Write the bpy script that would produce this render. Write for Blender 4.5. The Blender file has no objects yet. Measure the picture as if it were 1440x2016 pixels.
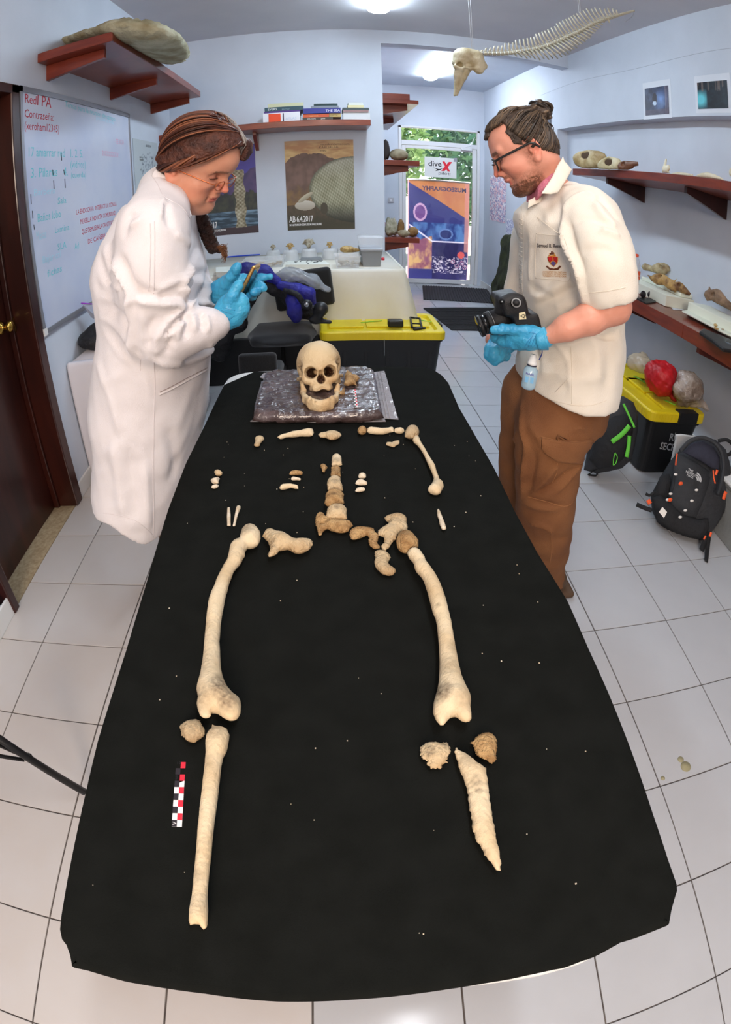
import bpy, bmesh, math, random
import numpy as np
from mathutils import Vector, Matrix, noise as mnoise
from mathutils.geometry import delaunay_2d_cdt
from mathutils.bvhtree import BVHTree
import openvdb as vdb

SC = bpy.context.scene
COL = SC.collection
R = math.radians
PI = math.pi

# ------------------------------------------------------------------ camera (equisolid fisheye, fitted to the 0.337 m floor tiles)
FPX, PITCH, ROLL, YAW = 1082.632, -.573635, .030754, .006281
CX, CY, CAMH = 720 - 75.205, 1008 - 20.742, 1.3705

def cam_rot(d):
    c, s = math.cos(ROLL), math.sin(ROLL); d = (c*d[0] + s*d[2], d[1], -s*d[0] + c*d[2])
    c, s = math.cos(PITCH), math.sin(PITCH); d = (d[0], c*d[1] - s*d[2], s*d[1] + c*d[2])
    c, s = math.cos(YAW), math.sin(YAW); return Vector((c*d[0] - s*d[1], s*d[0] + c*d[1], d[2]))

cam = bpy.data.cameras.new('scene_view')
cam_o = bpy.data.objects.new('scene_view', cam); COL.objects.link(cam_o); SC.camera = cam_o
rx, up, bk = cam_rot((1, 0, 0)), cam_rot((0, 0, 1)), -cam_rot((0, 1, 0))
cam_o.matrix_world = Matrix(((rx[0], up[0], bk[0], 0), (rx[1], up[1], bk[1], 0), (rx[2], up[2], bk[2], CAMH), (0, 0, 0, 1)))
cam.type = 'PANO'
cam.panorama_type = 'FISHEYE_EQUISOLID'
cam.fisheye_fov = PI*1.3
cam.sensor_fit = 'VERTICAL'; cam.sensor_height = 36; cam.sensor_width = 36*1440/2016
cam.fisheye_lens = FPX*36/2016
cam.shift_x = 75.205/1440; cam.shift_y = -20.742/2016
cam.clip_start = 0.02; cam.clip_end = 200

# ------------------------------------------------------------------ world, exposure
world = bpy.data.worlds.new('World'); SC.world = world; world.use_nodes = True
wn = world.node_tree; wn.nodes.clear()
w_out = wn.nodes.new('ShaderNodeOutputWorld'); w_bg = wn.nodes.new('ShaderNodeBackground')
w_sky = wn.nodes.new('ShaderNodeTexSky'); w_sky.sky_type = 'HOSEK_WILKIE'; w_sky.turbidity = 4
w_sky.sun_direction = Vector((.5, .55, .75)).normalized(); w_sky.ground_albedo = .4
wn.links.new(w_sky.outputs[0], w_bg.inputs[0]); wn.links.new(w_bg.outputs[0], w_out.inputs[0])
w_bg.inputs[1].default_value = 9.0
SC.view_settings.view_transform = 'Standard'; SC.view_settings.look = 'None'
SC.view_settings.gamma = 1; SC.view_settings.use_curve_mapping = False
SC.view_settings.exposure = 0.22
SC.cycles.use_denoising = True
SC.cycles.max_bounces = 8; SC.cycles.transparent_max_bounces = 12
SC.cycles.caustics_reflective = False; SC.cycles.caustics_refractive = False
SC.cycles.sample_clamp_indirect = 6

def lamp(name, loc, size, size_y, power, color, rot=(0, 0, 0)):
    l = bpy.data.lights.new(name, 'AREA'); l.shape = 'RECTANGLE'; l.size = size; l.size_y = size_y
    l.energy = power; l.color = color
    o = bpy.data.objects.new(name, l); COL.objects.link(o); o.location = loc; o.rotation_euler = rot
    return o
sun = bpy.data.lights.new('sun', 'SUN'); sun.energy = 22; sun.angle = R(2); sun.color = (1, .95, .86)
sun_o = bpy.data.objects.new('sun', sun); COL.objects.link(sun_o)
sun_o.rotation_euler = Vector((.5, .35, .8)).to_track_quat('Z', 'Y').to_euler()
# the two battens seen in the frame glow themselves (30_back); two more hang over the photographer
P_BATTEN, C_BATTEN = 47, (.72, .87, 1.0)
P_HALL, C_HALL = 46, (.80, .90, 1.0)
lamp('batten_light', (.46, .4, 2.90), .16, 1.2, 20, (.92, .95, 1.0))
# warm fill light added behind the camera, no real lamp stands there
lamp('rear_fill', (-.35, -2.1, 2.15), .8, .8, 62, (1.0, .80, .64), (R(82), 0, R(-8)))
lamp('batten_light', (.1, -1.7, 2.90), .16, 1.2, 22, (1.0, .90, .80))
# ------------------------------------------------------------------ pixel -> place (the photograph's pixel meets a known plane)
def ray(u, v):
    x = u - CX; y = -(v - CY); r = math.hypot(x, y) + 1e-9
    th = 2*math.asin(min(1, r/(2*FPX))); s = math.sin(th)/r
    return cam_rot((x*s, math.cos(th), y*s))
EYE = Vector((0, 0, CAMH))
def PX(u, v, x): d = ray(u, v); return EYE + d*(x/d[0])
def PY(u, v, y): d = ray(u, v); return EYE + d*(y/d[1])
def PZ(u, v, z): d = ray(u, v); return EYE + d*((z - CAMH)/d[2])

# ------------------------------------------------------------------ materials
def lin(c):
    return tuple(((x/255)/12.92 if x/255 <= .04045 else ((x/255 + .055)/1.055)**2.4) for x in c)
MATS = {}
def mat(name, rgb, rough=.5, metal=0, rgb2=None, scale=8, bump=0, bscale=40, spec=.5, alpha=1, trans=0, emit=0, detail=4, stretch=None, sheen=0, sss=0, coat=0, lo=.35, hi=.65, kind='noise', attr=None, ior=1.45):
    if name in MATS: return MATS[name]
    m = bpy.data.materials.new(name); m.use_nodes = True; nt = m.node_tree; N = nt.nodes; L = nt.links
    b = N['Principled BSDF']
    b.inputs['Base Color'].default_value = (*lin(rgb), 1); b.inputs['Roughness'].default_value = rough
    b.inputs['Metallic'].default_value = metal; b.inputs['Specular IOR Level'].default_value = spec
    b.inputs['Alpha'].default_value = alpha; b.inputs['Transmission Weight'].default_value = trans; b.inputs['IOR'].default_value = ior
    if sheen: b.inputs['Sheen Weight'].default_value = sheen
    if coat: b.inputs['Coat Weight'].default_value = coat; b.inputs['Coat Roughness'].default_value = .1
    if sss:
        b.inputs['Subsurface Weight'].default_value = sss; b.inputs['Subsurface Radius'].default_value = (.02, .008, .004); b.inputs['Subsurface Scale'].default_value = .3
    if emit: b.inputs['Emission Color'].default_value = (*lin(rgb), 1); b.inputs['Emission Strength'].default_value = emit
    tc = None
    def coord(sc):
        nonlocal tc
        if tc is None: tc = N.new('ShaderNodeTexCoord')
        mp = N.new('ShaderNodeMapping'); L.new(tc.outputs['Object'], mp.inputs[0])
        s = stretch or (1, 1, 1); mp.inputs['Scale'].default_value = (s[0], s[1], s[2])
        return mp.outputs[0]
    if rgb2:
        t = N.new('ShaderNodeTexNoise'); t.inputs['Scale'].default_value = scale; t.inputs['Detail'].default_value = detail
        L.new(coord(scale), t.inputs['Vector'])
        r = N.new('ShaderNodeValToRGB'); L.new(t.outputs[0], r.inputs[0])
        r.color_ramp.elements[0].position = lo; r.color_ramp.elements[1].position = hi
        r.color_ramp.elements[0].color = (*lin(rgb), 1); r.color_ramp.elements[1].color = (*lin(rgb2), 1)
        src = r.outputs[0]
        if attr:
            a = N.new('ShaderNodeAttribute'); a.attribute_name = 'stain'
            mx = N.new('ShaderNodeMix'); mx.data_type = 'RGBA'; mx.blend_type = 'MIX'
            t2 = N.new('ShaderNodeTexNoise'); t2.inputs['Scale'].default_value = 160; L.new(coord(1), t2.inputs['Vector'])
            ml = N.new('ShaderNodeMath'); ml.operation = 'MULTIPLY_ADD'; L.new(t2.outputs[0], ml.inputs[0]); ml.inputs[1].default_value = 1.5; ml.inputs[2].default_value = -.1
            ml2 = N.new('ShaderNodeMath'); ml2.operation = 'MULTIPLY'; ml2.use_clamp = True
            L.new(ml.outputs[0], ml2.inputs[0]); L.new(a.outputs['Fac'], ml2.inputs[1])
            L.new(ml2.outputs[0], mx.inputs[0]); L.new(src, mx.inputs[6]); mx.inputs[7].default_value = (*lin(attr), 1)
            src = mx.outputs[2]
        L.new(src, b.inputs['Base Color'])
    if bump:
        t = N.new('ShaderNodeTexNoise') if kind == 'noise' else N.new('ShaderNodeTexVoronoi'); t.inputs['Scale'].default_value = bscale
        if kind == 'noise': t.inputs['Detail'].default_value = 5
        L.new(coord(bscale), t.inputs['Vector'])
        bp = N.new('ShaderNodeBump'); bp.inputs['Strength'].default_value = min(1, bump); bp.inputs['Distance'].default_value = .004*max(1, bump)
        L.new(t.outputs[0], bp.inputs['Height']); L.new(bp.outputs[0], b.inputs['Normal'])
    MATS[name] = m
    return m
def vcol_mat(name, rough=.6, spec=.3, emit=0, bump=0):
    if name in MATS: return MATS[name]
    m = bpy.data.materials.new(name); m.use_nodes = True; N = m.node_tree.nodes; L = m.node_tree.links
    b = N['Principled BSDF']; a = N.new('ShaderNodeAttribute'); a.attribute_name = 'print'
    L.new(a.outputs['Color'], b.inputs['Base Color']); b.inputs['Roughness'].default_value = rough; b.inputs['Specular IOR Level'].default_value = spec
    MATS[name] = m; return m

# ------------------------------------------------------------------ objects
def world_loc(o):
    l = Vector(o.location)
    while o.parent: o = o.parent; l += o.location
    return l
def obj(name, V, F, m=None, parent=None, smooth=True, origin=None, kind=None):
    """one mesh object from world coordinates; the origin sits at its base unless it is a part"""
    V = np.asarray(V, float).reshape(-1, 3)
    if origin is None:
        if parent is None: origin = Vector(((V[:, 0].min() + V[:, 0].max())/2, (V[:, 1].min() + V[:, 1].max())/2, V[:, 2].min()))
        else: origin = world_loc(parent)
    me = bpy.data.meshes.new(name)
    me.from_pydata((V - np.array(origin)).tolist(), [], [tuple(int(i) for i in f) for f in F])
    if smooth: me.polygons.foreach_set('use_smooth', [True]*len(me.polygons))
    if m: me.materials.append(m)
    me.update()
    o = bpy.data.objects.new(name, me); COL.objects.link(o)
    if parent: o.parent = parent; o.location = Vector(origin) - world_loc(parent)
    else: o.location = origin
    if kind: o['kind'] = kind
    return o
def tag(o, label=None, cat=None, group=None, kind=None):
    if label: o['label'] = label
    if cat: o['category'] = cat
    if group: o['group'] = group
    if kind: o['kind'] = kind
    return o
def thing(name, loc, label, cat, group=None):
    o = bpy.data.objects.new(name, None); COL.objects.link(o); o.location = Vector(loc); o.empty_display_size = .1
    return tag(o, label, cat, group)
def bevel(o, w=.004, seg=2, ang=.6):
    md = o.modifiers.new('bevel', 'BEVEL'); md.width = w; md.segments = seg; md.limit_method = 'ANGLE'; md.angle_limit = ang
    return o
def join(*ms):
    V = []; F = []
    for v, f in ms:
        n = len(V); V += [tuple(p) for p in v]; F += [tuple(i + n for i in q) for q in f]
    return V, F
def boxm(x0, x1, y0, y1, z0, z1):
    return ([(x0,y0,z0),(x1,y0,z0),(x1,y1,z0),(x0,y1,z0),(x0,y0,z1),(x1,y0,z1),(x1,y1,z1),(x0,y1,z1)],
            [(0,3,2,1),(4,5,6,7),(0,1,5,4),(1,2,6,5),(2,3,7,6),(3,0,4,7)])
def box(name, x0, x1, y0, y1, z0, z1, m, parent=None, bev=0, kind=None, seg=2):
    o = obj(name, *boxm(x0, x1, y0, y1, z0, z1), m, parent, smooth=False, kind=kind)
    if bev: bevel(o, bev, seg)
    return o
def orient(V, origin, x, y, z):
    """local (a, b, c) -> origin + a*x + b*y + c*z"""
    V = np.asarray(V, float); A = np.array([x, y, z], float)
    return V @ A + np.array(origin, float)
def rotz(V, a, c=(0, 0)):
    V = np.asarray(V, float).copy(); x = V[:, 0] - c[0]; y = V[:, 1] - c[1]
    V[:, 0] = c[0] + x*math.cos(a) - y*math.sin(a); V[:, 1] = c[1] + x*math.sin(a) + y*math.cos(a); return V
def ring_mesh(rings, cap=True, closed=True):
    n = len(rings[0]); V = [tuple(p) for r in rings for p in r]; F = []
    for i in range(len(rings) - 1):
        for j in range(n if closed else n - 1):
            k = (j + 1) % n
            F.append((i*n + j, i*n + k, (i+1)*n + k, (i+1)*n + j))
    if cap:
        F.append(tuple(range(n - 1, -1, -1))); F.append(tuple((len(rings) - 1)*n + j for j in range(n)))
    return V, F
def tubem(P, r, seg=8, cap=True, flat=1.0, upv=None):
    P = [Vector(p) for p in P]; n = len(P)
    if not hasattr(r, '__len__'): r = [r]*n
    rings = []; u = None
    for i, p in enumerate(P):
        t = (P[min(i+1, n-1)] - P[max(i-1, 0)]).normalized()
        if u is None:
            u = Vector(upv) if upv else (Vector((0, 0, 1)) if abs(t.z) < .9 else Vector((1, 0, 0)))
        u = (u - t*u.dot(t)); u = u.normalized() if u.length > 1e-6 else Vector((1, 0, 0))
        w = t.cross(u)
        rings.append([p + (u*math.cos(2*PI*k/seg)*flat + w*math.sin(2*PI*k/seg))*r[i] for k in range(seg)])
    return ring_mesh(rings, cap)
def smoothline(P, n=6, closed=False):
    P = [Vector(p) for p in P]; out = []; m = len(P)
    for i in range(m if closed else m - 1):
        if closed: a, b, c, d = P[(i-1) % m], P[i], P[(i+1) % m], P[(i+2) % m]
        else: a, b, c, d = P[max(i-1, 0)], P[i], P[i+1], P[min(i+2, m-1)]
        for k in range(n):
            t = k/n
            out.append(.5*((2*b) + (c - a)*t + (2*a - 5*b + 4*c - d)*t*t + (3*b - a - 3*c + d)*t**3))
    if not closed: out.append(P[-1])
    return out
def lathem(prof, c, seg=24, axis='z'):
    rings = [[(c[0] + r*math.cos(2*PI*k/seg), c[1] + r*math.sin(2*PI*k/seg), c[2] + h) for k in range(seg)] for r, h in prof]
    return ring_mesh(rings, True)
def spherem(c, r, seg=12, rows=8):
    r = r if hasattr(r, '__len__') else (r, r, r)
    return ring_mesh([[(c[0] + r[0]*math.sin(PI*i/rows)*math.cos(2*PI*k/seg), c[1] + r[1]*math.sin(PI*i/rows)*math.sin(2*PI*k/seg), c[2] - r[2]*math.cos(PI*i/rows)) for k in range(seg)] for i in ([.02] + list(range(1, rows)) + [rows - .02])], True)
def prism(poly, z0, z1):
    n = len(poly)
    V = [(p[0], p[1], z0) for p in poly] + [(p[0], p[1], z1) for p in poly]
    return V, [tuple(range(n-1, -1, -1)), tuple(range(n, 2*n))] + [(i, (i+1) % n, n + (i+1) % n, n + i) for i in range(n)]

# ---- outlines on a table, swollen into solid pieces (union of balls over the outline's middle)
def seg_dist(P, A, B):
    d = B - A; L2 = (d**2).sum(1) + 1e-18
    t = np.clip(((P[:, None, :] - A[None])*d[None]).sum(2)/L2[None], 0, 1)
    q = A[None] + d[None]*t[:, :, None]
    return np.sqrt(((P[:, None, :] - q)**2).sum(2)).min(1)
def inside(P, poly):
    x, y = P[:, 0], P[:, 1]; c = np.zeros(len(P), bool); n = len(poly)
    for i in range(n):
        x1, y1 = poly[i]; x2, y2 = poly[(i+1) % n]
        if y1 == y2: continue
        m = ((y1 > y) != (y2 > y)) & (x < (x2 - x1)*(y - y1)/(y2 - y1) + x1); c ^= m
    return c
def swell(poly, zs=1.0, maxn=900, rough=0, low=.9, cap=9, jag=0, holes=()):
    """2D outline -> vertices (x, y, h) top and bottom and faces; heights relative to the middle plane"""
    poly = np.array(poly, float)
    out = []
    per = np.linalg.norm(np.roll(poly, -1, 0) - poly, axis=1); tot = per.sum()
    for i in range(len(poly)):
        k = max(1, int(round(per[i]/tot*110)))
        for j in range(k): out.append(poly[i] + (poly[(i+1) % len(poly)] - poly[i])*j/k)
    B = np.array(out)
    if jag:
        rs = np.random.RandomState(int(abs(poly.sum())*1e4) % 9999); B = B + rs.normal(0, jag, B.shape)
    lo, hi = B.min(0), B.max(0); area = abs((B[:, 0]*np.roll(B[:, 1], -1) - B[:, 1]*np.roll(B[:, 0], -1)).sum())/2
    st = math.sqrt(area/maxn)
    gx, gy = np.meshgrid(np.arange(lo[0] + st/2, hi[0], st), np.arange(lo[1] + st/2, hi[1], st)); G = np.c_[gx.ravel(), gy.ravel()]
    G[:, 0] += (np.round((G[:, 1] - lo[1])/st) % 2)*st/2
    G = G[inside(G, B)]
    HB = [np.array(h, float) for h in holes]
    for h in HB: G = G[~inside(G, h)]
    segA = np.concatenate([B] + HB); segB = np.concatenate([np.roll(B, -1, 0)] + [np.roll(h, -1, 0) for h in HB])
    d = seg_dist(G, segA, segB); keep = d > st*.3; G, d = G[keep], d[keep]
    D2 = ((G[:, None] - G[None])**2).sum(2)
    h = np.sqrt(np.maximum(0, (d[None]**2 - D2).max(1)))
    h = np.minimum(h, cap)
    bn = len(B); verts = [Vector(p) for p in B]; edges = [(i, (i+1) % bn) for i in range(bn)]
    for hh in HB:
        s = len(verts); verts += [Vector(p) for p in hh]; edges += [(s + i, s + (i+1) % len(hh)) for i in range(len(hh))]
    nb = len(verts); verts += [Vector(p) for p in G]
    r = delaunay_2d_cdt(verts, edges, [], 1 if not HB else 2, 1e-7)
    vo, fo, orig = r[0], r[2], r[3]
    H = np.zeros(len(vo))
    for i, og in enumerate(orig):
        k = [q for q in og if q >= nb]
        if k: H[i] = h[k[0] - nb]
    nb_ = {}
    for f in fo:
        for q in range(len(f)): nb_.setdefault(f[q], set()).update((f[q-1], f[(q+1) % len(f)]))
    for it in range(2): H = np.array([H[i] if H[i] == 0 else .4*H[i] + .6*np.mean([H[k] for k in nb_[i]]) if min(H[k] for k in nb_[i]) > 0 else H[i] for i in range(len(H))])
    cen = B.mean(0); hm = H.max()
    top = []; bot = []
    for i, p in enumerate(vo):
        n = mnoise.noise(Vector((p.x*60, p.y*60, cen[0]*10)))*rough + mnoise.noise(Vector((p.x*170, p.y*170, 3)))*rough*.5
        top.append((p.x, p.y, zs*H[i]*(1 + n))); bot.append((p.x, p.y, -zs*H[i]*low))
    bmap = {}; V = list(top)
    for i in range(len(vo)):
        if H[i] == 0: bmap[i] = i
        else: bmap[i] = len(V); V.append(bot[i])
    F = []
    for f in fo:
        a = sum(vo[f[k]].x*vo[f[(k+1) % len(f)]].y - vo[f[(k+1) % len(f)]].x*vo[f[k]].y for k in range(len(f)))
        f = tuple(f) if a > 0 else tuple(reversed(f))
        if all(H[i] == 0 for i in f):
            mid = None
        F.append(f); g = tuple(reversed([bmap[i] for i in f]))
        if set(g) != set(f): F.append(g)
    return np.array(V), F, zs*hm*low

# ---- volumes: signed distances blended together, meshed by OpenVDB
class Vol:
    def __init__(s, lo, hi, h, fine=None):
        """fine = (lo, hi, h2): the grid is denser inside that box"""
        s.h = h; s.ax = []
        for i in range(3):
            if fine is None: s.ax.append(lo[i] + np.arange(int(math.ceil((hi[i] - lo[i])/h)) + 1)*h)
            else:
                a, b, h2 = fine[0][i], fine[1][i], fine[2]
                A = [np.arange(lo[i], a, h), np.arange(a, b, h2), np.arange(b, hi[i] + h, h)]; s.ax.append(np.concatenate(A))
        s.n = np.array([len(a) for a in s.ax]); s.D = np.full(s.n, 1.0, np.float32)
    def reg(s, lo, hi, pad):
        a = [max(0, int(np.searchsorted(s.ax[i], lo[i] - pad)) - 1) for i in range(3)]; b = [min(int(s.n[i]), int(np.searchsorted(s.ax[i], hi[i] + pad)) + 2) for i in range(3)]
        sl = tuple(slice(a[i], max(a[i]+1, b[i])) for i in range(3))
        return sl, np.meshgrid(*[s.ax[i][sl[i]] for i in range(3)], indexing='ij')
    def _put(s, sl, d, k, op):
        o = s.D[sl]
        if op == 'add':
            if k > 0: hh = np.maximum(k - np.abs(o - d), 0)/k; s.D[sl] = np.minimum(o, d) - hh*hh*k*.25
            else: s.D[sl] = np.minimum(o, d)
        else:
            d = -d
            if k > 0: hh = np.maximum(k - np.abs(o - d), 0)/k; s.D[sl] = np.maximum(o, d) + hh*hh*k*.25
            else: s.D[sl] = np.maximum(o, d)
    def ell(s, c, r, k=.01, op='add', rot=None):
        c = np.array(c, float); r = np.array(r if hasattr(r, '__len__') else (r, r, r), float); m = r.max()
        sl, (X, Y, Z) = s.reg(c - m, c + m, k + .02)
        P = np.stack([X - c[0], Y - c[1], Z - c[2]], -1)
        if rot is not None: P = P @ np.array(rot, float)
        k0 = np.sqrt(((P/r)**2).sum(-1)) + 1e-9; k1 = np.sqrt(((P/(r*r))**2).sum(-1)) + 1e-9
        s._put(sl, (k0*(k0 - 1)/k1).astype(np.float32), k, op); return s
    def cone(s, a, b, ra, rb, k=.01, op='add', fl=None):
        """tapered capsule; fl=(axis vector, factor) squashes it across that axis"""
        a = np.array(a, float); b = np.array(b, float); m = max(ra, rb)
        sl, (X, Y, Z) = s.reg(np.minimum(a, b) - m*1.5, np.maximum(a, b) + m*1.5, k + .02)
        P = np.stack([X, Y, Z], -1) - a; ab = b - a
        if fl is not None:
            n = np.array(fl[0], float); n /= np.linalg.norm(n)
            P = P + (P @ n)[..., None]*n*(1/fl[1] - 1); ab = ab + (ab @ n)*n*(1/fl[1] - 1)
        t = np.clip((P @ ab)/((ab*ab).sum() + 1e-12), 0, 1)
        d = np.sqrt(((P - t[..., None]*ab)**2).sum(-1)) - (ra + (rb - ra)*t)
        if fl is not None: d = d*min(1, fl[1]*1.2)
        s._put(sl, d.astype(np.float32), k, op); return s
    def chain(s, P, Rr, k=.01, op='add', fl=None):
        for i in range(len(P) - 1): s.cone(P[i], P[i+1], Rr[i], Rr[i+1], k, op, fl)
        return s
    def rbox(s, c, hs, r=.01, k=.01, op='add', rot=None):
        c = np.array(c, float); hs = np.array(hs, float); m = np.linalg.norm(hs)
        sl, (X, Y, Z) = s.reg(c - m, c + m, k + .02)
        P = np.stack([X - c[0], Y - c[1], Z - c[2]], -1)
        if rot is not None: P = P @ np.array(rot, float)
        q = np.abs(P) - (hs - r)
        d = np.sqrt((np.maximum(q, 0)**2).sum(-1)) + np.minimum(q.max(-1), 0) - r
        s._put(sl, d.astype(np.float32), k, op); return s
    def half(s, p, n, k=0):
        """cut away the side the normal points to"""
        n = np.array(n, float); n /= np.linalg.norm(n)
        X, Y, Z = np.meshgrid(*s.ax, indexing='ij')
        d = (X - p[0])*n[0] + (Y - p[1])*n[1] + (Z - p[2])*n[2]
        s._put((slice(None),)*3, (-d).astype(np.float32), k, 'sub'); return s
    def warp(s, amp, sc, seed=0):
        rs = np.random.RandomState(seed); X, Y, Z = np.meshgrid(*s.ax, indexing='ij'); n = 0
        for i in range(10):
            f = rs.normal(size=3)*sc*(1 + (i % 3)*.7); n = n + np.sin(X*f[0] + Y*f[1] + Z*f[2] + rs.rand()*6.3)/(1 + (i % 3)*.6)
        s.D = s.D + (n*amp/3).astype(np.float32); return s
    def mesh(s, ad=0.0):
        G = vdb.FloatGrid(background=1.0); G.copyFromArray(np.clip(s.D, -3*s.h, 3*s.h).astype(np.float32))
        p, q = G.convertToQuads(0.0)
        V = np.stack([np.interp(p[:, i], np.arange(s.n[i]), s.ax[i]) for i in range(3)], 1)
        return V, q[:, ::-1]
    def loft(s, z, cx, cy, a, b, k=.02, op='add', ex=2.0):
        """stack of level sections: centre (cx, cy), half sizes a (x) and b (y) at heights z"""
        o = np.argsort(z); z = np.array(z)[o]; cx, cy, a, b = [np.array(t, float)[o] for t in (cx, cy, a, b)]
        m = max(a.max(), b.max()); sl, (X, Y, Z) = s.reg((cx.min()-m, cy.min()-m, z[0]), (cx.max()+m, cy.max()+m, z[-1]), k + .02)
        f = lambda t: np.interp(Z, z, t)
        A, B = f(a), f(b); r = (np.abs((X - f(cx))/A)**ex + np.abs((Y - f(cy))/B)**ex)**(1/ex)
        d = (r - 1)*np.minimum(A, B); d = np.maximum(d, np.maximum(z[0] - Z, Z - z[-1]))
        s._put(sl, d.astype(np.float32), k, op); return s
    def obj(s, name, m=None, parent=None, kind=None):
        V, F = s.mesh(); return obj(name, V, F, m, parent, True, kind=kind)
def vcolor(o, fn, attr='print', dom='POINT'):
    me = o.data; a = me.color_attributes.new(attr, 'FLOAT_COLOR', 'POINT'); L = world_loc(o)
    a.data.foreach_set('color', [c for v in me.vertices for c in (*fn(v.co + L), 1)])
def stain(o, spots, base=0):
    """spots (u, v, radius px, strength) on the photograph become the piece's own discoloured areas"""
    me = o.data; a = me.attributes.new('stain', 'FLOAT', 'POINT'); L = world_loc(o)
    C = [(PZ(u, v, L.z + .01), r*.0009*(PZ(u, v, L.z) - EYE).length, s) for u, v, r, s in spots]
    vals = []
    for v in me.vertices:
        p = v.co + L; t = base
        for c, r, s in C:
            q = math.hypot(p.x - c.x, (p.y - c.y)*.8)/r
            t = max(t, s*max(0, 1 - q**2.5)) if q < 1 else t
        vals.append(t)
    a.data.foreach_set('value', vals)

def text(s, o, x, y, size, m, parent=None, name='lettering', align='LEFT', ext=.0004, shear=0, spacing=1, fn=None, kind=None, bold=0, width=None):
    """flat lettering: o = start of the baseline, x = reading direction, y = up"""
    cu = bpy.data.curves.new('t', 'FONT'); cu.body = s; cu.size = size; cu.align_x = align; cu.shear = shear; cu.space_character = spacing
    cu.resolution_u = 2; cu.offset = bold
    to = bpy.data.objects.new('t', cu); COL.objects.link(to)
    me = bpy.data.meshes.new_from_object(to.evaluated_get(bpy.context.evaluated_depsgraph_get()))
    bpy.data.objects.remove(to); bpy.data.curves.remove(cu)
    V = np.array([v.co for v in me.vertices]).reshape(-1, 3); F = [tuple(p.vertices) for p in me.polygons]; bpy.data.meshes.remove(me)
    if len(V) == 0: return None
    if width: V[:, 0] *= width/(V[:, 0].max() - V[:, 0].min())
    if fn: W = [tuple(fn(a, b)) for a, b, c in V]
    else:
        x = Vector(x).normalized(); y = Vector(y).normalized(); n = x.cross(y)
        W = orient(V, Vector(o) + n*ext, x, y, n)
    return obj(name, W, F, m, parent, smooth=False, kind=kind)
def sheet(name, o, x, y, nx, ny, fn, m, parent=None, th=.001):
    """flat print: a grid of coloured points; fn(s, t) gives an sRGB triple for s, t in 0..1 (t from the bottom)"""
    o, x, y = Vector(o), Vector(x), Vector(y); V = []; F = []
    for j in range(ny + 1):
        for i in range(nx + 1): V.append(o + x*(i/nx) + y*(j/ny))
    for j in range(ny):
        for i in range(nx): a = j*(nx+1) + i; F.append((a, a+1, a+nx+2, a+nx+1))
    ob = obj(name, V, F, m, parent, smooth=False)
    a = ob.data.color_attributes.new('print', 'FLOAT_COLOR', 'POINT')
    a.data.foreach_set('color', [c for j in range(ny+1) for i in range(nx+1) for c in (*lin(fn(i/nx, j/ny)), 1)])
    n = x.cross(y).normalized(); sol = ob.modifiers.new('solid', 'SOLIDIFY'); sol.thickness = th; sol.offset = -1
    return ob
def fbm(x, y, s=1, o=4, seed=0):
    return mnoise.fractal(Vector((x*s, y*s, seed*7.3)), .6, 2.0, o)
def mixc(a, b, t):
    t = max(0, min(1, t)); return tuple(a[i] + (b[i] - a[i])*t for i in range(3))
# ------------------------------------------------------------------ shared materials
M = {}
M['wall'] = mat('wall_paint', (208, 215, 226), .75, rgb2=(202, 209, 220), scale=3, bump=.15, bscale=25)
M['ceil'] = mat('ceiling_paint', (214, 212, 216), .85, rgb2=(206, 205, 210), scale=2, bump=.15, bscale=20)
M['tile'] = mat('glazed_tile', (186, 188, 192), .16, rgb2=(180, 182, 186), scale=3, spec=.5, bump=.05, bscale=6)
M['tile_warm_lit'] = mat('glazed_tile_warm_lit', (196, 192, 190), .18, rgb2=(192, 184, 178), scale=2.2, spec=.5, bump=.05, bscale=6)  # same tile, with the warm light on the left floor put into its colour
M['grout'] = mat('grout', (72, 66, 64), .9, rgb2=(110, 102, 96), scale=18, lo=.4, hi=.75)
M['redwood'] = mat('varnished_shelf_wood', (128, 52, 30), .32, rgb2=(104, 36, 22), scale=5, stretch=(1, 1, 6), spec=.5, coat=.25)
M['darkwood'] = mat('dark_door_wood', (62, 24, 16), .35, rgb2=(40, 13, 9), scale=4, stretch=(3, 3, .5), spec=.5, coat=.2)
M['alu'] = mat('white_aluminium', (225, 225, 228), .4)
M['chrome'] = mat('brushed_metal', (190, 190, 190), .3, 1)
M['brass'] = mat('polished_brass', (205, 165, 80), .2, 1)
M['black'] = mat('black_plastic', (22, 22, 23), .45)
M['blackcloth'] = mat('black_fabric', (24, 25, 23), .95, rgb2=(20, 21, 19), scale=20, bump=.25, bscale=500, spec=.06)
M['white'] = mat('white_plastic', (228, 228, 226), .4)
M['stone'] = mat('stone_sill', (176, 158, 128), .7, rgb2=(150, 130, 100), scale=60)
M['paper'] = mat('paper', (214, 218, 222), .8)
M['ink_red'] = mat('red_marker_ink', (196, 44, 66), .6)
M['ink_teal'] = mat('faded_teal_ink', (110, 196, 206), .6)
M['ink_faint'] = mat('faint_teal_ink', (160, 205, 222), .6)
M['ink_pink'] = mat('faded_red_ink', (214, 150, 178), .6)
M['ink_black'] = mat('black_ink', (25, 25, 28), .6)
M['glass'] = None
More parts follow.
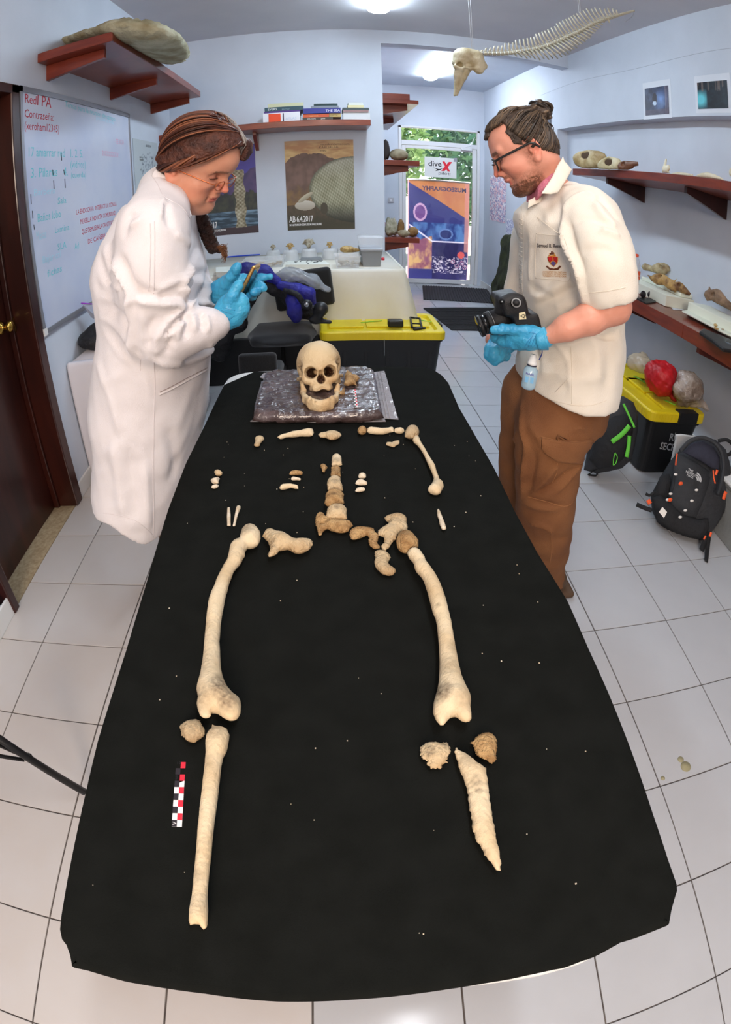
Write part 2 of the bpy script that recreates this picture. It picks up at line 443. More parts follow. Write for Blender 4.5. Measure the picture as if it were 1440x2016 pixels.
def glassmat(name, tint=(255, 255, 255), alpha=.12, rough=.03):
    if name in MATS: return MATS[name]
    m = bpy.data.materials.new(name); m.use_nodes = True; N = m.node_tree.nodes; L = m.node_tree.links; N.clear()
    o = N.new('ShaderNodeOutputMaterial'); tr = N.new('ShaderNodeBsdfTransparent'); gl = N.new('ShaderNodeBsdfGlossy'); mx = N.new('ShaderNodeMixShader')
    fr = N.new('ShaderNodeFresnel'); fr.inputs[0].default_value = 1.45; ad = N.new('ShaderNodeMath'); ad.operation = 'ADD'; ad.use_clamp = True
    ad.inputs[1].default_value = alpha; L.new(fr.outputs[0], ad.inputs[0])
    tr.inputs[0].default_value = (*lin(tint), 1); gl.inputs['Roughness'].default_value = rough
    L.new(ad.outputs[0], mx.inputs[0]); L.new(tr.outputs[0], mx.inputs[1]); L.new(gl.outputs[0], mx.inputs[2]); L.new(mx.outputs[0], o.inputs[0])
    MATS[name] = m; return m
def milky(name, rgb, tr=.5, rough=.35):
    """thin translucent plastic"""
    if name in MATS: return MATS[name]
    m = bpy.data.materials.new(name); m.use_nodes = True; N = m.node_tree.nodes; L = m.node_tree.links
    b = N['Principled BSDF']; b.inputs['Base Color'].default_value = (*lin(rgb), 1); b.inputs['Roughness'].default_value = rough; b.inputs['Alpha'].default_value = 1 - tr
    tx = N.new('ShaderNodeTexNoise'); tx.inputs['Scale'].default_value = 30; tc = N.new('ShaderNodeTexCoord'); L.new(tc.outputs['Object'], tx.inputs['Vector'])
    bp = N.new('ShaderNodeBump'); bp.inputs['Strength'].default_value = .5; bp.inputs['Distance'].default_value = .01; L.new(tx.outputs[0], bp.inputs['Height']); L.new(bp.outputs[0], b.inputs['Normal'])
    MATS[name] = m; return m
M['glass'] = glassmat('window_glass', alpha=.02)

# ------------------------------------------------------------------ the room
XL, XR, XN, YB, ZC = -1.286, 2.27, 2.38, 4.88, 2.95
YE, XH, YN = 7.75, .54, 5.18
TS, TX0, TY0 = .33678, .94305, 1.5525
floor = box('floor', -1.7, 2.6, -2.6, 8.3, -.12, -.004, M['grout'], kind='structure')
def tile(x0, x1, y0, y1, m):
    g = .0022; x0 += g; x1 -= g; y0 += g; y1 -= g
    key = (round(x1 - x0, 3), round(y1 - y0, 3), m.name)
    if key not in TM:
        b = .0012; w, d = (x1 - x0), (y1 - y0)
        V = [(0, 0, -.008), (w, 0, -.008), (w, d, -.008), (0, d, -.008), (0, 0, -b), (w, 0, -b), (w, d, -b), (0, d, -b), (b, b, 0), (w-b, b, 0), (w-b, d-b, 0), (b, d-b, 0)]
        F = [(0,3,2,1),(0,1,5,4),(1,2,6,5),(2,3,7,6),(3,0,4,7),(4,5,9,8),(5,6,10,9),(6,7,11,10),(7,4,8,11),(8,9,10,11)]
        me = bpy.data.meshes.new('floor_tile'); me.from_pydata(V, [], F); me.materials.append(m); TM[key] = me
    o = bpy.data.objects.new('floor_tile', TM[key]); COL.objects.link(o); o.parent = floor
    o.location = Vector((x0, y0, random.uniform(-.0004, .0002))) - FL
    o.rotation_euler = (random.uniform(-.0012, .0012), random.uniform(-.0012, .0012), 0)
TM = {}; FL = world_loc(floor); random.seed(4); ntile = 0
for j in range(-7, 20):
    for i in range(-7, 5):
        x0, x1 = TX0 + i*TS, TX0 + (i+1)*TS; y0, y1 = TY0 + j*TS, TY0 + (j+1)*TS
        lo = XL if y1 <= YB + .2 else XH
        x0, x1 = max(x0, lo), min(x1, XN if y1 < YN else XR); y1 = min(y1, YE + .1)
        if x1 - x0 < .03 or y1 - y0 < .03 or y1 < -.75: continue
        tile(x0, x1, y0, y1, M['tile_warm_lit'] if (x0 < -.3 and y0 < 2.5) else M['tile']); ntile += 1
def wall(name, *a, m=None, parent=None): return box(name, *a, m or M['wall'], parent, kind='structure')
# left wall with the door opening
DY0, DY1, DZ = 1.40, 2.14, 2.04
wl = obj('wall_left', *join(boxm(XL-.16, XL, -2.6, DY0-.09, 0, ZC), boxm(XL-.16, XL, DY1+.06, YB+.15, 0, ZC), boxm(XL-.16, XL, DY0-.09, DY1+.06, DZ+.05, ZC)), M['wall'], smooth=False, kind='structure')
wb = obj('wall_back', *join(boxm(XL-.16, XH, YB, YB+.15, 0, ZC), boxm(XH, XR+.2, YB, YB+.15, 2.81, ZC)), M['wall'], smooth=False, kind='structure')
wf = wall('wall_front', XL-.16, XN+.16, -2.75, -2.6, 0, ZC)
wr = obj('wall_right', *join(boxm(XN, XN+.16, -2.6, YN, 0, 2.172), boxm(XR, XN+.16, -2.6, YN, 2.172, ZC+.1), boxm(XR, XN+.16, YN, YE+.2, 0, 3.1)), M['wall'], smooth=False, kind='structure')
wh = wall('wall_hall_left', XH-.16, XH, YB+.15, YE+.2, 0, 3.1)
we = obj('wall_end', *join(boxm(XH-.16, 1.055, YE, YE+.16, 0, 3.1), boxm(2.205, XR+.2, YE, YE+.16, 0, 3.1), boxm(1.055, 2.205, YE, YE+.16, 2.35, 3.1)), M['wall'], smooth=False, kind='structure')
ce = box('ceiling', XL-.16, XN+.16, -2.75, YB+.15, ZC, ZC+.12, M['ceil'], kind='structure')
ch = box('ceiling_hall', XH-.16, XN+.16, YB+.15, YE+.2, 2.98, 3.1, M['wall'], kind='structure')
bb = obj('baseboard_left', *join(boxm(XL, XL+.012, -2.6, DY0-.04, 0, .085), boxm(XL, XL+.012, DY1+.07, YB, 0, .085)), M['white'], smooth=False, kind='structure'); bevel(bb, .003)
box('baseboard_back', XL, XH, YB-.012, YB, 0, .085, M['white'], kind='structure')
bb = obj('baseboard_right', *join(boxm(XN-.012, XN, -2.6, YN, 0, .085), boxm(XR-.012, XR, YN, YE, 0, .085)), M['white'], smooth=False, kind='structure')
# hairline joint running along the upper right wall
P = [(XR-.001, y, 2.62 + .012*math.sin(y*3)) for y in np.linspace(1.6, 5.6, 30)]
obj('wall_crack', *tubem(P, .0012, 4), mat('crack_grey', (178, 182, 192), .9), wr)
# dark wooden door in its frame, and the stone sill in front of it
box('door_sill', XL-.16, XL, DY0-.04, DY1+.07, -.004, .002, M['stone'], kind='structure').name = 'trim_1'
fr = obj('door_frame', *join(boxm(XL-.16, XL+.02, DY1, DY1+.07, .001, DZ+.05), boxm(XL-.16, XL+.02, DY0-.045, DY0, .001, DZ+.05), boxm(XL-.16, XL+.02, DY0-.045, DY1+.07, DZ, DZ+.05)), M['darkwood'], smooth=False, kind='structure'); fr.name = 'trim_2'; bevel(fr, .006)
dr = box('door_1', XL-.155, XL-.115, DY0-.01, DY1+.01, .006, DZ, M['darkwood'], kind='structure', bev=.003)
st = obj('door_stop', *join(boxm(XL-.115, XL-.085, DY1-.018, DY1, .004, DZ), boxm(XL-.115, XL-.085, DY0, DY0+.018, .004, DZ)), M['darkwood'], dr, smooth=False); bevel(st, .004)
kp = PX(18, 633, XL-.115)
def knob(parent, y, z, x0, sgn=1):
    pr = [(.0, 0), (.03, 0), (.031, .004), (.018, .008), (.011, .014), (.011, .03), (.02, .036), (.027, .046), (.026, .056), (.018, .063), (.0, .065)]
    V, F = lathem([(max(r, .0005), h) for r, h in pr], (0, 0, 0), 20)
    return obj('door_knob', orient(V, (x0, y, z), (0, 1, 0), (0, 0, 1), (sgn, 0, 0)), F, M['brass'], parent)
kn = knob(dr, DY1 - .075, .975, XL - .115); kn['label'] = 'brass door knob'
box('strike_plate', XL-.085, XL-.082, DY1-.004, DY1-.001, .93, 1.0, M['brass'], dr)

# ------------------------------------------------------------------ glazed door to the garden at the end of the hall
d2 = tag(obj('door_2', *join(boxm(1.058, 1.10, YE-.01, YE+.06, 0, 2.35), boxm(2.163, 2.203, YE-.01, YE+.06, 0, 2.35), boxm(1.058, 2.203, YE-.01, YE+.06, 2.32, 2.35), boxm(1.10, 2.163, YE-.01, YE+.06, 2.06, 2.13)), M['alu'], smooth=False), kind='structure'); bevel(d2, .004)
dl = obj('door_leaf', *join(boxm(1.105, 1.155, YE+.0, YE+.045, .01, 2.055), boxm(2.10, 2.158, YE+.0, YE+.045, .01, 2.055), boxm(1.155, 2.10, YE+.0, YE+.045, 2.01, 2.055), boxm(1.155, 2.10, YE+.0, YE+.045, .01, .07)), M['alu'], d2, smooth=False); bevel(dl, .004)
box('pane', 1.155, 2.10, YE+.018, YE+.024, .07, 2.01, M['glass'], dl)
box('transom_pane', 1.10, 2.163, YE+.018, YE+.024, 2.13, 2.32, M['glass'], d2)
obj('door_closer', *join(tubem([(1.95, YE-.02, 2.06), (2.05, YE-.07, 2.10)], .007, 6), tubem([(2.05, YE-.07, 2.10), (2.12, YE-.03, 2.24)], .006, 6), boxm(1.93, 2.08, YE-.04, YE-.005, 2.03, 2.065)), M['alu'], d2, smooth=False)
# outside: paving, garden bed and foliage
box('terrace', -3, 8, 7.91, 18, -.2, -.06, mat('terrace_paving', (200, 190, 172), .8, rgb2=(170, 165, 140), scale=3), kind='structure').name = 'ground_outside'
def foliage(name, c, r, n, m, label, seed, trunk=None):
    rs = np.random.RandomState(seed); t = thing(name, (c[0], c[1], -.06), label, 'tree', 'trees outside the glass door')
    V = []; F = []
    for k in range(n):
        d = rs.normal(size=3); d /= np.linalg.norm(d); q = np.array(c) + d*np.array(r)*rs.uniform(.35, 1)**.6
        a = rs.normal(size=3); a /= np.linalg.norm(a); b = np.cross(a, rs.normal(size=3)); b /= np.linalg.norm(b); s = rs.uniform(.05, .11)
        i = len(V); V += [q - a*s*1.6, q + b*s*.6, q + a*s*1.6, q - b*s*.6]; F.append((i, i+1, i+2, i+3))
    obj('leaves', V, F, m, t, smooth=False, kind='stuff')
    P = smoothline([(c[0], c[1], -.06), (c[0]+.08, c[1], c[2]*.4), (c[0]-.05, c[1], c[2]*.8), (c[0]+.1, c[1], c[2]+r[2]*.4)], 5)
    obj('trunk', *tubem(P, list(np.linspace(trunk or .09, .03, len(P))), 8), mat('bark', (150, 128, 104), .9, rgb2=(110, 92, 74), scale=10), t)
G1 = mat('leaf_pale', (120, 158, 92), .6, rgb2=(160, 186, 120), scale=1.2); G2 = mat('leaf_deep', (70, 118, 74), .6, rgb2=(112, 154, 100), scale=1.2)
foliage('garden_tree', (.9, 11.0, 2.4), (1.2, .8, 1.5), 3000, G1, 'pale green tree seen through left half of the glass door', 1)
foliage('garden_tree', (3.4, 12.0, 2.3), (1.2, .8, 1.7), 3000, G2, 'darker green tree seen through right half of the glass door', 2, .14)
foliage('garden_bush', (3.9, 9.6, .5), (.8, .6, .7), 1200, G2, 'low dark green bush outside, at right edge of the glass door', 3, .03)
foliage('garden_tree', (2.0, 15.5, 3.8), (3.2, .8, 2.0), 3500, G1, 'tall pale tree furthest out beyond the glass door', 4, .2)
# ------------------------------------------------------------------ folding table and its black cloth
T = .735
tb = thing('folding_table', (.03, .95, 0), 'long white folding table under a black cloth, its white corner bare at the far left', 'table')
def rrect(x0, x1, y0, y1, r, n=6):
    P = []
    for cx, cy, a in ((x1-r, y0+r, -90), (x1-r, y1-r, 0), (x0+r, y1-r, 90), (x0+r, y0+r, 180)):
        for k in range(n+1): t = R(a + 90*k/n); P.append((cx + r*math.cos(t), cy + r*math.sin(t)))
    return P
TP = [(x, y) for x, y in ((-.30, .047), (.05, .047), (.16, .0385), (.22, .0345), (.27, .0355), (.31, .044), (.36, .056), (.39, .08), (.405, .12), (.398, .6), (.392, 1.1), (.388, 1.5), (.392, 1.72), (.383, 1.80), (.35, 1.84), (.30, 1.852), (-.24, 1.862), (-.29, 1.855), (-.325, 1.835), (-.348, 1.80), (-.354, 1.74), (-.347, 1.4), (-.345, 1.0), (-.328, .56), (-.326, .2), (-.318, .09))]
tt = obj('tabletop', *prism(TP, T-.046, T-.003), M['white'], tb, smooth=False); bevel(tt, .012, 3)
for y in (.42, 1.5):
    for s in (-.3, .36):
        obj('leg', *tubem(smoothline([(s, y, T-.05), (s, y + .0, .35), (s, y, .0)], 4), .0145, 10), mat('grey_enamel_tube', (120, 122, 124), .4, .3), tb)
    obj('leg_brace', *join(tubem([(-.3, y, .12), (.36, y, .12)], .011, 8), tubem([(.03, y, T-.055), (-.25, y, .4)], .008, 8), tubem([(.03, y, T-.055), (.3, y, .4)], .008, 8)), mat('grey_enamel_tube', (120, 122, 124)), tb)
CPX = [(440,757),(500,731),(560,729),(700,722),(780,721),(830,722),(855,727),(872,738),(884,752),(905,800),(940,860),(975,920),(1015,1003),(1060,1085),(1120,1180),(1160,1270),(1203,1365),(1245,1470),(1290,1600),(1320,1690),(1337,1738),(1338,1752),(1333,1768),(1327,1790),(1322,1818),(1300,1827),(1260,1843),(1230,1852),(1180,1880),(1120,1902),(1040,1920),(960,1934),(880,1947),(800,1958),(700,1967),(616,1971),(545,1971),(500,1968),(400,1955),(320,1944),(240,1930),(165,1908),(138,1902),(134,1880),(127,1860),(118,1848),(114,1828),(117,1800),(128,1735),(145,1650),(165,1560),(190,1455),(218,1365),(247,1275),(285,1150),(330,1000),(365,910),(400,840),(420,797)]
CP = [PZ(u, v, T) for u, v in CPX]; CP = [(p.x, p.y) for p in CP]
def cloth_mesh():
    # a ring of border points is bent down over the edge, the hem is turned in slightly and wavy
    B = []; per = 0
    for i in range(len(CP)):
        a, b = np.array(CP[i]), np.array(CP[(i+1) % len(CP)])
        for k in range(3): B.append(a + (b - a)*k/3)
    B = np.array(B); c = B.mean(0); n = len(B)
    t = np.roll(B, -1, 0) - np.roll(B, 1, 0); t /= np.linalg.norm(t, axis=1)[:, None]; nr = np.c_[t[:, 1], -t[:, 0]]
    if ((B + nr*.01 - c)**2).sum() < ((B - c)**2).sum(): nr = -nr
    rings = []
    for off, dz in ((-.010, 0), (-.004, -.0008), (-.001, -.004), (.0, -.012)):
        rings.append([(p[0] + q[0]*off, p[1] + q[1]*off, T + dz) for p, q in zip(B, nr)])
    rings.append([(p[0] + q[0]*(-.004), p[1] + q[1]*(-.004), T - .035 - .012*math.sin(i*.37) - .008*math.sin(i*.9)) for i, (p, q) in enumerate(zip(B, nr))])
    V, F = ring_mesh(rings, cap=False)
    inn = rings[0]; G = []
    xs = np.arange(-.4, .45, .03); ys = np.arange(0, 1.95, .03)
    g = np.array([(x, y) for x in xs for y in ys]); ip = np.array([(p[0], p[1]) for p in inn])
    g = g[inside(g, ip)]; g = g[seg_dist(g, ip, np.roll(ip, -1, 0)) > .008]
    vv = [Vector(p[:2]) for p in inn] + [Vector(p) for p in g]
    r = delaunay_2d_cdt(vv, [(i, (i+1) % n) for i in range(n)], [], 1, 1e-6)
    k = len(V); V2 = []; mp = {}
    for i, og in enumerate(r[3]):
        bi = [q for q in og if q < n]
        if bi: mp[i] = bi[0]
        else: mp[i] = k + len(V2); p = r[0][i]; V2.append((p.x, p.y, T + .0012*mnoise.noise(Vector((p.x*6, p.y*6, 0)))))
    F += [tuple(mp[i] for i in f) for f in r[2]]
    return V + V2, F
ck = obj('tablecloth', *cloth_mesh(), M['blackcloth'])
bm = bmesh.new(); bm.from_mesh(ck.data); bmesh.ops.recalc_face_normals(bm, faces=bm.faces); bm.to_mesh(ck.data); bm.free()
tag(ck, 'plain black cloth spread over the long table under all the bones', 'tablecloth')
s_ = ck.modifiers.new('solid', 'SOLIDIFY'); s_.thickness = .0015; s_.offset = -1

# ------------------------------------------------------------------ bones on the cloth, each traced where it lies
BONE = mat('old_bone', (214, 190, 152), .6, rgb2=(180, 146, 104), scale=14, bump=1.3, bscale=200, attr=(84, 66, 48), spec=.25, lo=.4, hi=.7)
BPALE = mat('pale_bone', (222, 202, 168), .55, rgb2=(202, 174, 134), scale=12, bump=.6, bscale=170, attr=(96, 78, 60), spec=.25, lo=.42, hi=.72)
BWHITE = mat('white_bone', (228, 216, 196), .55, rgb2=(206, 184, 152), scale=40, bump=.8, bscale=160, attr=(160, 140, 110), spec=.25)
BRUST = mat('rusty_bone', (204, 166, 116), .65, rgb2=(160, 120, 76), scale=60, bump=2.2, bscale=260, attr=(92, 66, 42), spec=.2, lo=.38, hi=.68)
def bone(name, crop, pts, m, label, cat='bone', zs=1.0, rough=.05, group=None, spots=(), jag=0, base=0, holes=(), z0=None, maxn=700):
    ox, oy, s = crop; zb = T + .001 if z0 is None else z0
    px = [(ox + a/s, oy + b/s) for a, b in pts]; hp = [[(ox + a/s, oy + b/s) for a, b in h] for h in holes]
    dz = .012
    for it in range(2):
        P = [PZ(u, v, zb + dz) for u, v in px]
        H = [[(PZ(u, v, zb + dz).x, PZ(u, v, zb + dz).y) for u, v in h] for h in hp]
        V, F, dz = swell([(p.x, p.y) for p in P], zs, maxn if it else 250, rough, jag=jag, holes=H)
    V[:, 2] += zb + dz
    o = obj(name, V, F, m)
    tag(o, label, cat, group)
    stain(o, spots, base)
    return o
C2, C3, C4, C5, C6 = (400, 830, 4.8), (620, 830, 5.143), (330, 1020, 4.384), (780, 1060, 5.042), (800, 1420, 6.3)
bone('femur', C4, [(640,125),(680,85),(720,75),(770,95),(803,140),(805,190),(785,235),(745,250),(715,252),(690,262),(670,300),(670,340),(655,352),(648,375),(630,405),(600,435),(575,470),(560,510),(540,560),(525,620),(505,690),(490,770),(475,850),(463,930),(458,1010),(452,1080),(457,1150),(460,1230),(465,1310),(480,1380),(505,1440),(540,1495),(580,1540),(615,1555),(632,1585),(640,1630),(635,1690),(612,1735),(575,1757),(530,1755),(490,1735),(455,1710),(430,1690),(400,1680),(382,1690),(380,1720),(355,1738),(315,1735),(285,1715),(265,1660),(255,1610),(270,1570),(262,1530),(255,1490),(268,1440),(285,1370),(300,1280),(312,1180),(320,1080),(328,990),(335,900),(345,810),(358,730),(380,660),(405,610),(425,550),(455,490),(485,430),(515,385),(530,330),(540,270),(555,235),(590,215),(620,205),(632,165)], BPALE,
     'long complete thigh bone with round head, on the left of the table', spots=[(486,1062,22,.75),(470,1080,10,.5),(400,1320,42,.45),(446,1372,34,1.0),(455,1398,24,.9),(402,1392,30,.5),(422,1270,26,.3),(415,1250,16,.3)], maxn=2300)
bone('patella', C4, [(108,1790),(140,1770),(185,1745),(240,1740),(280,1745),(300,1790),(318,1820),(325,1865),(300,1895),(265,1915),(240,1938),(185,1935),(150,1905),(120,1875),(112,1830)], BONE, 'rough grey-brown kneecap lump left of the long shin bone', zs=.8, rough=.15, base=.45, jag=.0006)
bone('hip_fragment', C4, [(820,160),(850,105),(875,97),(910,105),(960,135),(985,125),(1030,150),(1075,185),(1120,195),(1180,190),(1225,182),(1250,205),(1255,235),(1225,270),(1160,300),(1110,302),(1075,285),(1040,265),(1000,268),(965,280),(945,310),(900,335),(875,340),(865,320),(885,280),(880,240),(870,205),(840,180)], BONE, 'forked pelvis fragment lying beside the head of the left thigh bone', zs=.8, rough=.12, spots=[(535,1080,14,.7),(530,1065,12,.4)], jag=.0005)
bone('tibia', (0, 0, 3), [(1255,4280),(1272,4290),(1295,4298),(1340,4305),(1358,4345),(1350,4400),(1340,4440),(1320,4475),(1310,4530),(1302,4600),(1293,4680),(1285,4750),(1270,4850),(1258,4960),(1250,5060),(1240,5140),(1232,5230),(1228,5300),(1232,5380),(1228,5460),(1222,5480),(1205,5492),(1190,5478),(1180,5462),(1150,5460),(1125,5465),(1117,5440),(1120,5370),(1135,5290),(1145,5180),(1155,5080),(1162,5000),(1170,4880),(1180,4790),(1185,4740),(1195,4650),(1203,4580),(1210,4520),(1216,4450),(1215,4390),(1222,4345),(1250,4310)], BPALE,
     'long shin bone with a broken hollow lower end, on the left of the table', spots=[(428,1450,20,.6),(415,1510,14,.35),(390,1730,18,.45),(398,1780,22,.3)], maxn=2000)
bone('femur', C5, [(108,160),(135,130),(175,108),(205,110),(215,130),(245,150),(265,180),(290,215),(295,245),(330,290),(380,360),(410,410),(440,470),(470,550),(500,640),(520,730),(550,850),(570,970),(590,1090),(610,1190),(630,1300),(655,1400),(690,1490),(730,1570),(742,1620),(735,1680),(745,1740),(748,1800),(725,1830),(690,1835),(640,1815),(610,1785),(580,1765),(540,1785),(500,1830),(470,1865),(435,1865),(400,1825),(380,1780),(365,1740),(370,1650),(385,1590),(410,1510),(422,1440),(428,1350),(430,1240),(425,1100),(415,980),(405,880),(390,800),(365,750),(345,680),(325,600),(300,510),(270,420),(240,375),(195,330),(180,290),(178,265),(160,230),(130,200)], BPALE,
     'long thigh bone without its head, on the right of the table', spots=[(866,1384,24,1),(880,1330,26,.5),(893,1295,20,.45),(905,1400,22,.4),(860,1212,6,.6),(815,1090,14,.25)], maxn=2300)
bone('knee_fragment', C6, [(170,350),(185,310),(240,275),(320,258),(400,268),(430,275),(500,258),(520,285),(548,340),(540,400),(505,470),(500,510),(445,545),(435,590),(300,588),(265,555),(255,505),(215,470),(180,430)], BONE, 'flat bone fragment left of the split shin bone', zs=.55, rough=.15, spots=[(846,1482,14,.8),(875,1468,12,.7)], jag=.0007)
bone('patella', C6, [(800,270),(850,220),(900,175),(960,148),(1010,140),(1070,155),(1110,190),(1130,260),(1125,340),(1115,410),(1118,480),(1090,505),(1070,528),(1040,522),(1015,490),(950,460),(890,440),(855,390),(850,340),(835,295)], BRUST, 'golden brown kneecap lump above the split shin bone on the right', zs=.7, rough=.1, jag=.0006)
bone('tibia_shaft', C6, [(600,380),(610,335),(625,327),(650,350),(680,380),(740,405),(790,445),(840,480),(870,520),(930,545),(960,572),(995,590),(1000,680),(1015,800),(1030,930),(1050,1060),(1065,1170),(1085,1280),(1110,1400),(1130,1520),(1155,1640),(1175,1770),(1165,1850),(1120,1845),(1080,1800),(1050,1750),(1010,1720),(995,1680),(965,1680),(955,1610),(920,1560),(900,1520),(870,1505),(855,1450),(830,1370),(805,1200),(785,1080),(770,950),(755,870),(730,770),(700,680),(650,570),(625,500),(608,440)], BPALE, 'split shin bone shaft with both ends broken to points, lower right', zs=.75, spots=[(915,1500,16,.4),(935,1545,16,.5),(940,1562,9,.8),(955,1682,10,.4)], jag=.0005, maxn=1700)
# collar bone in three pieces, upper arm bone in two
bone('clavicle_end', C3, [(432,95),(445,70),(490,65),(525,75),(522,110),(490,118),(455,122)], BRUST, 'knobbly inner end of the right collar bone', rough=.15, group=None)
bone('clavicle', C3, [(529,70),(600,78),(680,85),(740,78),(770,62),(800,68),(800,105),(770,100),(700,118),(620,115),(531,105)], BPALE, 'pale collar bone shaft between its two broken ends, right of the bag')
bone('clavicle_tip', C3, [(804,82),(860,78),(905,82),(908,100),(880,110),(806,105)], BPALE, 'small outer tip of the collar bone touching the round shoulder ball')
bone('shoulder_ball', C3, [(912,120),(930,85),(970,60),(1010,55),(1045,70),(1060,110),(1050,138),(1018,145),(988,172),(960,155),(912,155)], BONE, 'round brown ball of the upper arm bone', rough=.08, base=.3)
bone('humerus', C3, [(990,190),(1005,150),(1040,146),(1060,170),(1080,220),(1120,280),(1170,370),(1220,450),(1235,510),(1255,560),(1270,605),(1300,625),(1308,660),(1290,690),(1275,725),(1230,730),(1190,718),(1150,705),(1145,680),(1175,655),(1195,620),(1205,580),(1190,530),(1150,440),(1110,350),(1070,280),(1030,230),(1005,210)], BPALE, 'pale upper arm bone slanting down the right side of the cloth', spots=[(860,958,14,.3)])
bone('scapula_fragment', C3, [(720,225),(735,205),(780,212),(810,195),(858,190),(858,225),(830,240),(800,262),(765,250),(730,240)], BONE, 'small flat shoulder blade chip below the collar bone', zs=.4, rough=.2, jag=.0006)
VB = [([(172,380),(180,350),(210,338),(245,340),(268,355),(272,400),(278,440),(240,447),(200,443),(172,445),(172,420)], BPALE, 'topmost vertebra of the column, smallest and palest'),
      ([(165,462),(200,457),(235,462),(262,462),(260,510),(265,557),(230,557),(190,556),(158,548),(168,510)], BRUST, 'second vertebra from the top of the column, squarish and brown'),
      ([(130,600),(165,567),(210,562),(260,567),(262,610),(280,650),(285,702),(240,705),(205,690),(165,695),(130,690),(125,640)], BONE, 'third vertebra from the top with a notch in its lower edge'),
      ([(110,740),(140,714),(200,708),(260,710),(295,735),(290,790),(300,832),(260,842),(210,846),(160,853),(115,852),(98,825),(110,790)], BRUST, 'fourth vertebra from the top, golden and waisted'),
      ([(130,880),(170,864),(230,856),(290,858),(325,885),(322,930),(328,985),(290,990),(230,988),(160,982),(115,968),(120,930)], BONE, 'lowest and widest vertebra, resting against the sacrum')]
for p, m_, lb in VB: bone('vertebra', C3, p, m_, lb, zs=.85, rough=.12, jag=.0004, spots=[(620 + np.mean([q[0] for q in p])/5.143, 830 + np.mean([q[1] for q in p])/5.143 + 3, 8, .7)])
bone('sacrum', C3, [(5,1000),(20,940),(50,915),(90,930),(110,965),(150,985),(200,994),(260,1012),(320,1002),(370,1025),(390,1055),(350,1085),(345,1110),(290,1120),(210,1118),(170,1095),(130,1085),(90,1110),(70,1150),(40,1155),(25,1100),(12,1050)], BRUST, 'winged sacrum piece with a small hole at the foot of the column', zs=.7, rough=.12, jag=.0004, holes=[[(62,1040),(80,1030),(104,1036),(98,1046),(72,1048)]])
bone('vertebra_chip', C3, [(55,445),(85,435),(110,445),(130,465),(115,480),(100,515),(75,505),(70,475)], BRUST, 'tiny bone chip to the left of the second vertebra', rough=.2)
RG = 'short rib pieces right of the column'
bone('rib_fragment', C3, [(442,550),(450,535),(490,532),(520,535),(520,565),(480,568),(445,570)], BWHITE, 'uppermost of the three short rib pieces right of the column', 'rib', group=RG)
bone('rib_fragment', C3, [(410,625),(430,600),(480,598),(535,620),(530,640),(480,635),(415,635)], BWHITE, 'middle and longest of the three rib pieces right of the column', 'rib', group=RG)
bone('rib_fragment', C3, [(408,705),(425,680),(470,675),(512,675),(510,695),(470,703),(425,710)], BWHITE, 'lowest of the three short rib pieces right of the column', 'rib', group=RG)
bone('pubis', C3, [(350,1150),(360,1100),(420,1078),(500,1078),(600,1085),(610,1120),(650,1160),(640,1190),(635,1240),(662,1268),(655,1285),(600,1292),(560,1260),(545,1220),(548,1170),(530,1150),(470,1170),(430,1190),(375,1198)], BRUST, 'hooked pelvis piece just right of the sacrum', zs=.7, rough=.15, jag=.0005)
bone('ilium', C3, [(705,980),(730,960),(780,948),(850,945),(910,950),(932,985),(930,1030),(942,1060),(940,1100),(945,1120),(880,1110),(835,1150),(820,1195),(800,1205),(780,1240),(750,1280),(715,1310),(685,1300),(670,1265),(700,1230),(700,1180),(690,1160),(645,1155),(638,1110),(690,1080),(745,1045),(750,1015),(715,1000)], BONE, 'large hip bone piece with a flat top above the socket, right of centre', zs=.7, rough=.15, jag=.0006, base=.15)
bone('hip_ball', C3, [(952,1124),(1005,1165),(1020,1192),(1050,1200),(1050,1270),(1010,1290),(960,1310),(930,1325),(870,1305),(834,1265),(824,1215),(840,1160),(885,1118),(930,1114)], BRUST, 'round porous ball above the headless right thigh bone', rough=.06, spots=[(796,1062,18,.55)])
bone('ischium', C3, [(605,1340),(610,1312),(650,1307),(700,1317),(750,1340),(772,1375),(750,1410),(745,1440),(770,1470),(820,1495),(822,1525),(790,1555),(730,1550),(670,1530),(620,1480),(603,1420),(615,1385)], BONE, 'curved rough seat bone piece lying lowest below the pelvis', zs=.8, rough=.12, base=.25, jag=.0005)
bone('ulna_fragment', C3, [(1238,900),(1250,882),(1270,910),(1295,975),(1320,1040),(1333,1085),(1310,1100),(1285,1085),(1262,1035),(1258,1000),(1240,950)], BWHITE, 'single slim bone splinter near the right edge of the cloth')
bone('shoulder_fragment', C2, [(480,225),(495,190),(490,155),(520,143),(570,145),(578,165),(550,195),(535,230),(500,235)], BONE, 'small hourglass chip left of the slender forearm bone', zs=.7, rough=.1)
bone('radius_fragment', C2, [(700,152),(760,130),(850,110),(940,98),(990,90),(1015,75),(1040,80),(1048,110),(1035,135),(1000,128),(930,130),(850,140),(790,145),(735,165)], BPALE, 'slender pointed bone lying below the left end of the bag')
bone('sternum_fragment', C2, [(1088,125),(1110,110),(1165,107),(1190,95),(1250,100),(1300,115),(1310,130),(1290,145),(1240,165),(1200,170),(1160,145),(1110,150)], BONE, 'flattish breastbone piece just below the middle of the bag', zs=.6, rough=.12)
RG = 'rib pieces left of the column'
bone('rib_fragment', C2, [(815,495),(830,478),(880,470),(945,480),(940,500),(880,498),(820,503)], BRUST, 'uppermost of the three rib pieces left of the column', 'rib', group=RG)
bone('rib_fragment', C2, [(832,540),(850,528),(890,535),(928,543),(920,555),(880,550),(835,552)], BWHITE, 'middle, shortest of the three rib pieces left of the column', 'rib', group=RG)
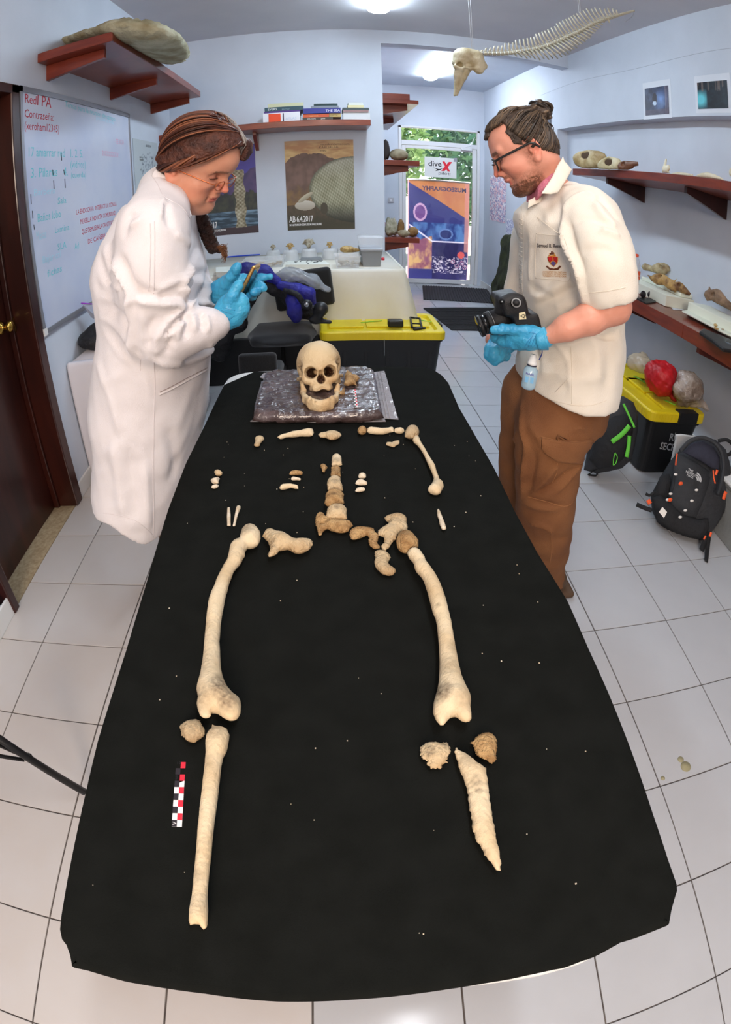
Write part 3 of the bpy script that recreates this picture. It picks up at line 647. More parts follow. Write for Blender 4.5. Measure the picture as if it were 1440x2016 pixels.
bone('rib_fragment', C2, [(720,630),(740,605),(830,595),(900,610),(900,638),(830,620),(740,640)], BPALE, 'lowest, longest of the three rib pieces left of the column', 'rib', group=RG)
RG = 'little hand bones at the left edge'
bone('hand_bone', C2, [(105,480),(120,465),(160,470),(187,488),(170,507),(120,505)], BONE, 'topmost of the three small hand bones at the left edge of the cloth', 'bone', group=RG, rough=.2)
bone('hand_bone', C2, [(72,560),(85,540),(108,545),(112,530),(160,538),(148,560),(145,585),(90,580)], BWHITE, 'middle and largest of the three small hand bones at the left edge', 'bone', group=RG, rough=.15)
bone('hand_bone', C2, [(78,615),(110,605),(150,598),(145,615),(110,630),(80,628)], BWHITE, 'lowest and thinnest of the three small hand bones at the left edge', 'bone', group=RG)
RG = 'pair of finger bones'
bone('finger_bone', C2, [(225,900),(230,815),(255,812),(262,880),(262,985),(228,985)], BWHITE, 'left, upright one of the pair of slim white finger bones', 'bone', group=RG)
bone('finger_bone', C2, [(280,985),(290,940),(310,830),(320,800),(355,800),(355,820),(330,880),(305,985),(290,990)], BWHITE, 'right, slanted one of the pair of slim white finger bones', 'bone', group=RG)
# broken hollow mouth of the shin bone
# crumbs of bone dust on the cloth
rs = random.Random(5); V = []; F = []
for k in range(60):
    x, y = rs.uniform(-.3, .37), rs.uniform(.1, 1.3); s = rs.uniform(.0004, .0011)
    a, b = boxm(x-s, x+s, y-s, y+s, T+.0005, T+.0005+s); V, F = join((V, F), (a, b))
tag(obj('bone_crumbs', V, F, BWHITE, smooth=False), 'white specks of bone dust scattered over the black cloth', 'crumbs', kind='stuff')
# the ten centimetre photo scale
RED = mat('scale_red', (214, 40, 60), .5); BLK = mat('scale_black', (40, 34, 40), .5); WHT = mat('scale_white', (236, 232, 230), .5)
def scale_bar(A, B, w, label, n=10, flip=1, z=T+.002, tip='A'):
    A, B = Vector(A), Vector(B); x = (B - A).normalized(); y = Vector((0, 0, 1)).cross(x).normalized()*flip; L = (B - A).length
    t = thing('photo_scale', (A + B)/2, label, 'ruler')
    nz = Vector((0, 0, 1)); 
    obj('card', orient(boxm(0, L, -w/2, w/2, -.001, 0)[0], A, x, y, nz), boxm(0, 1, 0, 1, 0, 1)[1], WHT, t, smooth=False)
    for i in range(n):
        for s, c in ((0, RED if i % 2 == 0 else None), (-1, BLK if i % 2 else None)):
            if c is None or (i == 0 and s == -1 and n == 10): continue
            y0 = s*w/2 if s else 0
            obj('red_square' if c is RED else 'black_square', orient([(L*i/n, y0, .0003), (L*(i+1)/n, y0, .0003), (L*(i+1)/n, y0 + w/2, .0003), (L*i/n, y0 + w/2, .0003)], A, x, y, nz), [(0, 1, 2, 3)], c, t, smooth=False)
    return t, A, x, y, L
t_, A_, x_, y_, L_ = scale_bar(PZ(356.7, 1500.5, T), PZ(348.2, 1627.7, T), .0132, 'red, black and white ten centimetre scale card left of the shin bone', flip=1)
text('10', A_ + x_*.0035 - y_*.006, y_, -x_, .006, BLK, t_, ext=.0006)
text('cm', A_ + x_*.021 - y_*.006, x_, y_, .006, BLK, t_, ext=.0006)
text('A', A_ + x_*.0925 - y_*.0055, x_, y_, .007, WHT, t_, ext=.0008)
# ------------------------------------------------------------------ ceiling battens
LAMPM = {}
def batten(name, x, y0, y1, z, watts, col, label, r=0):
    t = thing(name, (x, (y0+y1)/2, z), label, 'ceiling light')
    h = obj('housing', *join(boxm(x-.06, x+.06, y0+.02, y1-.02, z-.03, z), boxm(x-.03, x+.03, y0, y0+.03, z-.06, z), boxm(x-.03, x+.03, y1-.03, y1, z-.06, z)), M['white'], t, smooth=False); bevel(h, .006)
    area = .16*(y1-y0)*1.6
    m = bpy.data.materials.new('glowing_diffuser'); m.use_nodes = True; b = m.node_tree.nodes['Principled BSDF']
    b.inputs['Emission Color'].default_value = (*col, 1); b.inputs['Emission Strength'].default_value = watts/(math.pi*area); b.inputs['Base Color'].default_value = (.9, .9, .9, 1)
    prof = [(x + .085*math.cos(a), z - .012 - .06*abs(math.sin(a))**.7) for a in np.linspace(0, -PI, 13)]
    rings = [[((p[0]-x)*s + x, yy, z - .012 + (p[1] - z + .012)*s) for p in prof] for yy, s in ((y0+.01, .7), (y0+.04, 1), (y1-.04, 1), (y1-.01, .7))]
    obj('diffuser', *ring_mesh(rings), m, t)
    return t
batten('fluorescent_batten', .455, 2.75, 4.22, ZC, P_BATTEN, C_BATTEN, 'glowing white ceiling light cut off by the top edge of the photo')
batten('fluorescent_batten', 1.36, 5.55, 7.0, 2.98, P_HALL, C_HALL, 'glowing tube light on the hall ceiling left of the dolphin skull')

# ------------------------------------------------------------------ wall shelves
def bracket(name, p, xdir, m, t, L=.28, h=.10, h2=.045, th=.03):
    """tapered board under a shelf: p at the wall, just under the board"""
    x = Vector(xdir); w = Vector((0, 0, 1)).cross(x)
    V = [(0, -th/2, 0), (L, -th/2, 0), (L, -th/2, -h2), (0, -th/2, -h), (0, th/2, 0), (L, th/2, 0), (L, th/2, -h2), (0, th/2, -h)]
    o = obj(name, orient(V, p, x, w, (0, 0, 1)), [(0,1,2,3),(4,7,6,5),(0,4,5,1),(1,5,6,2),(2,6,7,3),(3,7,4,0)], m, t, smooth=False); bevel(o, .002); return o
t = thing('wall_shelf', (XL+.2, 3.38, 2.24), 'high red-brown shelf on the left wall carrying a big flat fossil', 'shelf')
box('board', XL, XL+.388, 2.42, 4.36, 2.248, 2.302, M['redwood'], t, bev=.003)
for y in (2.53, 3.42, 4.31): bracket('bracket', (XL, y, 2.248), (1, 0, 0), M['redwood'], t, .31, .09, .05)
t = thing('wall_shelf', (-.45, 4.7, 1.92), 'long shelf on the back wall above the two posters, piled with books', 'shelf')
box('board', XL, .40, 4.5, YB, 1.93, 1.985, M['redwood'], t, bev=.003)
for x in (-1.05, -.53): bracket('bracket', (x, YB, 1.93), (0, -1, 0), M['redwood'], t, .2, .16, .03, .03)
# fossil slab lying on the left shelf: swollen on a tilted plane
def swell_on(p0, n, px, m, name, zs=.5, rough=.1, xdir=None, parent=None, maxn=700, jag=0, low=.9, holes=()):
    n = Vector(n).normalized(); p0 = Vector(p0); x = Vector(xdir or (1, 0, 0)); x = (x - n*x.dot(n)).normalized(); y = n.cross(x)
    def q(u, v):
        d = ray(u, v); s = (p0 - EYE).dot(n)/d.dot(n); w = EYE + d*s - p0; return (w.dot(x), w.dot(y))
    V, F, lo = swell([q(u, v) for u, v in px], zs, maxn, rough, low=low, jag=jag, holes=[[q(u, v) for u, v in h] for h in holes])
    return obj(name, orient(V, p0, x, y, n), F, m, parent)
FOS = mat('fossil_plaster', (190, 186, 158), .85, rgb2=(136, 124, 92), scale=7, bump=3, bscale=40, lo=.35, hi=.6)
FOS2 = mat('fossil_edge', (206, 204, 186), .9, rgb2=(170, 160, 130), scale=12, bump=2, bscale=40)
t = thing('fossil_slab', (XL+.2, 3.3, 2.302), 'large flat cream and brown fossil slab lying on the high left shelf', 'fossil')
swell_on((XL+.3, 3.2, 2.36), (.30, 0, .95), [(87,90),(112,80),(150,68),(185,56),(222,47),(246,47),(283,52),(320,58),(350,72),(366,86),(374,108),(362,120),(338,127),(318,122),(290,108),(262,90),(235,72),(205,80),(150,92),(96,97)], FOS, 'slab', .42, .35, parent=t, jag=.006)
swell_on((XL+.36, 3.4, 2.38), (.30, 0, .95), [(240,68),(256,63),(282,76),(310,96),(330,112),(334,122),(320,124),(296,110),(266,92)], FOS2, 'rim_piece', .7, .1, parent=t)
# ------------------------------------------------------------------ books
def book(u0, u1, v0, v1, yf, dep, rgb, label, ang=0, spine=(), zb=None, rgb2=None, group='books on the back wall shelf'):
    a, b = PY(u0, (v0+v1)/2, yf), PY(u1, (v0+v1)/2, yf); um = (u0+u1)/2
    z1, z0 = PY(um, v0, yf).z, PY(um, v1, yf).z
    if zb is not None: z0 = zb
    x0, x1 = a.x, b.x; th = z1 - z0; k = min(.003, th*.15)
    t = thing('book', ((x0+x1)/2, yf + dep/2, z0), label, 'book', group)
    m = mat('cover_%d_%d_%d' % rgb, rgb, .45); pg = mat('book_pages', (222, 214, 192), .8)
    V, F = join(boxm(x0, x1, yf, yf+dep, z0, z0+k), boxm(x0, x1, yf, yf+dep, z1-k, z1), boxm(x0, x1, yf, yf+k*1.2, z0+k, z1-k))
    A = PY(um, (v0+v1)/2, yf); c = ((x0+x1)/2, yf+dep/2)
    obj('cover', rotz(V, ang, c), F, m, t, smooth=False)
    V, F = boxm(x0+.004, x1-.004, yf+k*1.2, yf+dep-.004, z0+k, z1-k); obj('pages', rotz(V, ang, c), F, pg, t, smooth=False)
    for s, f0, sz, col in spine:
        text(s, (x0 + (x1-x0)*f0, yf-.0005, z0 + th*.25), (1, 0, 0), (0, 0, 1), sz, mat('spine_ink_%d_%d_%d' % col, col, .5), t)
    return t, z1
S = 1.985
t, z = book(518, 591, 221.5, 238, 4.53, .25, (226, 226, 232), 'thick white book with an orange spine panel, bottom left of the shelf', zb=S+.001)
a = PY(529, 225, 4.529); b = PY(553, 235.5, 4.529); box('spine_panel', a.x, b.x, 4.527, 4.53, S+.004, z-.008, mat('orange_print', (226, 74, 34), .5), t)
a = PY(557, 225, 4.529); box('spine_mark', a.x, a.x+.008, 4.527, 4.53, S+.004, z-.008, mat('ink_navy', (40, 40, 70), .5), t)
text('ATLAS', (a.x + .02, 4.526, S+.015), (1, 0, 0), (0, 0, 1), .03, mat('pale_ink', (190, 206, 226), .5), t)
t, z = book(520, 592, 218, 221.5, 4.535, .24, (70, 44, 120), 'thin purple book on top of the thick white book', zb=z+.001)
t, z = book(521, 597, 210, 218, 4.54, .24, (34, 72, 84), 'dark teal book with white letters, second from top of left pile', zb=z+.001, spine=[('EVERS', .08, .028, (225, 230, 225)), ('geology', .45, .02, (120, 150, 160))])
t, z = book(527, 597, 203, 209.5, 4.56, .2, (196, 196, 160), 'pale yellow-green book topping the left pile', R(2), zb=z+.001)
t, z = book(596, 656, 230.5, 233.5, 4.53, .24, (60, 56, 50), 'thin black and white patterned booklet at the bottom of middle pile', zb=S+.001, spine=[('WILDLIFE', .15, .016, (220, 215, 205)), ('guide', .6, .016, (220, 215, 205))])
t, z2 = book(597, 648, 224.5, 230, 4.54, .22, (206, 88, 50), 'orange-red book in the middle pile under the blue one', zb=z+.001, spine=[('mammals', .25, .018, (250, 200, 120))])
t, z3 = book(648.5, 672, 223, 230, 4.545, .2, (200, 176, 110), 'short tan book beside the orange-red one in the middle pile', zb=z+.001, spine=[('EARTH', .1, .018, (120, 90, 40))])
z = max(z2, z3)
t, z = book(597, 671, 212.5, 223, 4.53, .24, (40, 48, 128), 'royal blue book with white lettering in the middle pile', zb=z+.001, spine=[('THE SEA', .6, .03, (225, 228, 240))])
t, z = book(612, 667, 208.5, 212.5, 4.55, .22, (120, 128, 136), 'grey spiral-bound notebook on the blue book', zb=z+.001)
t, z = book(618, 665, 204.5, 208, 4.56, .2, (34, 70, 74), 'dark green spiral notebook topping the middle pile', zb=z+.001)
for k in range(22):
    x = PY(619 + k*2.1, 206, 4.555).x; obj('coil', *tubem([(x, 4.556 + .006*math.cos(q), z - .003 + .008*math.sin(q)) for q in np.linspace(0, 5.6, 8)], .0011, 4), M['black'], t)
t, z = book(676, 729, 221, 228.5, 4.56, .22, (206, 210, 212), 'white plastic-wrapped book at the bottom of the right pile', zb=S+.001)
t, z = book(676, 726, 216.5, 221, 4.55, .22, (140, 110, 108), 'brown-grey book in the right pile', zb=z+.001)
t, z = book(675, 727, 212, 216.5, 4.55, .22, (52, 66, 68), 'dark slate book in the right pile', zb=z+.001)
t, z = book(685, 717, 207, 212, 4.57, .16, (206, 196, 152), 'small beige book near the top of the right pile', zb=z+.001)
t, z = book(686, 715, 201.5, 207, 4.58, .15, (196, 200, 196), 'small pale grey book topping the right pile', zb=z+.001)

# ------------------------------------------------------------------ museum posters on the back wall
PRINT = vcol_mat('poster_print', .45, .4)
def arm_poster(s, t):
    x, y = s, t                       # mountain sunset, ridge, giant armadillo shell
    sky = mixc((226, 196, 136), (190, 140, 96), .5 + fbm(x, y*4, 2.2, 4, 1)*.9)
    sky = mixc(sky, (160, 128, 104), max(0, (y - .93)*8)); c = sky
    rid = .80 + .055*math.exp(-((x-.27)/.16)**2) + .045*math.exp(-((x-.5)/.1)**2) - .06*max(0, (x-.6))/.4 + .008*fbm(x, 0, 20, 3, 2)
    if x < .08: rid -= (.08 - x)*.6
    if y < rid: c = mixc((96, 74, 66), (120, 92, 82), .5 + fbm(x, y, 6, 3, 3)); c = mixc(c, (134, 104, 62), max(0, (.52 - y)*3.5) + .4*fbm(x, y, 14, 3, 4)*(y < .5))
    if y < .28: c = mixc((92, 76, 60), (66, 62, 48), (.28 - y)*5 + .5*fbm(x, y, 12, 3, 5))
    dx, dy = (x - 1.02)/.68, (y - .44)/.37; r = dx*dx + dy*dy
    if r < 1:
        b = .5 + .5*math.sin((x*1.1 + y*.35)*125)*math.sin((y*1.1 - x*.35)*110)
        c = mixc((104, 102, 74), (178, 176, 150), b*.75 + .25 + .2*fbm(x, y, 8, 2, 6))
        c = mixc(c, (196, 198, 192), max(0, (y - .55)*2.2)*.8); c = mixc((58, 62, 50), c, min(1, (1 - r)*4 + .35)); c = mixc((48, 50, 42), c, min(1, max(0, (y - .08)*4.5)))
    hx, hy = x - .27, y - .27
    if (hx/.15)**2 + (hy/.055)**2 < 1: c = mixc((168, 156, 138), (206, 200, 186), (hy + .05)*10)
    ex, ey = (x - .28)*.9 + (y - .36)*.43, -(x - .28)*.43 + (y - .36)*.9
    if (ex/.12)**2 + (ey/.028)**2 < 1: c = mixc((150, 138, 116), (198, 188, 162), (ey + .03)*18)
    if (x - .55)**2 + ((y - .23)/1.2)**2 < .003: c = (70, 64, 50)
    return c
def pil_poster(s, t):
    c = mixc((86, 84, 168), (74, 66, 150), t + fbm(s, t, 3, 3, 1)*.4)
    if t < .70 + .05*math.sin(s*7) + .02*fbm(s, 0, 9, 2, 2): c = mixc((66, 56, 96), (88, 72, 110), .5 + fbm(s, t, 5, 3, 3))
    if t < .46 + .03*fbm(s, 0, 14, 3, 4): c = mixc((46, 50, 52), (66, 70, 58), .5 + fbm(s, t, 10, 3, 5))
    if t < .26: c = mixc((44, 62, 74), (118, 146, 166), .35 + fbm(s*.6, t*5, 5, 4, 6))
    if t < .08: c = (66, 52, 56)
    w = .075 + .012*math.sin(t*30) ; x0 = .74 + .01*math.sin(t*5)
    if abs(s - x0) < w and .07 < t < .72: c = mixc((106, 96, 72), (190, 182, 158), .5 + .35*math.sin(t*150)*math.sin(s*90) + .4*fbm(s, t, 16, 3, 8))
    return c
def poster(x0, x1, z0, z1, fn, label, nx=180, ny=250):
    t = thing('museum_poster', ((x0+x1)/2, YB-.003, z0), label, 'poster')
    sheet('print', (x0, YB-.003, z0), (x1-x0, 0, 0), (0, 0, z1-z0), nx, ny, fn, PRINT, t, .002)
    w = x1 - x0; wh = mat('white_print', (232, 230, 226), .5)
    text('AB 6.4.2017', (x0 + w*.03, YB-.004, z0 + .075), (1, 0, 0), (0, 0, 1), .078, wh, t, spacing=.92, width=w*.355, bold=.0015)
    text('IM NATURKUNDEMUSEUM KARLSRUHE', (x0 + w*.03, YB-.004, z0 + .04), (1, 0, 0), (0, 0, 1), .026, wh, t, width=w*.475, bold=.0008)
    dk = mat('brown_print', (96, 72, 58), .5)
    return t, dk
p0, dk = poster(-.300, .281, 1.012, 1.842, arm_poster, 'poster of a giant scaly armoured animal before a sunset mountain')
for i, (s_, f, w_) in enumerate((('naturkundemuseum', .52, .42), ('KARLSRUHE', .5, .28), ('neu', .52, .08))):
    text(s_, (-.300 + .581*f, YB-.004, 1.79 - i*.028), (1, 0, 0), (0, 0, 1), .03, dk, p0, width=.581*w_)
p1, dk = poster(-1.135, -.553, 1.012, 1.842, pil_poster, 'blue-violet poster with a rough stone pillar, partly behind the woman')

# ------------------------------------------------------------------ whiteboard and the sheet beside it on the left wall
t = thing('whiteboard', (XL, 2.98, .87), 'big whiteboard with red and faded turquoise handwriting on the left wall', 'whiteboard')
BX = XL + .018; WY0, WY1, WZ0, WZ1 = 2.215, 3.725, .872, 2.088
box('board', XL+.001, BX-.002, WY0+.01, WY1-.01, WZ0+.01, WZ1-.01, mat('board_enamel', (206, 212, 228), .22, rgb2=(190, 200, 224), scale=2.2, spec=.6), t)
fm = mat('frame_aluminium', (150, 152, 158), .4, .6); fo = obj('frame', *join(boxm(XL, BX+.004, WY0, WY0+.022, WZ0, WZ1), boxm(XL, BX+.004, WY1-.018, WY1, WZ0, WZ1), boxm(XL, BX+.004, WY0, WY1, WZ1-.03, WZ1), boxm(XL, BX+.004, WY0, WY1, WZ0, WZ0+.022)), fm, t, smooth=False)
obj('corner_cap', *boxm(XL, BX+.006, WY0-.004, WY0+.03, WZ0-.004, WZ0+.03), M['white'], t, smooth=False)
def wtext(s, u, v, size, m, sl=0, wd=None, shear=.12):
    p = PX(u, v, BX); p.y += .012; y = Vector((0, 1, sl)).normalized(); text(s, (BX-.0015, p.y, p.z), y, Vector((0, 0, 1)) , size, m, t, name='handwriting', shear=shear, width=wd, ext=.0, kind='stuff')
for s, u, v, z_, m_, sl, wd in (('Red', 46, 201, .07, 'ink_red', -.02, .115), ('I PA', 70, 206, .085, 'ink_red', -.02, .15), ('Contraseña:', 46, 230, .062, 'ink_red', 0, .30), ('(xeroham12345)', 46, 254, .06, 'ink_red', 0, .36),
                         ('- TE 10,50', 225, 282, .05, 'ink_pink', 0, .17), ('20XXXXXXX1', 200, 306, .05, 'ink_pink', -.02, .30), ('LA ENDOCAVA  INTERACTUA CON LA', 149, 423, .04, 'ink_red', .02, .62), ('MEREELLA INDUCTA COMUNIDAD', 157, 442, .04, 'ink_red', .02, .55),
                         ('QUE DEMUELA LA CANTIDAD', 160, 462, .04, 'ink_red', .02, .5), ('DE CAÑERIA', 172, 481, .04, 'ink_red', .02, .3), ('Temas para la reunion de campo', 126, 209, .05, 'ink_teal', -.03, .75), ('proximo mes', 188, 234, .04, 'ink_faint', -.03, .3),
                         ('17 amarrar red   1. 2. 5.', 52, 308, .07, 'ink_teal', 0, .62), ('3. Pilares   4.', 58, 350, .07, 'ink_teal', 0, .4), ('(vidrios)', 137, 330, .06, 'ink_teal', 0, .2), ('(cuerda)', 138, 350, .05, 'ink_teal', 0, .2), ('Barbera', 64, 386, .05, 'ink_faint', 0, .22),
                         ('Sala', 112, 402, .05, 'ink_teal', 0, .1), ('Baños lobo', 72, 438, .06, 'ink_teal', 0, .25), ('Lamina', 106, 460, .045, 'ink_teal', 0, .17), ('Mesas', 70, 474, .06, 'ink_faint', 0, .1), ('SLA', 112, 494, .05, 'ink_teal', 0, .1), ('Ad', 146, 492, .05, 'ink_teal', 0, .06), ('Bajar cal', 82, 520, .05, 'ink_faint', 0, .2), ('fichas', 92, 547, .05, 'ink_teal', 0, .16)):
    wtext(s, u, v, z_, M[m_], sl, wd)
for u, v0, v1 in ((121,302,316),(106,355,372),(128,352,370),(104,334,345),(126,334,344),(61,382,402),(64,415,430),(67,442,452)):
    a, b = PX(u, v0, BX), PX(u+1, v1, BX); obj('marker_stroke', *tubem([(BX-.001, a.y, a.z), (BX-.001, b.y, b.z)], .0018, 4), M['ink_black'], t)
t = thing('wall_notice', (XL, 4.13, 1.5), 'grey printed sheet with a scatter diagram taped right of the whiteboard', 'poster')
def note(s, q):
    if abs(fbm(s, q, 30, 2, 3)) > .42 and (s-.55)**2 + (q-.5)**2 < .09: return (110, 118, 130)
    return (188, 196, 200)
sheet('paper', (XL+.003, 3.822, 1.47), (0, .61, 0), (0, 0, .44), 50, 40, note, vcol_mat('notice_print', .7), t)
for s_, y, z in (('SECUENCIA', 4.12, 1.86), ('nivel A', 3.95, 1.76), ('depositos', 3.95, 1.74), ('perfil', 4.25, 1.76), ('piso', 3.95, 1.66)): text(s_, (XL+.004, y, z), (0, 1, 0), (0, 0, 1), .026, M['ink_black'], t)

# ------------------------------------------------------------------ hall shelves, stones, switch, posters on the glass
def hshelf(zt, th, label, y0=4.96, x1=.872):
    t = thing('hall_shelf', (XH+.16, y0+1, zt-th), label, 'shelf')
    box('board', XH, x1, y0+.06, y0+2.4, zt-th, zt, M['redwood'], t, bev=.003)
    for y in (y0+.2, y0+1.2, y0+2.2): bracket('bracket', (XH, y, zt-th), (1, 0, 0), M['redwood'], t, .25, .10, .05)
    return t
def pz_at(u, v, y): return PY(u, v, y).z
hshelf(2.265, .04, 'upper red-brown hall shelf, its pale underside lit, left of the door')
t = thing('hall_shelf', (XH+.1, 5.1, 2.27), 'short dark board lying on the upper hall shelf', 'board'); box('plank', XH+.002, .80, 5.05, 5.9, 2.267, 2.33, M['redwood'], t, bev=.003); t.name = 'wooden_board'
hshelf(1.662, .05, 'middle red-brown hall shelf holding a round stone')
hshelf(.92, .05, 'lowest red-brown hall shelf holding a heap of fossils')
def rock(name, c, r, m, label, seed, cat='stone', group=None, ra=.2, rot=0):
    rs = np.random.RandomState(seed); V, F = spherem((0, 0, 0), 1, 18, 12); V = np.array(V)
    n = np.array([mnoise.fractal(Vector(p)*1.3 + Vector((seed*3.1, 0, 0)), .6, 2, 4) for p in V]); V = V*(1 + ra*n)[:, None]*np.array(r)
    V = rotz(V, rot); V[:, 2] -= V[:, 2].min()
    return tag(obj(name, V + np.array(c), F, m), label, cat, group)
STN = mat('limestone_cobble', (170, 160, 134), .85, rgb2=(128, 116, 92), scale=14, bump=2, bscale=60)
STN2 = mat('brown_fossil', (150, 116, 72), .85, rgb2=(110, 82, 50), scale=18, bump=2, bscale=60)
STN3 = mat('pale_coral', (196, 192, 172), .85, rgb2=(150, 148, 124), scale=25, bump=3, bscale=90)
rock('cobble', (.70, 5.12, 1.662), (.085, .07, .06), STN, 'single round grey stone on the middle hall shelf', 1, ra=.08)
rock('dark_stone', (.583, 5.10, 1.662), (.035, .04, .10), mat('dark_rock', (52, 46, 44), .8), 'tall dark stone at the left end of the middle hall shelf', 2)
FG = 'fossils on the lowest hall shelf'
rock('coral_fossil', (.622, 5.12, .92), (.055, .05, .095), STN3, 'pale knobbly coral lump at the left of the lowest hall shelf', 3, 'fossil', FG, .35)
rock('long_fossil', (.735, 5.08, .92), (.06, .034, .034), STN, 'yellowish potato-shaped fossil in front on the lowest hall shelf', 4, 'fossil', FG, .1, -.45)
rock('upright_fossil', (.725, 5.20, .92), (.03, .03, .085), STN2, 'upright brown fossil stub on the lowest hall shelf', 5, 'fossil', FG, .25)
rock('round_fossil', (.828, 5.13, .92), (.052, .048, .048), STN2, 'roundish brown fossil at the right end of the lowest hall shelf', 6, 'fossil', FG, .1)
rock('small_fossil', (.68, 5.28, .92), (.04, .04, .05), STN3, 'small whitish fossil behind the others on the lowest hall shelf', 7, 'fossil', FG, .3)
p = PY(770, 394, YE); t = thing('light_switch', p, 'small grey light switch on the wall left of the glass door', 'switch')
box('plate', p.x-.04, p.x+.04, YE-.012, YE, p.z-.035, p.z+.035, mat('switch_grey', (190, 190, 196), .5), t, bev=.003); box('rocker', p.x-.012, p.x+.012, YE-.016, YE-.011, p.z-.018, p.z+.018, M['alu'], t)
# shop sign on the glass, mirrored banner behind the glass
t = thing('door_sign', (1.64, YE-.02, 1.58), 'white dive shop sign with a red X taped to the glass door', 'sign')
sx0, sx1, sz0, sz1 = 1.412, 1.862, 1.590, 1.892; SY = YE-.006
sg = box('sign_board', sx0, sx1, SY-.006, SY, sz0, sz1, M['white'], t, bev=.001)
text('dive', (sx0+.05, SY-.0065, sz0+.165), (1, 0, 0), (0, 0, 1), .115, M['ink_black'], t, width=.185, bold=.002)
RX = mat('sign_red', (222, 32, 52), .5)
for s, (x0, z0_, x1, z1_) in enumerate(((.235, .10, .345, .245), (.245, .245, .32, .10))):
    w = .024 if s == 0 else .018
    V = [(sx0+.02+x0-w, SY-.0075-s*.001, sz0+z0_), (sx0+.02+x0+w, SY-.0075-s*.001, sz0+z0_), (sx0+.02+x1+w, SY-.0075-s*.001, sz0+z1_), (sx0+.02+x1-w, SY-.0075-s*.001, sz0+z1_)]
    obj('red_x_stroke', V, [(0, 1, 2, 3)], RX, t, smooth=False)
V = [(sx0+.11, SY-.007, sz0+.145), (sx0+.2, SY-.007, sz0+.125), (sx0+.26, SY-.007, sz0+.14), (sx0+.2, SY-.007, sz0+.105), (sx0+.15, SY-.007, sz0+.09), (sx0+.175, SY-.007, sz0+.118)]
obj('diver_mark', V, [(0, 5, 4, 3, 2, 1)], M['ink_black'], t, smooth=False)
text('pilot:', (sx0+.19, SY-.0065, sz0+.045), (1, 0, 0), (0, 0, 1), .065, M['ink_black'], t, width=.17)
obj('tape', *boxm(sx0+.41, sx0+.46, SY-.008, SY-.006, sz1-.05, sz1+.01), mat('grey_tape', (150, 150, 156), .5), t, smooth=False)
def banner(s, t_):
    # seen from the back: deep blue-violet field, orange corner, pictures below
    c = (84, 88, 150)
    if t_ > .62 + .36*(1 - s)**1.0 and t_ > .62: c = mixc((226, 170, 112), (214, 150, 96), fbm(s, t_, 5, 2, 1) + .5)
    if t_ < .58 and t_ > .40: c = mixc((62, 86, 150), (120, 164, 206), .4 + fbm(s, t_, 7, 4, 2))
    d = ((s - .2)/.11)**2 + ((t_ - .68)/.09)**2
    if d < 1: c = (226, 196, 220) if d > .55 else (150, 110, 170)
    d = ((s - .62)/.12)**2 + ((t_ - .47)/.055)**2
    if d < 1: c = (140, 170, 210) if d > .6 else (70, 84, 140)
    if t_ < .45 - .1*max(0, .4 - s)*2 and s < .4 and t_ > .12: c = mixc((176, 120, 140), (236, 206, 150), .45 + fbm(s, t_, 7, 4, 3)*1.2)
    if s > .4 and t_ < .395: c = mixc((64, 62, 110), (84, 80, 134), .5 + fbm(s, t_, 6, 3, 4))
    if s > .4 and t_ < .395 and abs(fbm(s, t_*3, 16, 3, 5)) > .38 and .08 < t_ < .25: c = (232, 226, 232)
    if ((s - .88)/.06)**2 + ((t_ - .27)/.035)**2 < 1: c = (236, 130, 120)
    for k, (a, b) in enumerate(((.75, .2), (.82, .16), (.9, .19), (.95, .15))):
        q = ((s - a)/.035)**2 + ((t_ - b)/.02)**2
        if .5 < q < 1: c = (220, 170, 190)
    if abs(t_ - .395) < .007 and s > .4: c = (248, 244, 250)
    if s <= .4 and abs(t_ - (.395 + (.4 - s)*.42)) < .009: c = (248, 244, 250)
    if s < .02 or s > .985: c = (236, 200, 206)
    if s > .93 and t_ > .3: c = mixc(c, (232, 176, 160), .8)
    return c
t = thing('banner', (1.64, YE+.14, .02), 'mirror-read museography banner standing behind the glass door', 'banner')
bx0, bx1, bz0, bz1 = 1.195, 2.085, .02, 1.545; BY = YE + .12
bm_ = vcol_mat('banner_print', .6)
bn = sheet('banner_print', (bx0, BY, bz0), (bx1-bx0, 0, 0), (0, 0, bz1-bz0), 130, 220, lambda a, b: mixc(banner(a, b), (186, 186, 216), .30), bm_, t, .002)
bt = bm_.node_tree.nodes['Principled BSDF']; tl_ = bm_.node_tree.nodes.new('ShaderNodeBsdfTranslucent'); mx_ = bm_.node_tree.nodes.new('ShaderNodeMixShader'); mx_.inputs[0].default_value = .55
at_ = [n for n in bm_.node_tree.nodes if n.type == 'ATTRIBUTE'][0]; bm_.node_tree.links.new(at_.outputs['Color'], tl_.inputs[0]); bm_.node_tree.links.new(bt.outputs[0], mx_.inputs[1]); bm_.node_tree.links.new(tl_.outputs[0], mx_.inputs[2])
bm_.node_tree.links.new(mx_.outputs[0], [n for n in bm_.node_tree.nodes if n.type == 'OUTPUT_MATERIAL'][0].inputs[0])
text('MUSEOGRAPHY', (bx1-.045, BY-.003, bz1-.155), (-1, 0, 0), (0, 0, 1), .09, mat('banner_ink', (120, 118, 168), .6), t, ext=-.001, width=.64, bold=.003)
obj('top_bar', *tubem([(bx0-.01, BY, bz1), (bx1+.01, BY, bz1)], .012, 8), M['alu'], t); obj('foot', *boxm(bx0-.02, bx1+.02, BY-.06, BY+.08, -.058, .02), M['alu'], t, smooth=False)
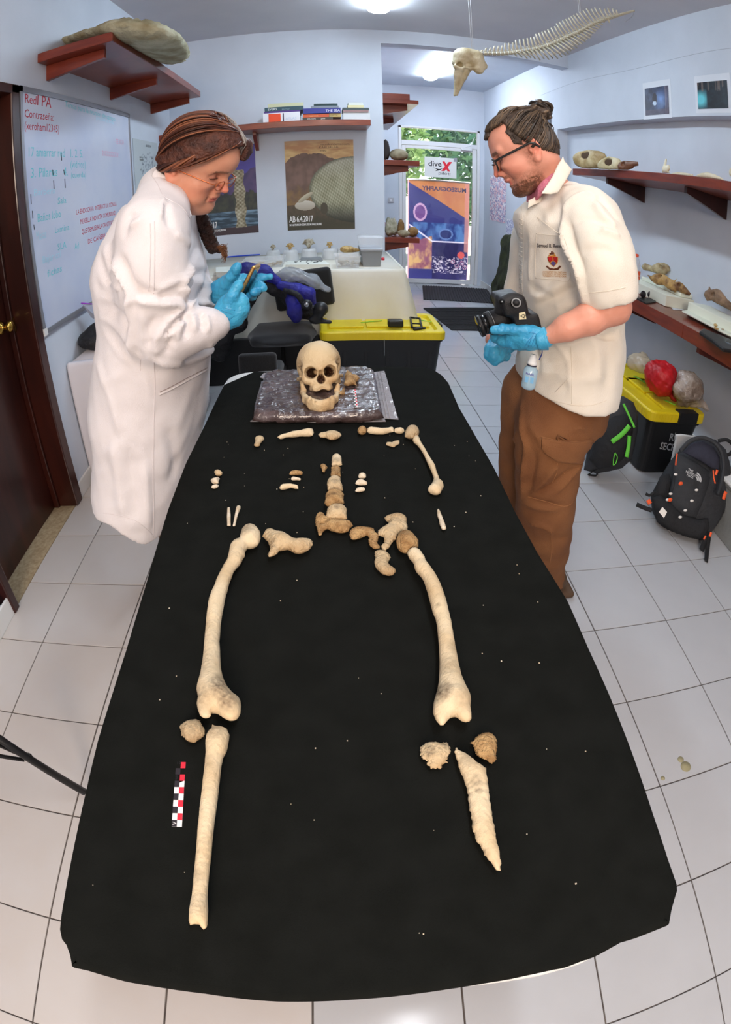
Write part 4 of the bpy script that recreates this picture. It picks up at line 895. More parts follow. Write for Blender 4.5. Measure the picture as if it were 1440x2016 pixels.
# leaflets and the mossy slab on the right-hand hall wall
for (u0, v0, u1, v1, lb, cc) in ((966, 345, 995, 440, 'pink and white leaflet hanging on the hall wall beside the door', (232, 190, 200)), (998, 430, 1015, 492, 'small densely printed sheet on the hall wall behind the young man', (200, 206, 226))):
    a = PX(u0, v0, XR-.004); b = PX(u1, v1, XR-.004); t = thing('leaflet', (XR, (a.y+b.y)/2, b.z), lb, 'leaflet')
    y0, y1 = sorted((a.y, b.y)); z0, z1 = sorted((a.z, b.z))
    def lf(s, q, cc=cc): return mixc(cc, (240, 240, 244), .5 + 1.6*fbm(s, q*2, 9, 3, 2)) if abs(fbm(s, q*3, 25, 2, 6)) < .33 else (150, 150, 190)
    sheet('paper', (XR-.003, y0, z0), (0, y1-y0, 0), (0, 0, z1-z0), 30, 50, lf, vcol_mat('leaflet_print', .6), t)
V = Vol((1.9, 5.9, 0), (2.27, 6.75, 1.05), .02)
V.rbox((2.16, 6.3, .46), (.05, .26, .45), .03, 0, rot=Matrix.Rotation(R(9), 3, 'Y')); V.warp(.022, 14, 3)
tag(V.obj('mossy_slab', mat('mossy_stone', (58, 64, 34), .9, rgb2=(28, 32, 18), scale=8, bump=3, bscale=50)), 'dark mossy green slab leaning on the hall wall behind the young man', 'stone')
# rubber mats
def ribbed(P, label, n, rot):
    t = thing('rubber_mat', (sum(p[0] for p in P)/4, sum(p[1] for p in P)/4, 0), label, 'mat', 'black door mats'); Q = [np.array(p) for p in P]
    obj('base', [(q[0], q[1], .001) for q in Q] + [(q[0], q[1], .008) for q in Q], [(3,2,1,0),(4,5,6,7),(0,1,5,4),(1,2,6,5),(2,3,7,6),(3,0,4,7)], mat('mat_base', (58, 56, 60), .8), t, smooth=False)
    for k in range(n):
        f0, f1 = (k + .25)/n, (k + .75)/n; e = .025
        A, B = (Q[0], Q[1]), (Q[3], Q[2])
        if rot: A, B = (Q[0], Q[3]), (Q[1], Q[2])
        p = [A[0] + (A[1]-A[0])*f0, A[0] + (A[1]-A[0])*f1, B[0] + (B[1]-B[0])*f1, B[0] + (B[1]-B[0])*f0]
        obj('rib', [(q[0], q[1], .0075) for q in p] + [(q[0], q[1], .014) for q in p], [(4,5,6,7),(0,1,5,4),(1,2,6,5),(2,3,7,6),(3,0,4,7)], mat('mat_rib', (24, 23, 25), .7), t, smooth=False)
def fl(u, v): p = PZ(u, v, .01); return (p.x, p.y)
ribbed([fl(834, 589), fl(978, 597), fl(960, 569), fl(832, 562)], 'ribbed black mat nearest the glass door', 26, 0)
ribbed([fl(890, 649), (1.83, 5.14), fl(990, 606), fl(834, 606)], 'ribbed black mat further from the glass door, beside the yellow-lidded tote', 20, 1)
# ------------------------------------------------------------------ cloth-covered table under the posters, with its specimens
def drape(name, x0, x1, y0, y1, zt, zb, m, parent, sides, flare=.08, seed=1, wav=.02):
    """cloth over a box: sides = set of 'f' (near, y0), 'r' (x1), 'l' (x0)"""
    path = []; r = .03
    if 'l' in sides: path += [(x0, y) for y in np.linspace(y1, y0 + r, 14)]
    path += [(x, y0) for x in np.linspace(x0 + (r if 'l' in sides else 0), x1 - r, 40)]
    if 'r' in sides: path += [(x1, y) for y in np.linspace(y0 + r, y1, 20)]
    path = np.array(path); n = len(path); c = np.array([(x0+x1)/2, (y0+y1)/2])
    tng = np.gradient(path, axis=0); tng /= np.linalg.norm(tng, axis=1)[:, None] + 1e-9; nr = np.c_[tng[:, 1], -tng[:, 0]]
    rows = [(-.02, 0), (0, -.004), (.006, -.02)] + [(None, t) for t in np.linspace(.06, 1, 12)]
    rings = []; s = np.r_[0, np.cumsum(np.linalg.norm(np.diff(path, axis=0), axis=1))]
    corner = [np.exp(-(np.hypot(path[:, 0] - q[0], path[:, 1] - q[1])/.12)**2) for q in ((x0, y0), (x1, y0))]
    for off, t in rows:
        ring = []
        for i in range(n):
            if off is not None: o, z = off, zt + t
            else:
                cr = (corner[0][i] if 'l' in sides else 0) + (corner[1][i] if 'r' in sides else 0)
                o = .008 + t*(flare*.45 + wav*math.sin(s[i]*17 + seed) + wav*.7*math.sin(s[i]*31 + 2*seed) + cr*flare); z = zt - .02 + (zb - zt)*t
            ring.append((path[i][0] + nr[i][0]*o, path[i][1] + nr[i][1]*o, z))
        rings.append(ring)
    V, F = ring_mesh(rings, cap=False, closed=False)
    a = len(V); V += [(x0+.02, y0+.02, zt), (x1-.02, y0+.02, zt), (x1-.02, y1, zt), (x0+.02, y1, zt)]; F.append((a, a+1, a+2, a+3))
    o = obj(name, V, F, m, parent); s_ = o.modifiers.new('solid', 'SOLIDIFY'); s_.thickness = .002; s_.offset = -1
    return o
ZT = .80
CREAM = mat('cream_tablecloth', (226, 224, 214), .75, rgb2=(214, 208, 190), scale=2, bump=.6, bscale=12)
t = thing('specimen_table', (-.35, 4.3, 0), 'long table along the back wall under a cream cloth, crowded with specimens', 'table')
box('tabletop', XL+.03, .55, 3.82, 4.86, ZT-.04, ZT-.006, M['white'], t)
for x in (XL+.1, .47):
    for y in (3.92, 4.76): obj('leg', *tubem([(x, y, 0), (x, y, ZT-.04)], .018, 8), mat('grey_enamel_tube', (120, 122, 124)), t)
cl = tag(drape('tablecloth', XL+.02, .562, 3.80, 4.87, ZT, .10, CREAM, None, 'fr', .12), 'cream cloth hanging in folds from the specimen table at the back', 'tablecloth')
CLR = milky('clear_plastic', (232, 236, 240), .72, .15); MLK = milky('frosted_plastic', (228, 230, 230), .35, .3); GRB = mat('grey_plastic', (136, 140, 142), .5)
FOAM = mat('white_foam', (226, 228, 218), .9)
def zt(u, v, z=ZT): return PZ(u, v, z)
def tub(name, u0, u1, vf, dep, h, m, label, cat, taper=.012, group=None, lid=None):
    a, b = zt(u0, vf), zt(u1, vf); y0 = (a.y + b.y)/2; x0, x1 = a.x, b.x; y1 = min(y0 + dep, YB-.01)
    t = thing(name, ((x0+x1)/2, (y0+y1)/2, ZT), label, cat, group)
    th = .003; rings = []
    for (o, z) in ((taper, .001), (0, h), (-.006, h), (-.006, h+.006), (th-.002, h+.006), (taper+th, th+.001)):
        rings.append([(x0+o, y0+o, ZT+z), (x1-o, y0+o, ZT+z), (x1-o, y1-o, ZT+z), (x0+o, y1-o, ZT+z)])
    o = obj('tub', *ring_mesh(rings), m, t, smooth=False); bevel(o, .003)
    return t, (x0, x1, y0, y1)
def dome(u, v, uw, vt, label, sk):
    """upturned cup with a little skull standing on it"""
    p = zt(u, v); x = p.x; y = p.y + .04; w = abs(zt(u+uw/2, v).x - x); top = PY(u, vt, y).z - ZT
    t = thing('display_cup', (x, y, ZT), label, 'cup', 'upturned clear cups along the back wall')
    obj('cup', *lathem([(w, .001), (w*.98, .004), (w*.86, top*.75), (w*.72, top*.95), (w*.35, top), (.004, top+.001)], (x, y, ZT), 24), MLK, t)
    obj('rim', *lathem([(w+.003, .001), (w+.005, .005), (w, .008)], (x, y, ZT), 24), MLK, t)
    return x, y, ZT + top + .002
def small_skull(x, y, z, s, m, label, seed, wide=1.0, horns=0):
    h = .004 if s < .05 else .005
    V = Vol((x-s*1.6, y-s*1.6, z-.005), (x+s*1.6, y+s*1.6, z+s*2.6), max(.0022, s*.055)); c = z + s*.85
    V.ell((x, y+s*.25, c+s*.15), (s*.72*wide, s*.8, s*.68), .01); V.ell((x, y-s*.55, c-s*.25), (s*.42, s*.6, s*.42), s*.3)
    for q in (-1, 1):
        V.cone((x+q*s*.55*wide, y-s*.35, c-s*.05), (x+q*s*.85*wide, y+s*.3, c-s*.1), s*.12, s*.12, s*.15)
        V.ell((x+q*s*.42*wide, y-s*.62, c+s*.1), s*.25, s*.06, 'sub')
        if horns: V.cone((x+q*s*.5, y+s*.2, c+s*.5), (x+q*s*.75, y+s*.1, c+s*.95), s*.12, s*.03, s*.2)
    V.ell((x, y-s*1.08, c-s*.25), (s*.16, s*.2, s*.18), s*.05, 'sub')
    V.cone((x, y-s*.9, z+s*.3), (x, y+s*.3, z+s*.15), s*.34, s*.3, s*.2); V.warp(s*.03, 20/s*.3, seed)
    return tag(V.obj('animal_skull', m), label, 'skull', 'small animal skulls on upturned cups')
SK1 = mat('yellow_skull_bone', (206, 178, 118), .55, rgb2=(150, 112, 62), scale=60, bump=1, bscale=200); SK2 = mat('grey_skull_bone', (198, 190, 168), .55, rgb2=(130, 116, 92), scale=60, bump=1, bscale=200)
x, y, z = dome(538, 512, 30, 492, 'leftmost upturned clear cup, holding a small grey skull', 0); small_skull(x, y, z, .026, SK2, 'small grey skull on the leftmost cup', 1)
x, y, z = dome(572, 514, 34, 491, 'second upturned cup from the left, under a yellow round skull', 0); small_skull(x, y, z, .030, SK1, 'small yellow wide-cheeked skull on the second cup from the left', 2, 1.25)
x, y, z = dome(609, 512, 35, 488, 'third upturned cup from the left, under the largest skull', 0); small_skull(x, y, z, .043, SK2, 'largest of the four skulls, with wide cheek arches, on the third cup', 3, 1.3, 1)
x, y, z = dome(650, 511, 33, 488, 'rightmost upturned clear cup, holding a yellowish small skull', 0); small_skull(x, y, z, .028, SK1, 'small yellowish skull on the rightmost cup', 4, 1.0, 1)
t, q = tub('clear_tub', 660, 711, 529, .2, .085, CLR, 'clear plastic tub of pale bone scraps beside the grey box', 'box')
rs = random.Random(3)
def scraps(q, n, m, z0, h, parent=None, name='bone_scraps', label=None, s=(.008, .02), seed=1):
    rs = random.Random(seed); V = []; F = []
    for k in range(n):
        a, b = spherem((rs.uniform(q[0], q[1]), rs.uniform(q[2], q[3]), z0 + rs.uniform(0, h)), (rs.uniform(*s), rs.uniform(*s), rs.uniform(*s)*.5), 7, 5); V, F = join((V, F), (a, b))
    o = obj(name, V, F, m, parent, kind='stuff')
    if label: tag(o, label, 'bones')
    return o
scraps((q[0]+.03, q[1]-.03, q[2]+.03, q[3]-.03), 34, SK2, ZT+.012, .03, None, label='heap of pale bone scraps inside the clear tub')
t, q = tub('grey_box', 712, 753, 525.5, .28, .115, GRB, 'grey plastic box near the right end of the specimen table', 'box')
l = box('lid', q[0]-.006, q[1]+.006, q[2]-.006, q[3]+.002, ZT+.121, ZT+.133, mat('pale_grey_lid', (176, 180, 186), .5), t, bev=.003)
Q = q; zz = ZT + .135
t = thing('clear_box', ((Q[0]+Q[1])/2, Q[2]+.2, zz), 'crinkled clear lidded box stacked on top of the grey box', 'box')
o = obj('tub', *ring_mesh([[(Q[0]-.01+o, Q[2]+.08+o, zz+z_), (Q[1]+.02-o, Q[2]+.08+o, zz+z_), (Q[1]+.02-o, Q[3]-.01-o, zz+z_), (Q[0]-.01+o, Q[3]-.01-o, zz+z_)] for o, z_ in ((.01, 0), (0, .07), (-.005, .075), (.02, .085))]), CLR, t, smooth=False); bevel(o, .006)
t, q = tub('clear_tray', 480, 558, 529, .24, .06, CLR, 'long clear tray of brownish scraps at the left of the specimen table', 'tray')
scraps((q[0]+.03, q[1]-.03, q[2]+.03, q[3]-.03), 40, SK1, ZT+.01, .02, None, label='brownish bone scraps inside the long clear tray', seed=4)
def slab(name, pts, th, m, label, cat, z=ZT, group=None):
    P = [zt(u, v, z+th) for u, v in pts]; o = obj(name, *prism([(p.x, p.y) for p in P], z+.001, z+th), m, smooth=False); bevel(o, .002); return tag(o, label, cat, group)
slab('foam_board', [(562, 521), (650, 520), (640, 513), (566, 513)], .03, FOAM, 'pale foam board speckled with tiny dark finds, behind the chair back', 'board')
rs = random.Random(9)
for k in range(16):
    p = zt(rs.uniform(575, 638), rs.uniform(514, 520), ZT+.03); a, b = spherem((p.x, p.y, ZT+.031), (rs.uniform(.005, .011), .006, .004), 8, 5); tag(obj('small_find', a, b, M['black']), 'tiny dark find lying on the pale foam board', 'fossil', 'tiny dark finds on the foam board')
slab('foam_board', [(425, 536), (475, 533), (476, 524), (425, 526)], .04, FOAM, 'pale foam board beside the end of the braid', 'board')
slab('specimen_tray', [(592, 511), (636, 511), (632, 505), (594, 505)], .025, GRB, 'low grey tray in front of the middle cups', 'tray')
slab('white_box', [(436, 494), (500, 492), (498, 487), (436, 489)], .05, FOAM, 'flat white box behind the blue folder at the left end', 'box')
b_ = slab('folder', [(446, 505), (512, 500), (508, 494), (446, 497)], .012, mat('blue_folder', (40, 80, 206), .4), 'bright blue folder lying on the specimen table beside the braid', 'folder')
for k, (u, v) in enumerate(((462, 487), (471, 486), (489, 487))):
    p = zt(u, v, ZT+.05); a, b = spherem((p.x, p.y, ZT+.062), (.022, .014, .013), 10, 7); tag(obj('bone_find', a, b, SK1 if k < 2 else SK2), ['left one', 'middle one', 'right, paler one'][k] + ' of three little bones on the flat white box', 'bone', 'bones on the white box')
p = zt(688, 492, ZT+.10); y = q[2]+.3
V = Vol((p.x-.09, p.y-.07, ZT+.08), (p.x+.13, p.y+.07, ZT+.17), .004)
V.ell((p.x-.02, p.y, ZT+.105), (.05, .045, .028), .01); V.cone((p.x+.02, p.y, ZT+.10), (p.x+.10, p.y, ZT+.098), .02, .008, .02)
tag(V.obj('beaked_skull', SK1), 'yellow-brown beaked skull on the lid behind the clear tub', 'skull')
a = zt(664, 513); o = box('tub_lid', a.x+.01, a.x+.24, a.y+.02, a.y+.2, ZT, ZT+.085, MLK, None, bev=.01); tag(o, 'frosted closed tub behind the clear tub of scraps', 'box')
p = zt(757, 512); tag(obj('plastic_disc', *lathem([(.012, 0), (.014, .004), (.012, .02), (.002, .022)], (p.x-.01, p.y, ZT), 12), mat('red_plastic', (200, 50, 60), .4)), 'little red plastic disc at the right of the grey box', 'disc')
o = box('black_case', .60, .70, 4.95, 5.30, 0, .56, M['black'], bev=.01); tag(o, 'upright black case standing behind the right end of the specimen table', 'case')

# ------------------------------------------------------------------ office chair with dive gear
BLKF = mat('black_upholstery', (26, 26, 28), .9, bump=.5, bscale=300, sheen=.2)
t = thing('office_chair', (-.28, 3.45, 0), 'black swivel chair heaped with a blue dive vest, behind the bones table', 'chair')
V = Vol((-.56, 3.16, .36), (.02, 3.80, .50), .008); V.ell((-.28, 3.46, .43), (.225, .24, .045), .01); V.rbox((-.28, 3.48, .43), (.19, .2, .035), .03, .03); V.obj('seat', BLKF, t)
V = Vol((-.42, 3.62, .46), (.10, 3.82, .86), .008); V.rbox((-.14, 3.72, .68), (.20, .03, .135), .028, .01, rot=Matrix.Rotation(R(-6), 3, 'Y')); V.obj('backrest', BLKF, t)
obj('back_bar', *tubem(smoothline([(-.24, 3.55, .38), (-.2, 3.74, .40), (-.16, 3.76, .56)], 5), .014, 8), M['black'], t)
obj('column', *tubem([(-.28, 3.45, .09), (-.28, 3.45, .22), (-.28, 3.45, .22), (-.28, 3.45, .40)], [.028, .028, .016, .016], 12), M['black'], t)
for k in range(5):
    a = 2*PI*k/5 + .5; e = (-.28 + .27*math.cos(a), 3.45 + .27*math.sin(a)*.95, .055)
    lg = obj('leg', *tubem([(-.28, 3.45, .10), e], [.02, .013], 8), M['black'], t)
    obj('castor', *lathem([(.004, 0), (.022, .002), (.022, .045), (.004, .047)], (e[0], e[1], 0), 10), M['black'], lg)
NAV = mat('royal_blue_nylon', (40, 40, 150), .6, rgb2=(26, 24, 104), scale=9, bump=6, bscale=16); NBK = mat('black_nylon', (22, 22, 25), .7, rgb2=(36, 36, 41), scale=8, bump=6, bscale=18)
t = thing('dive_vest', (-.3, 3.5, .47), 'blue and black dive vest with hoses slumped over the swivel chair', 'dive vest')
def Y3(u, v, y=3.5): return PY(u, v, y)
V = Vol((-.78, 3.25, .25), (.08, 3.72, .92), .01)
V.chain([Y3(432, 690), Y3(450, 620), Y3(470, 575), Y3(505, 545), Y3(540, 560), Y3(575, 585), Y3(598, 605)], [.07, .08, .07, .05, .055, .06, .05], .05)
V.chain([Y3(470, 640), Y3(478, 600), Y3(500, 570)], [.06, .05, .05], .04); V.chain([Y3(585, 585), Y3(600, 610), Y3(625, 620)], [.06, .055, .04], .03); V.warp(.008, 22, 2)
V.obj('harness', NBK, t)
V = Vol((-.72, 3.15, .40), (.05, 3.7, .95), .009)
V.chain([Y3(452, 560, 3.44), Y3(485, 535, 3.44), Y3(520, 537, 3.44), Y3(545, 552, 3.44)], [.035, .055, .045, .03], .04); V.warp(.004, 30, 4); V.obj('blue_panel', NAV, t)
V = Vol((-.5, 3.15, .36), (.08, 3.7, .85), .009)
V.chain([Y3(553, 562, 3.42), Y3(585, 572, 3.42), Y3(606, 580, 3.42), Y3(613, 598, 3.42)], [.03, .045, .045, .03], .03); V.chain([Y3(575, 590, 3.38), Y3(580, 612, 3.38), Y3(584, 625, 3.38)], [.04, .045, .035], .03); V.warp(.004, 30, 5); V.obj('blue_pocket', NAV, t)
obj('inflator_hose', *tubem(smoothline([Y3(560, 572, 3.38), Y3(585, 580, 3.33), Y3(600, 600, 3.33), Y3(618, 606, 3.33)], 6), .018, 10), NBK, t)
V = Vol((-.22, 3.2, .38), (.04, 3.45, .72), .006); c = Y3(632, 608, 3.34); V.ell(c, (.045, .05, .045), .01); V.cone(c, Y3(622, 628, 3.34), .035, .03, .02); V.cone(Y3(615, 630, 3.34), Y3(650, 634, 3.34), .02, .012, .02); V.ell(Y3(604, 600, 3.32), (.035, .03, .035), .01); V.obj('regulator', M['black'], t)
a, b = spherem(Y3(604, 600, 3.29), (.016, .008, .016), 14, 10); obj('purge_button', a, b, mat('steel_button', (170, 174, 178), .2, .9), t)
V = Vol((-.4, 3.3, .55), (.10, 3.72, .98), .008)
V.chain([Y3(548, 548, 3.5), Y3(580, 540, 3.52), Y3(612, 552, 3.5), Y3(640, 568, 3.5)], [.045, .06, .06, .03], .04, fl=((.3, 0, 1), .6)); V.warp(.009, 34, 6)
tag(V.obj('plastic_bag', milky('clear_bag_film', (170, 176, 184), .45, .12)), 'crumpled clear plastic bag lying on top of the dive vest', 'bag')
o = box('portfolio_case', -1.0, -.04, 3.70, 3.755, 0, .34, M['black'], bev=.01); tag(o, 'flat black case leaning on the table cloth behind the swivel chair', 'case')
t = thing('side_chair', (-.48, 2.45, 0), 'low black chair back just beyond the table\'s far left end', 'chair')
a = PY(468, 697, 2.5); b = PY(547, 730, 2.5)
V = Vol((a.x-.03, 2.42, .26), (b.x+.03, 2.60, a.z+.05), .008); V.rbox(((a.x+b.x)/2, 2.5, (a.z+.42)/2 + .0), ((b.x-a.x)/2, .022, (a.z-.42)/2), .02, .01); V.obj('backrest', BLKF, t)
V = Vol((a.x-.03, 2.5, .30), (b.x+.03, 2.98, .46), .008); V.rbox(((a.x+b.x)/2, 2.74, .40), ((b.x-a.x)/2, .2, .03), .03, .01); V.obj('seat', BLKF, t)
for x in (a.x+.03, b.x-.03):
    for y in (2.52, 2.9): obj('leg', *tubem([(x, y, 0), (x, y, .40)], .012, 8), M['black'], t)

# ------------------------------------------------------------------ yellow-lidded totes
YEL = mat('yellow_lid', (222, 200, 30), .4, rgb2=(208, 184, 22), scale=4); TBK = mat('tote_black', (22, 23, 25), .42)
def tote(x0, x1, y0, y1, zt_, label, latch, ribs):
    t = thing('storage_tote', ((x0+x1)/2, (y0+y1)/2, 0), label, 'storage box', 'black totes with yellow lids')
    k = .055; zb = zt_ - .045
    def rr(o, z, r=.05): return [(p[0], p[1], z) for p in rrect(x0+o, x1-o, y0+o, y1-o, r)]
    o = obj('body', *ring_mesh([rr(k+.012, .002), rr(k, .012), rr(.022, zb-.03), rr(.012, zb-.028), rr(.012, zb)]), TBK, t, smooth=False)
    o = obj('lid', *ring_mesh([rr(.014, zb-.012), rr(.0, zb-.012), rr(.0, zt_-.008), rr(.008, zt_), rr(.045, zt_), rr(.055, zt_-.022), rr(.06, zt_-.022)]), YEL, t, smooth=False); bevel(o, .003)
    n = int(((x1-x0) + (y1-y0))*16); V = []; F = []
    for i in range(int((x1-x0-.12)/.022)):
        x = x0+.06 + i*.022; V, F = join((V, F), boxm(x, x+.006, y0-.0025, y0+.001, zb-.01, zt_-.012))
    for i in range(int((y1-y0-.12)/.022)):
        y = y0+.06 + i*.022; V, F = join((V, F), boxm(x0-.0025, x0+.001, y, y+.006, zb-.01, zt_-.012))
    obj('lid_ribs', V, F, YEL, t, smooth=False, kind='stuff')
    # raised ridges crossing the sunken lid field
    L = (x1-x0 > y1-y0)
    for f in (.0, .36, .64):
        if L: a = x0+.06+(x1-x0-.12)*f; o = box('lid_ridge', a, a+(x1-x0-.12)*.33, y0+.17, y1-.17, zt_-.022, zt_-.006, YEL, t, bev=.004)
        else: a = y0+.06+(y1-y0-.12)*f; o = box('lid_ridge', x0+.14, x1-.14, a, a+(y1-y0-.12)*.33, zt_-.022, zt_-.006, YEL, t, bev=.004)
    for q in latch: box('latch', *q, TBK, t, bev=.004)
    for q in ribs: box('body_rib', *q, TBK, t, bev=.003)
    return t
X0, X1, Y0, Y1, Z1 = -.035, .775, 3.37, 3.90, .455
t1 = tote(X0, X1, Y0, Y1, Z1, 'black tote with yellow lid standing beyond the far end of the bones table', [(X1-.003, X1+.012, 3.56, 3.68, Z1-.08, Z1+.004)], [(X0+.14+i*.14, X0+.165+i*.14, Y0+.028, Y0+.06, .05, Z1-.14) for i in range(5)])
obj('wire_tie', *tubem([(.37, Y0-.004, Z1-.05), (.372, Y0-.006, Z1-.16)], .0025, 6), M['chrome'], t1)
def onlid(u, v, z=Z1-.02): return PZ(u, v, z)
a = onlid(655, 637); b = onlid(694, 631); o = box('label_strip', a.x, b.x, a.y, b.y, Z1-.021, Z1-.018, M['paper'], t1); o['label'] = 'white label strip in the lid'
for k, (u0, v0, u1, v1) in enumerate(((711, 635, 752, 631), (828, 630, 866, 636))):
    a, b = onlid(u0, v0, Z1-.003), onlid(u1, v1, Z1-.003); o = obj('lid_sticker', *tubem([a, b], .008, 6, flat=.2), mat('lime_green', (130, 196, 50), .5), t1); o['label'] = 'lime green sticker'
a = PZ(765, 646, Z1); b = PZ(795, 646, Z1); t = thing('wallet', ((a.x+b.x)/2, a.y+.03, Z1), 'small black rectangular wallet lying on the yellow lid', 'wallet')
V = Vol((a.x-.01, a.y-.01, Z1-.01), (b.x+.01, a.y+.09, Z1+.06), .004); V.rbox(((a.x+b.x)/2, a.y+.035, Z1+.026), ((b.x-a.x)/2, .035, .024), .01, 0); V.obj('case', M['black'], t)
obj('zip', *tubem([(a.x+.01, a.y-.001, Z1+.045), (b.x-.005, a.y-.001, Z1+.047)], .002, 5), mat('dark_grey_zip', (70, 74, 76), .5), t)
t = thing('camera_clip', PZ(822, 645, Z1), 'open black plastic frame clip lying at the right of the yellow lid', 'clip')
P = [PZ(u, v, Z1+.012) for u, v in ((808, 625), (827, 627), (831, 645), (812, 645))]
obj('frame', *join(*[tubem([P[i], P[(i+1) % 4]], .007, 6) for i in range(4)], tubem([P[0].lerp(P[3], .6), P[1].lerp(P[2], .6)], .005, 6), tubem([PZ(815, 648, Z1+.01), PZ(838, 646, Z1+.01)], [.011, .007], 6)), M['black'], t)
# ------------------------------------------------------------------ tote by the right wall with bags, backpacks
X0, X1, Y0, Y1, Z1 = 1.675, 2.095, 2.27, 3.08, .40
t2 = tote(X0, X1, Y0, Y1, Z1, 'black tote with yellow lid by the right wall, under the red and clear bags', [(X0+.20, X0+.34, Y0-.012, Y0+.05, Z1-.06, Z1+.008)], [])
GL = mat('silver_print', (176, 178, 180), .5)
yf = Y0 + .034
def face(u, v): return PY(u, v, yf)
a = face(1316, 866); text('RÍO', (a.x, yf-.006, a.z), (1, 0, -.02), (0, 0, 1), .062, GL, t2, width=face(1338, 866).x - a.x, bold=.001)
a = face(1297, 882); text('SECRETO', (a.x, yf-.010, a.z), (1, 0, -.1), (0, 0, 1), .06, GL, t2, width=face(1352, 882).x - a.x, bold=.001)
for k, (u0, v0, u1, v1) in enumerate(((1250, 740, 1277, 757), (1308, 787, 1330, 797))):
    a, b = PZ(u0, v0, Z1-.003), PZ(u1, v1, Z1-.003); o = obj('lid_sticker', *tubem([a, b], .011, 6, flat=.2), mat('lime_green', (130, 196, 50), .5), t2); o['label'] = 'lime green sticker'
def vol_px(name, pts, rr, y, m, parent=None, h=.008, k=.03, warp=(.006, 25, 1), fl=None, pad=.03):
    P = [PY(u, v, y) if not hasattr(y, '__len__') else PY(u, v, y[i]) for i, (u, v) in enumerate(pts)]
    A = np.array([list(p) for p in P]); r = max(rr); V = Vol(A.min(0)-r-pad, A.max(0)+r+pad, h); V.chain(P, rr, k, fl=fl)
    if warp: V.warp(*warp)
    return V, P
V = Vol((1.68, 2.30, .38), (2.12, 2.72, .68), .007)
c = PY(1301, 735, 2.5); V.ell(c, (.10, .10, .075), .02); V.ell(c + Vector((.01, -.01, -.055)), (.078, .085, .07), .05); V.cone(c+Vector((.04, -.04, -.08)), c+Vector((.09, -.08, -.125)), .03, .015, .03)
V.ell(c + Vector((-.01, -.02, .085)), (.055, .05, .03), .03, 'sub'); V.warp(.007, 34, 3); V.warp(.003, 90, 4)
tag(V.obj('red_bag', mat('red_nylon', (186, 24, 34), .5, rgb2=(150, 14, 24), scale=8, bump=1, bscale=40)), 'crumpled bright red bag on the yellow lid by the right wall', 'bag')
c = PY(1356, 765, 2.38)
V = Vol(c - Vector((.17, .14, .15)), c + Vector((.22, .16, .16)), .007); V.ell(c, (.10, .09, .095), .03); V.cone(c+Vector((.05, 0, -.04)), c+Vector((.14, -.05, -.095)), .045, .02, .04); V.ell(c+Vector((-.05, -.02, -.02)), (.05, .06, .07), .03); V.warp(.008, 30, 5); V.warp(.003, 80, 6)
tag(V.obj('clear_bag', mat('brown_filled_film', (120, 104, 92), .12, rgb2=(168, 156, 146), scale=10, bump=3, bscale=40, spec=.9, lo=.45, hi=.6)), 'shiny clear bag full of brown sediment on the yellow lid', 'bag')
c = PY(1262, 715, 2.75)
V = Vol(c - Vector((.12, .12, .1)), c + Vector((.14, .12, .1)), .007); V.ell(c, (.075, .08, .055), .03); V.warp(.010, 30, 7)
tag(V.obj('film_bag', milky('crumpled_film', (196, 184, 160), .4, .2)), 'small crumpled see-through bag behind the red bag', 'bag')
# backpacks: puffed shapes standing on a plane that leans back
GRY = mat('charcoal_nylon', (40, 42, 46), .75, rgb2=(52, 54, 58), scale=5, bump=1, bscale=60); GRD = mat('black_pack_nylon', (26, 27, 30), .8, bump=1, bscale=60)
LIM = mat('lime_webbing', (96, 196, 60), .6); ORG = mat('orange_cord', (236, 92, 44), .6); PWT = mat('reflective_white', (230, 226, 220), .5)
def on(p0, n):
    n = Vector(n).normalized(); p0 = Vector(p0); x = Vector((1, 0, 0)); x = (x - n*x.dot(n)).normalized(); y = n.cross(x)
    def P(u, v, off=0): d = ray(u, v); q = p0 + n*off; s = (q - EYE).dot(n)/d.dot(n); return EYE + d*s
    return P
p0, n = (1.44, 2.36, .2), (-.45, -.8, .45)
t = thing('backpack', (1.5, 2.42, 0), 'dark backpack with lime green straps leaning on the tote behind the young man', 'backpack', None)
swell_on(p0, n, [(1150,925),(1158,880),(1168,840),(1180,800),(1200,782),(1228,780),(1248,792),(1257,815),(1256,850),(1250,880),(1244,905),(1225,922),(1200,928),(1175,932)], GRY, 'pack_body', .75, .06, parent=t)
swell_on(Vector(p0)+Vector(n)*.07, n, [(1160,905),(1170,865),(1185,835),(1210,818),(1240,812),(1250,830),(1244,870),(1232,900),(1212,918),(1180,924)], GRD, 'front_pocket', .7, .06, parent=t)
P = on(p0, n)
for nm, pp, w, off in (('strap', [(1228,795),(1240,820),(1250,842)], .007, .17), ('strap', [(1205,870),(1225,855),(1240,838)], .014, .155), ('webbing', [(1240,858),(1238,880),(1234,900)], .012, .13), ('pull_cord', [(1212,892),(1216,900),(1213,912),(1208,916)], .003, .13), ('pull_cord', [(1212,890),(1209,902),(1208,916)], .003, .13)):
    o = obj(nm, *tubem(smoothline([P(u, v, off) for u, v in pp], 5), w, 6, flat=.3, upv=n), LIM, t); o['label'] = 'lime green ' + nm.replace('_', ' ')
obj('waist_strap', *tubem(smoothline([P(1175, 925, .05), PZ(1160, 934, .01), PZ(1175, 936, .008), PZ(1176, 928, .01)], 5), .009, 6, flat=.3), GRD, t)
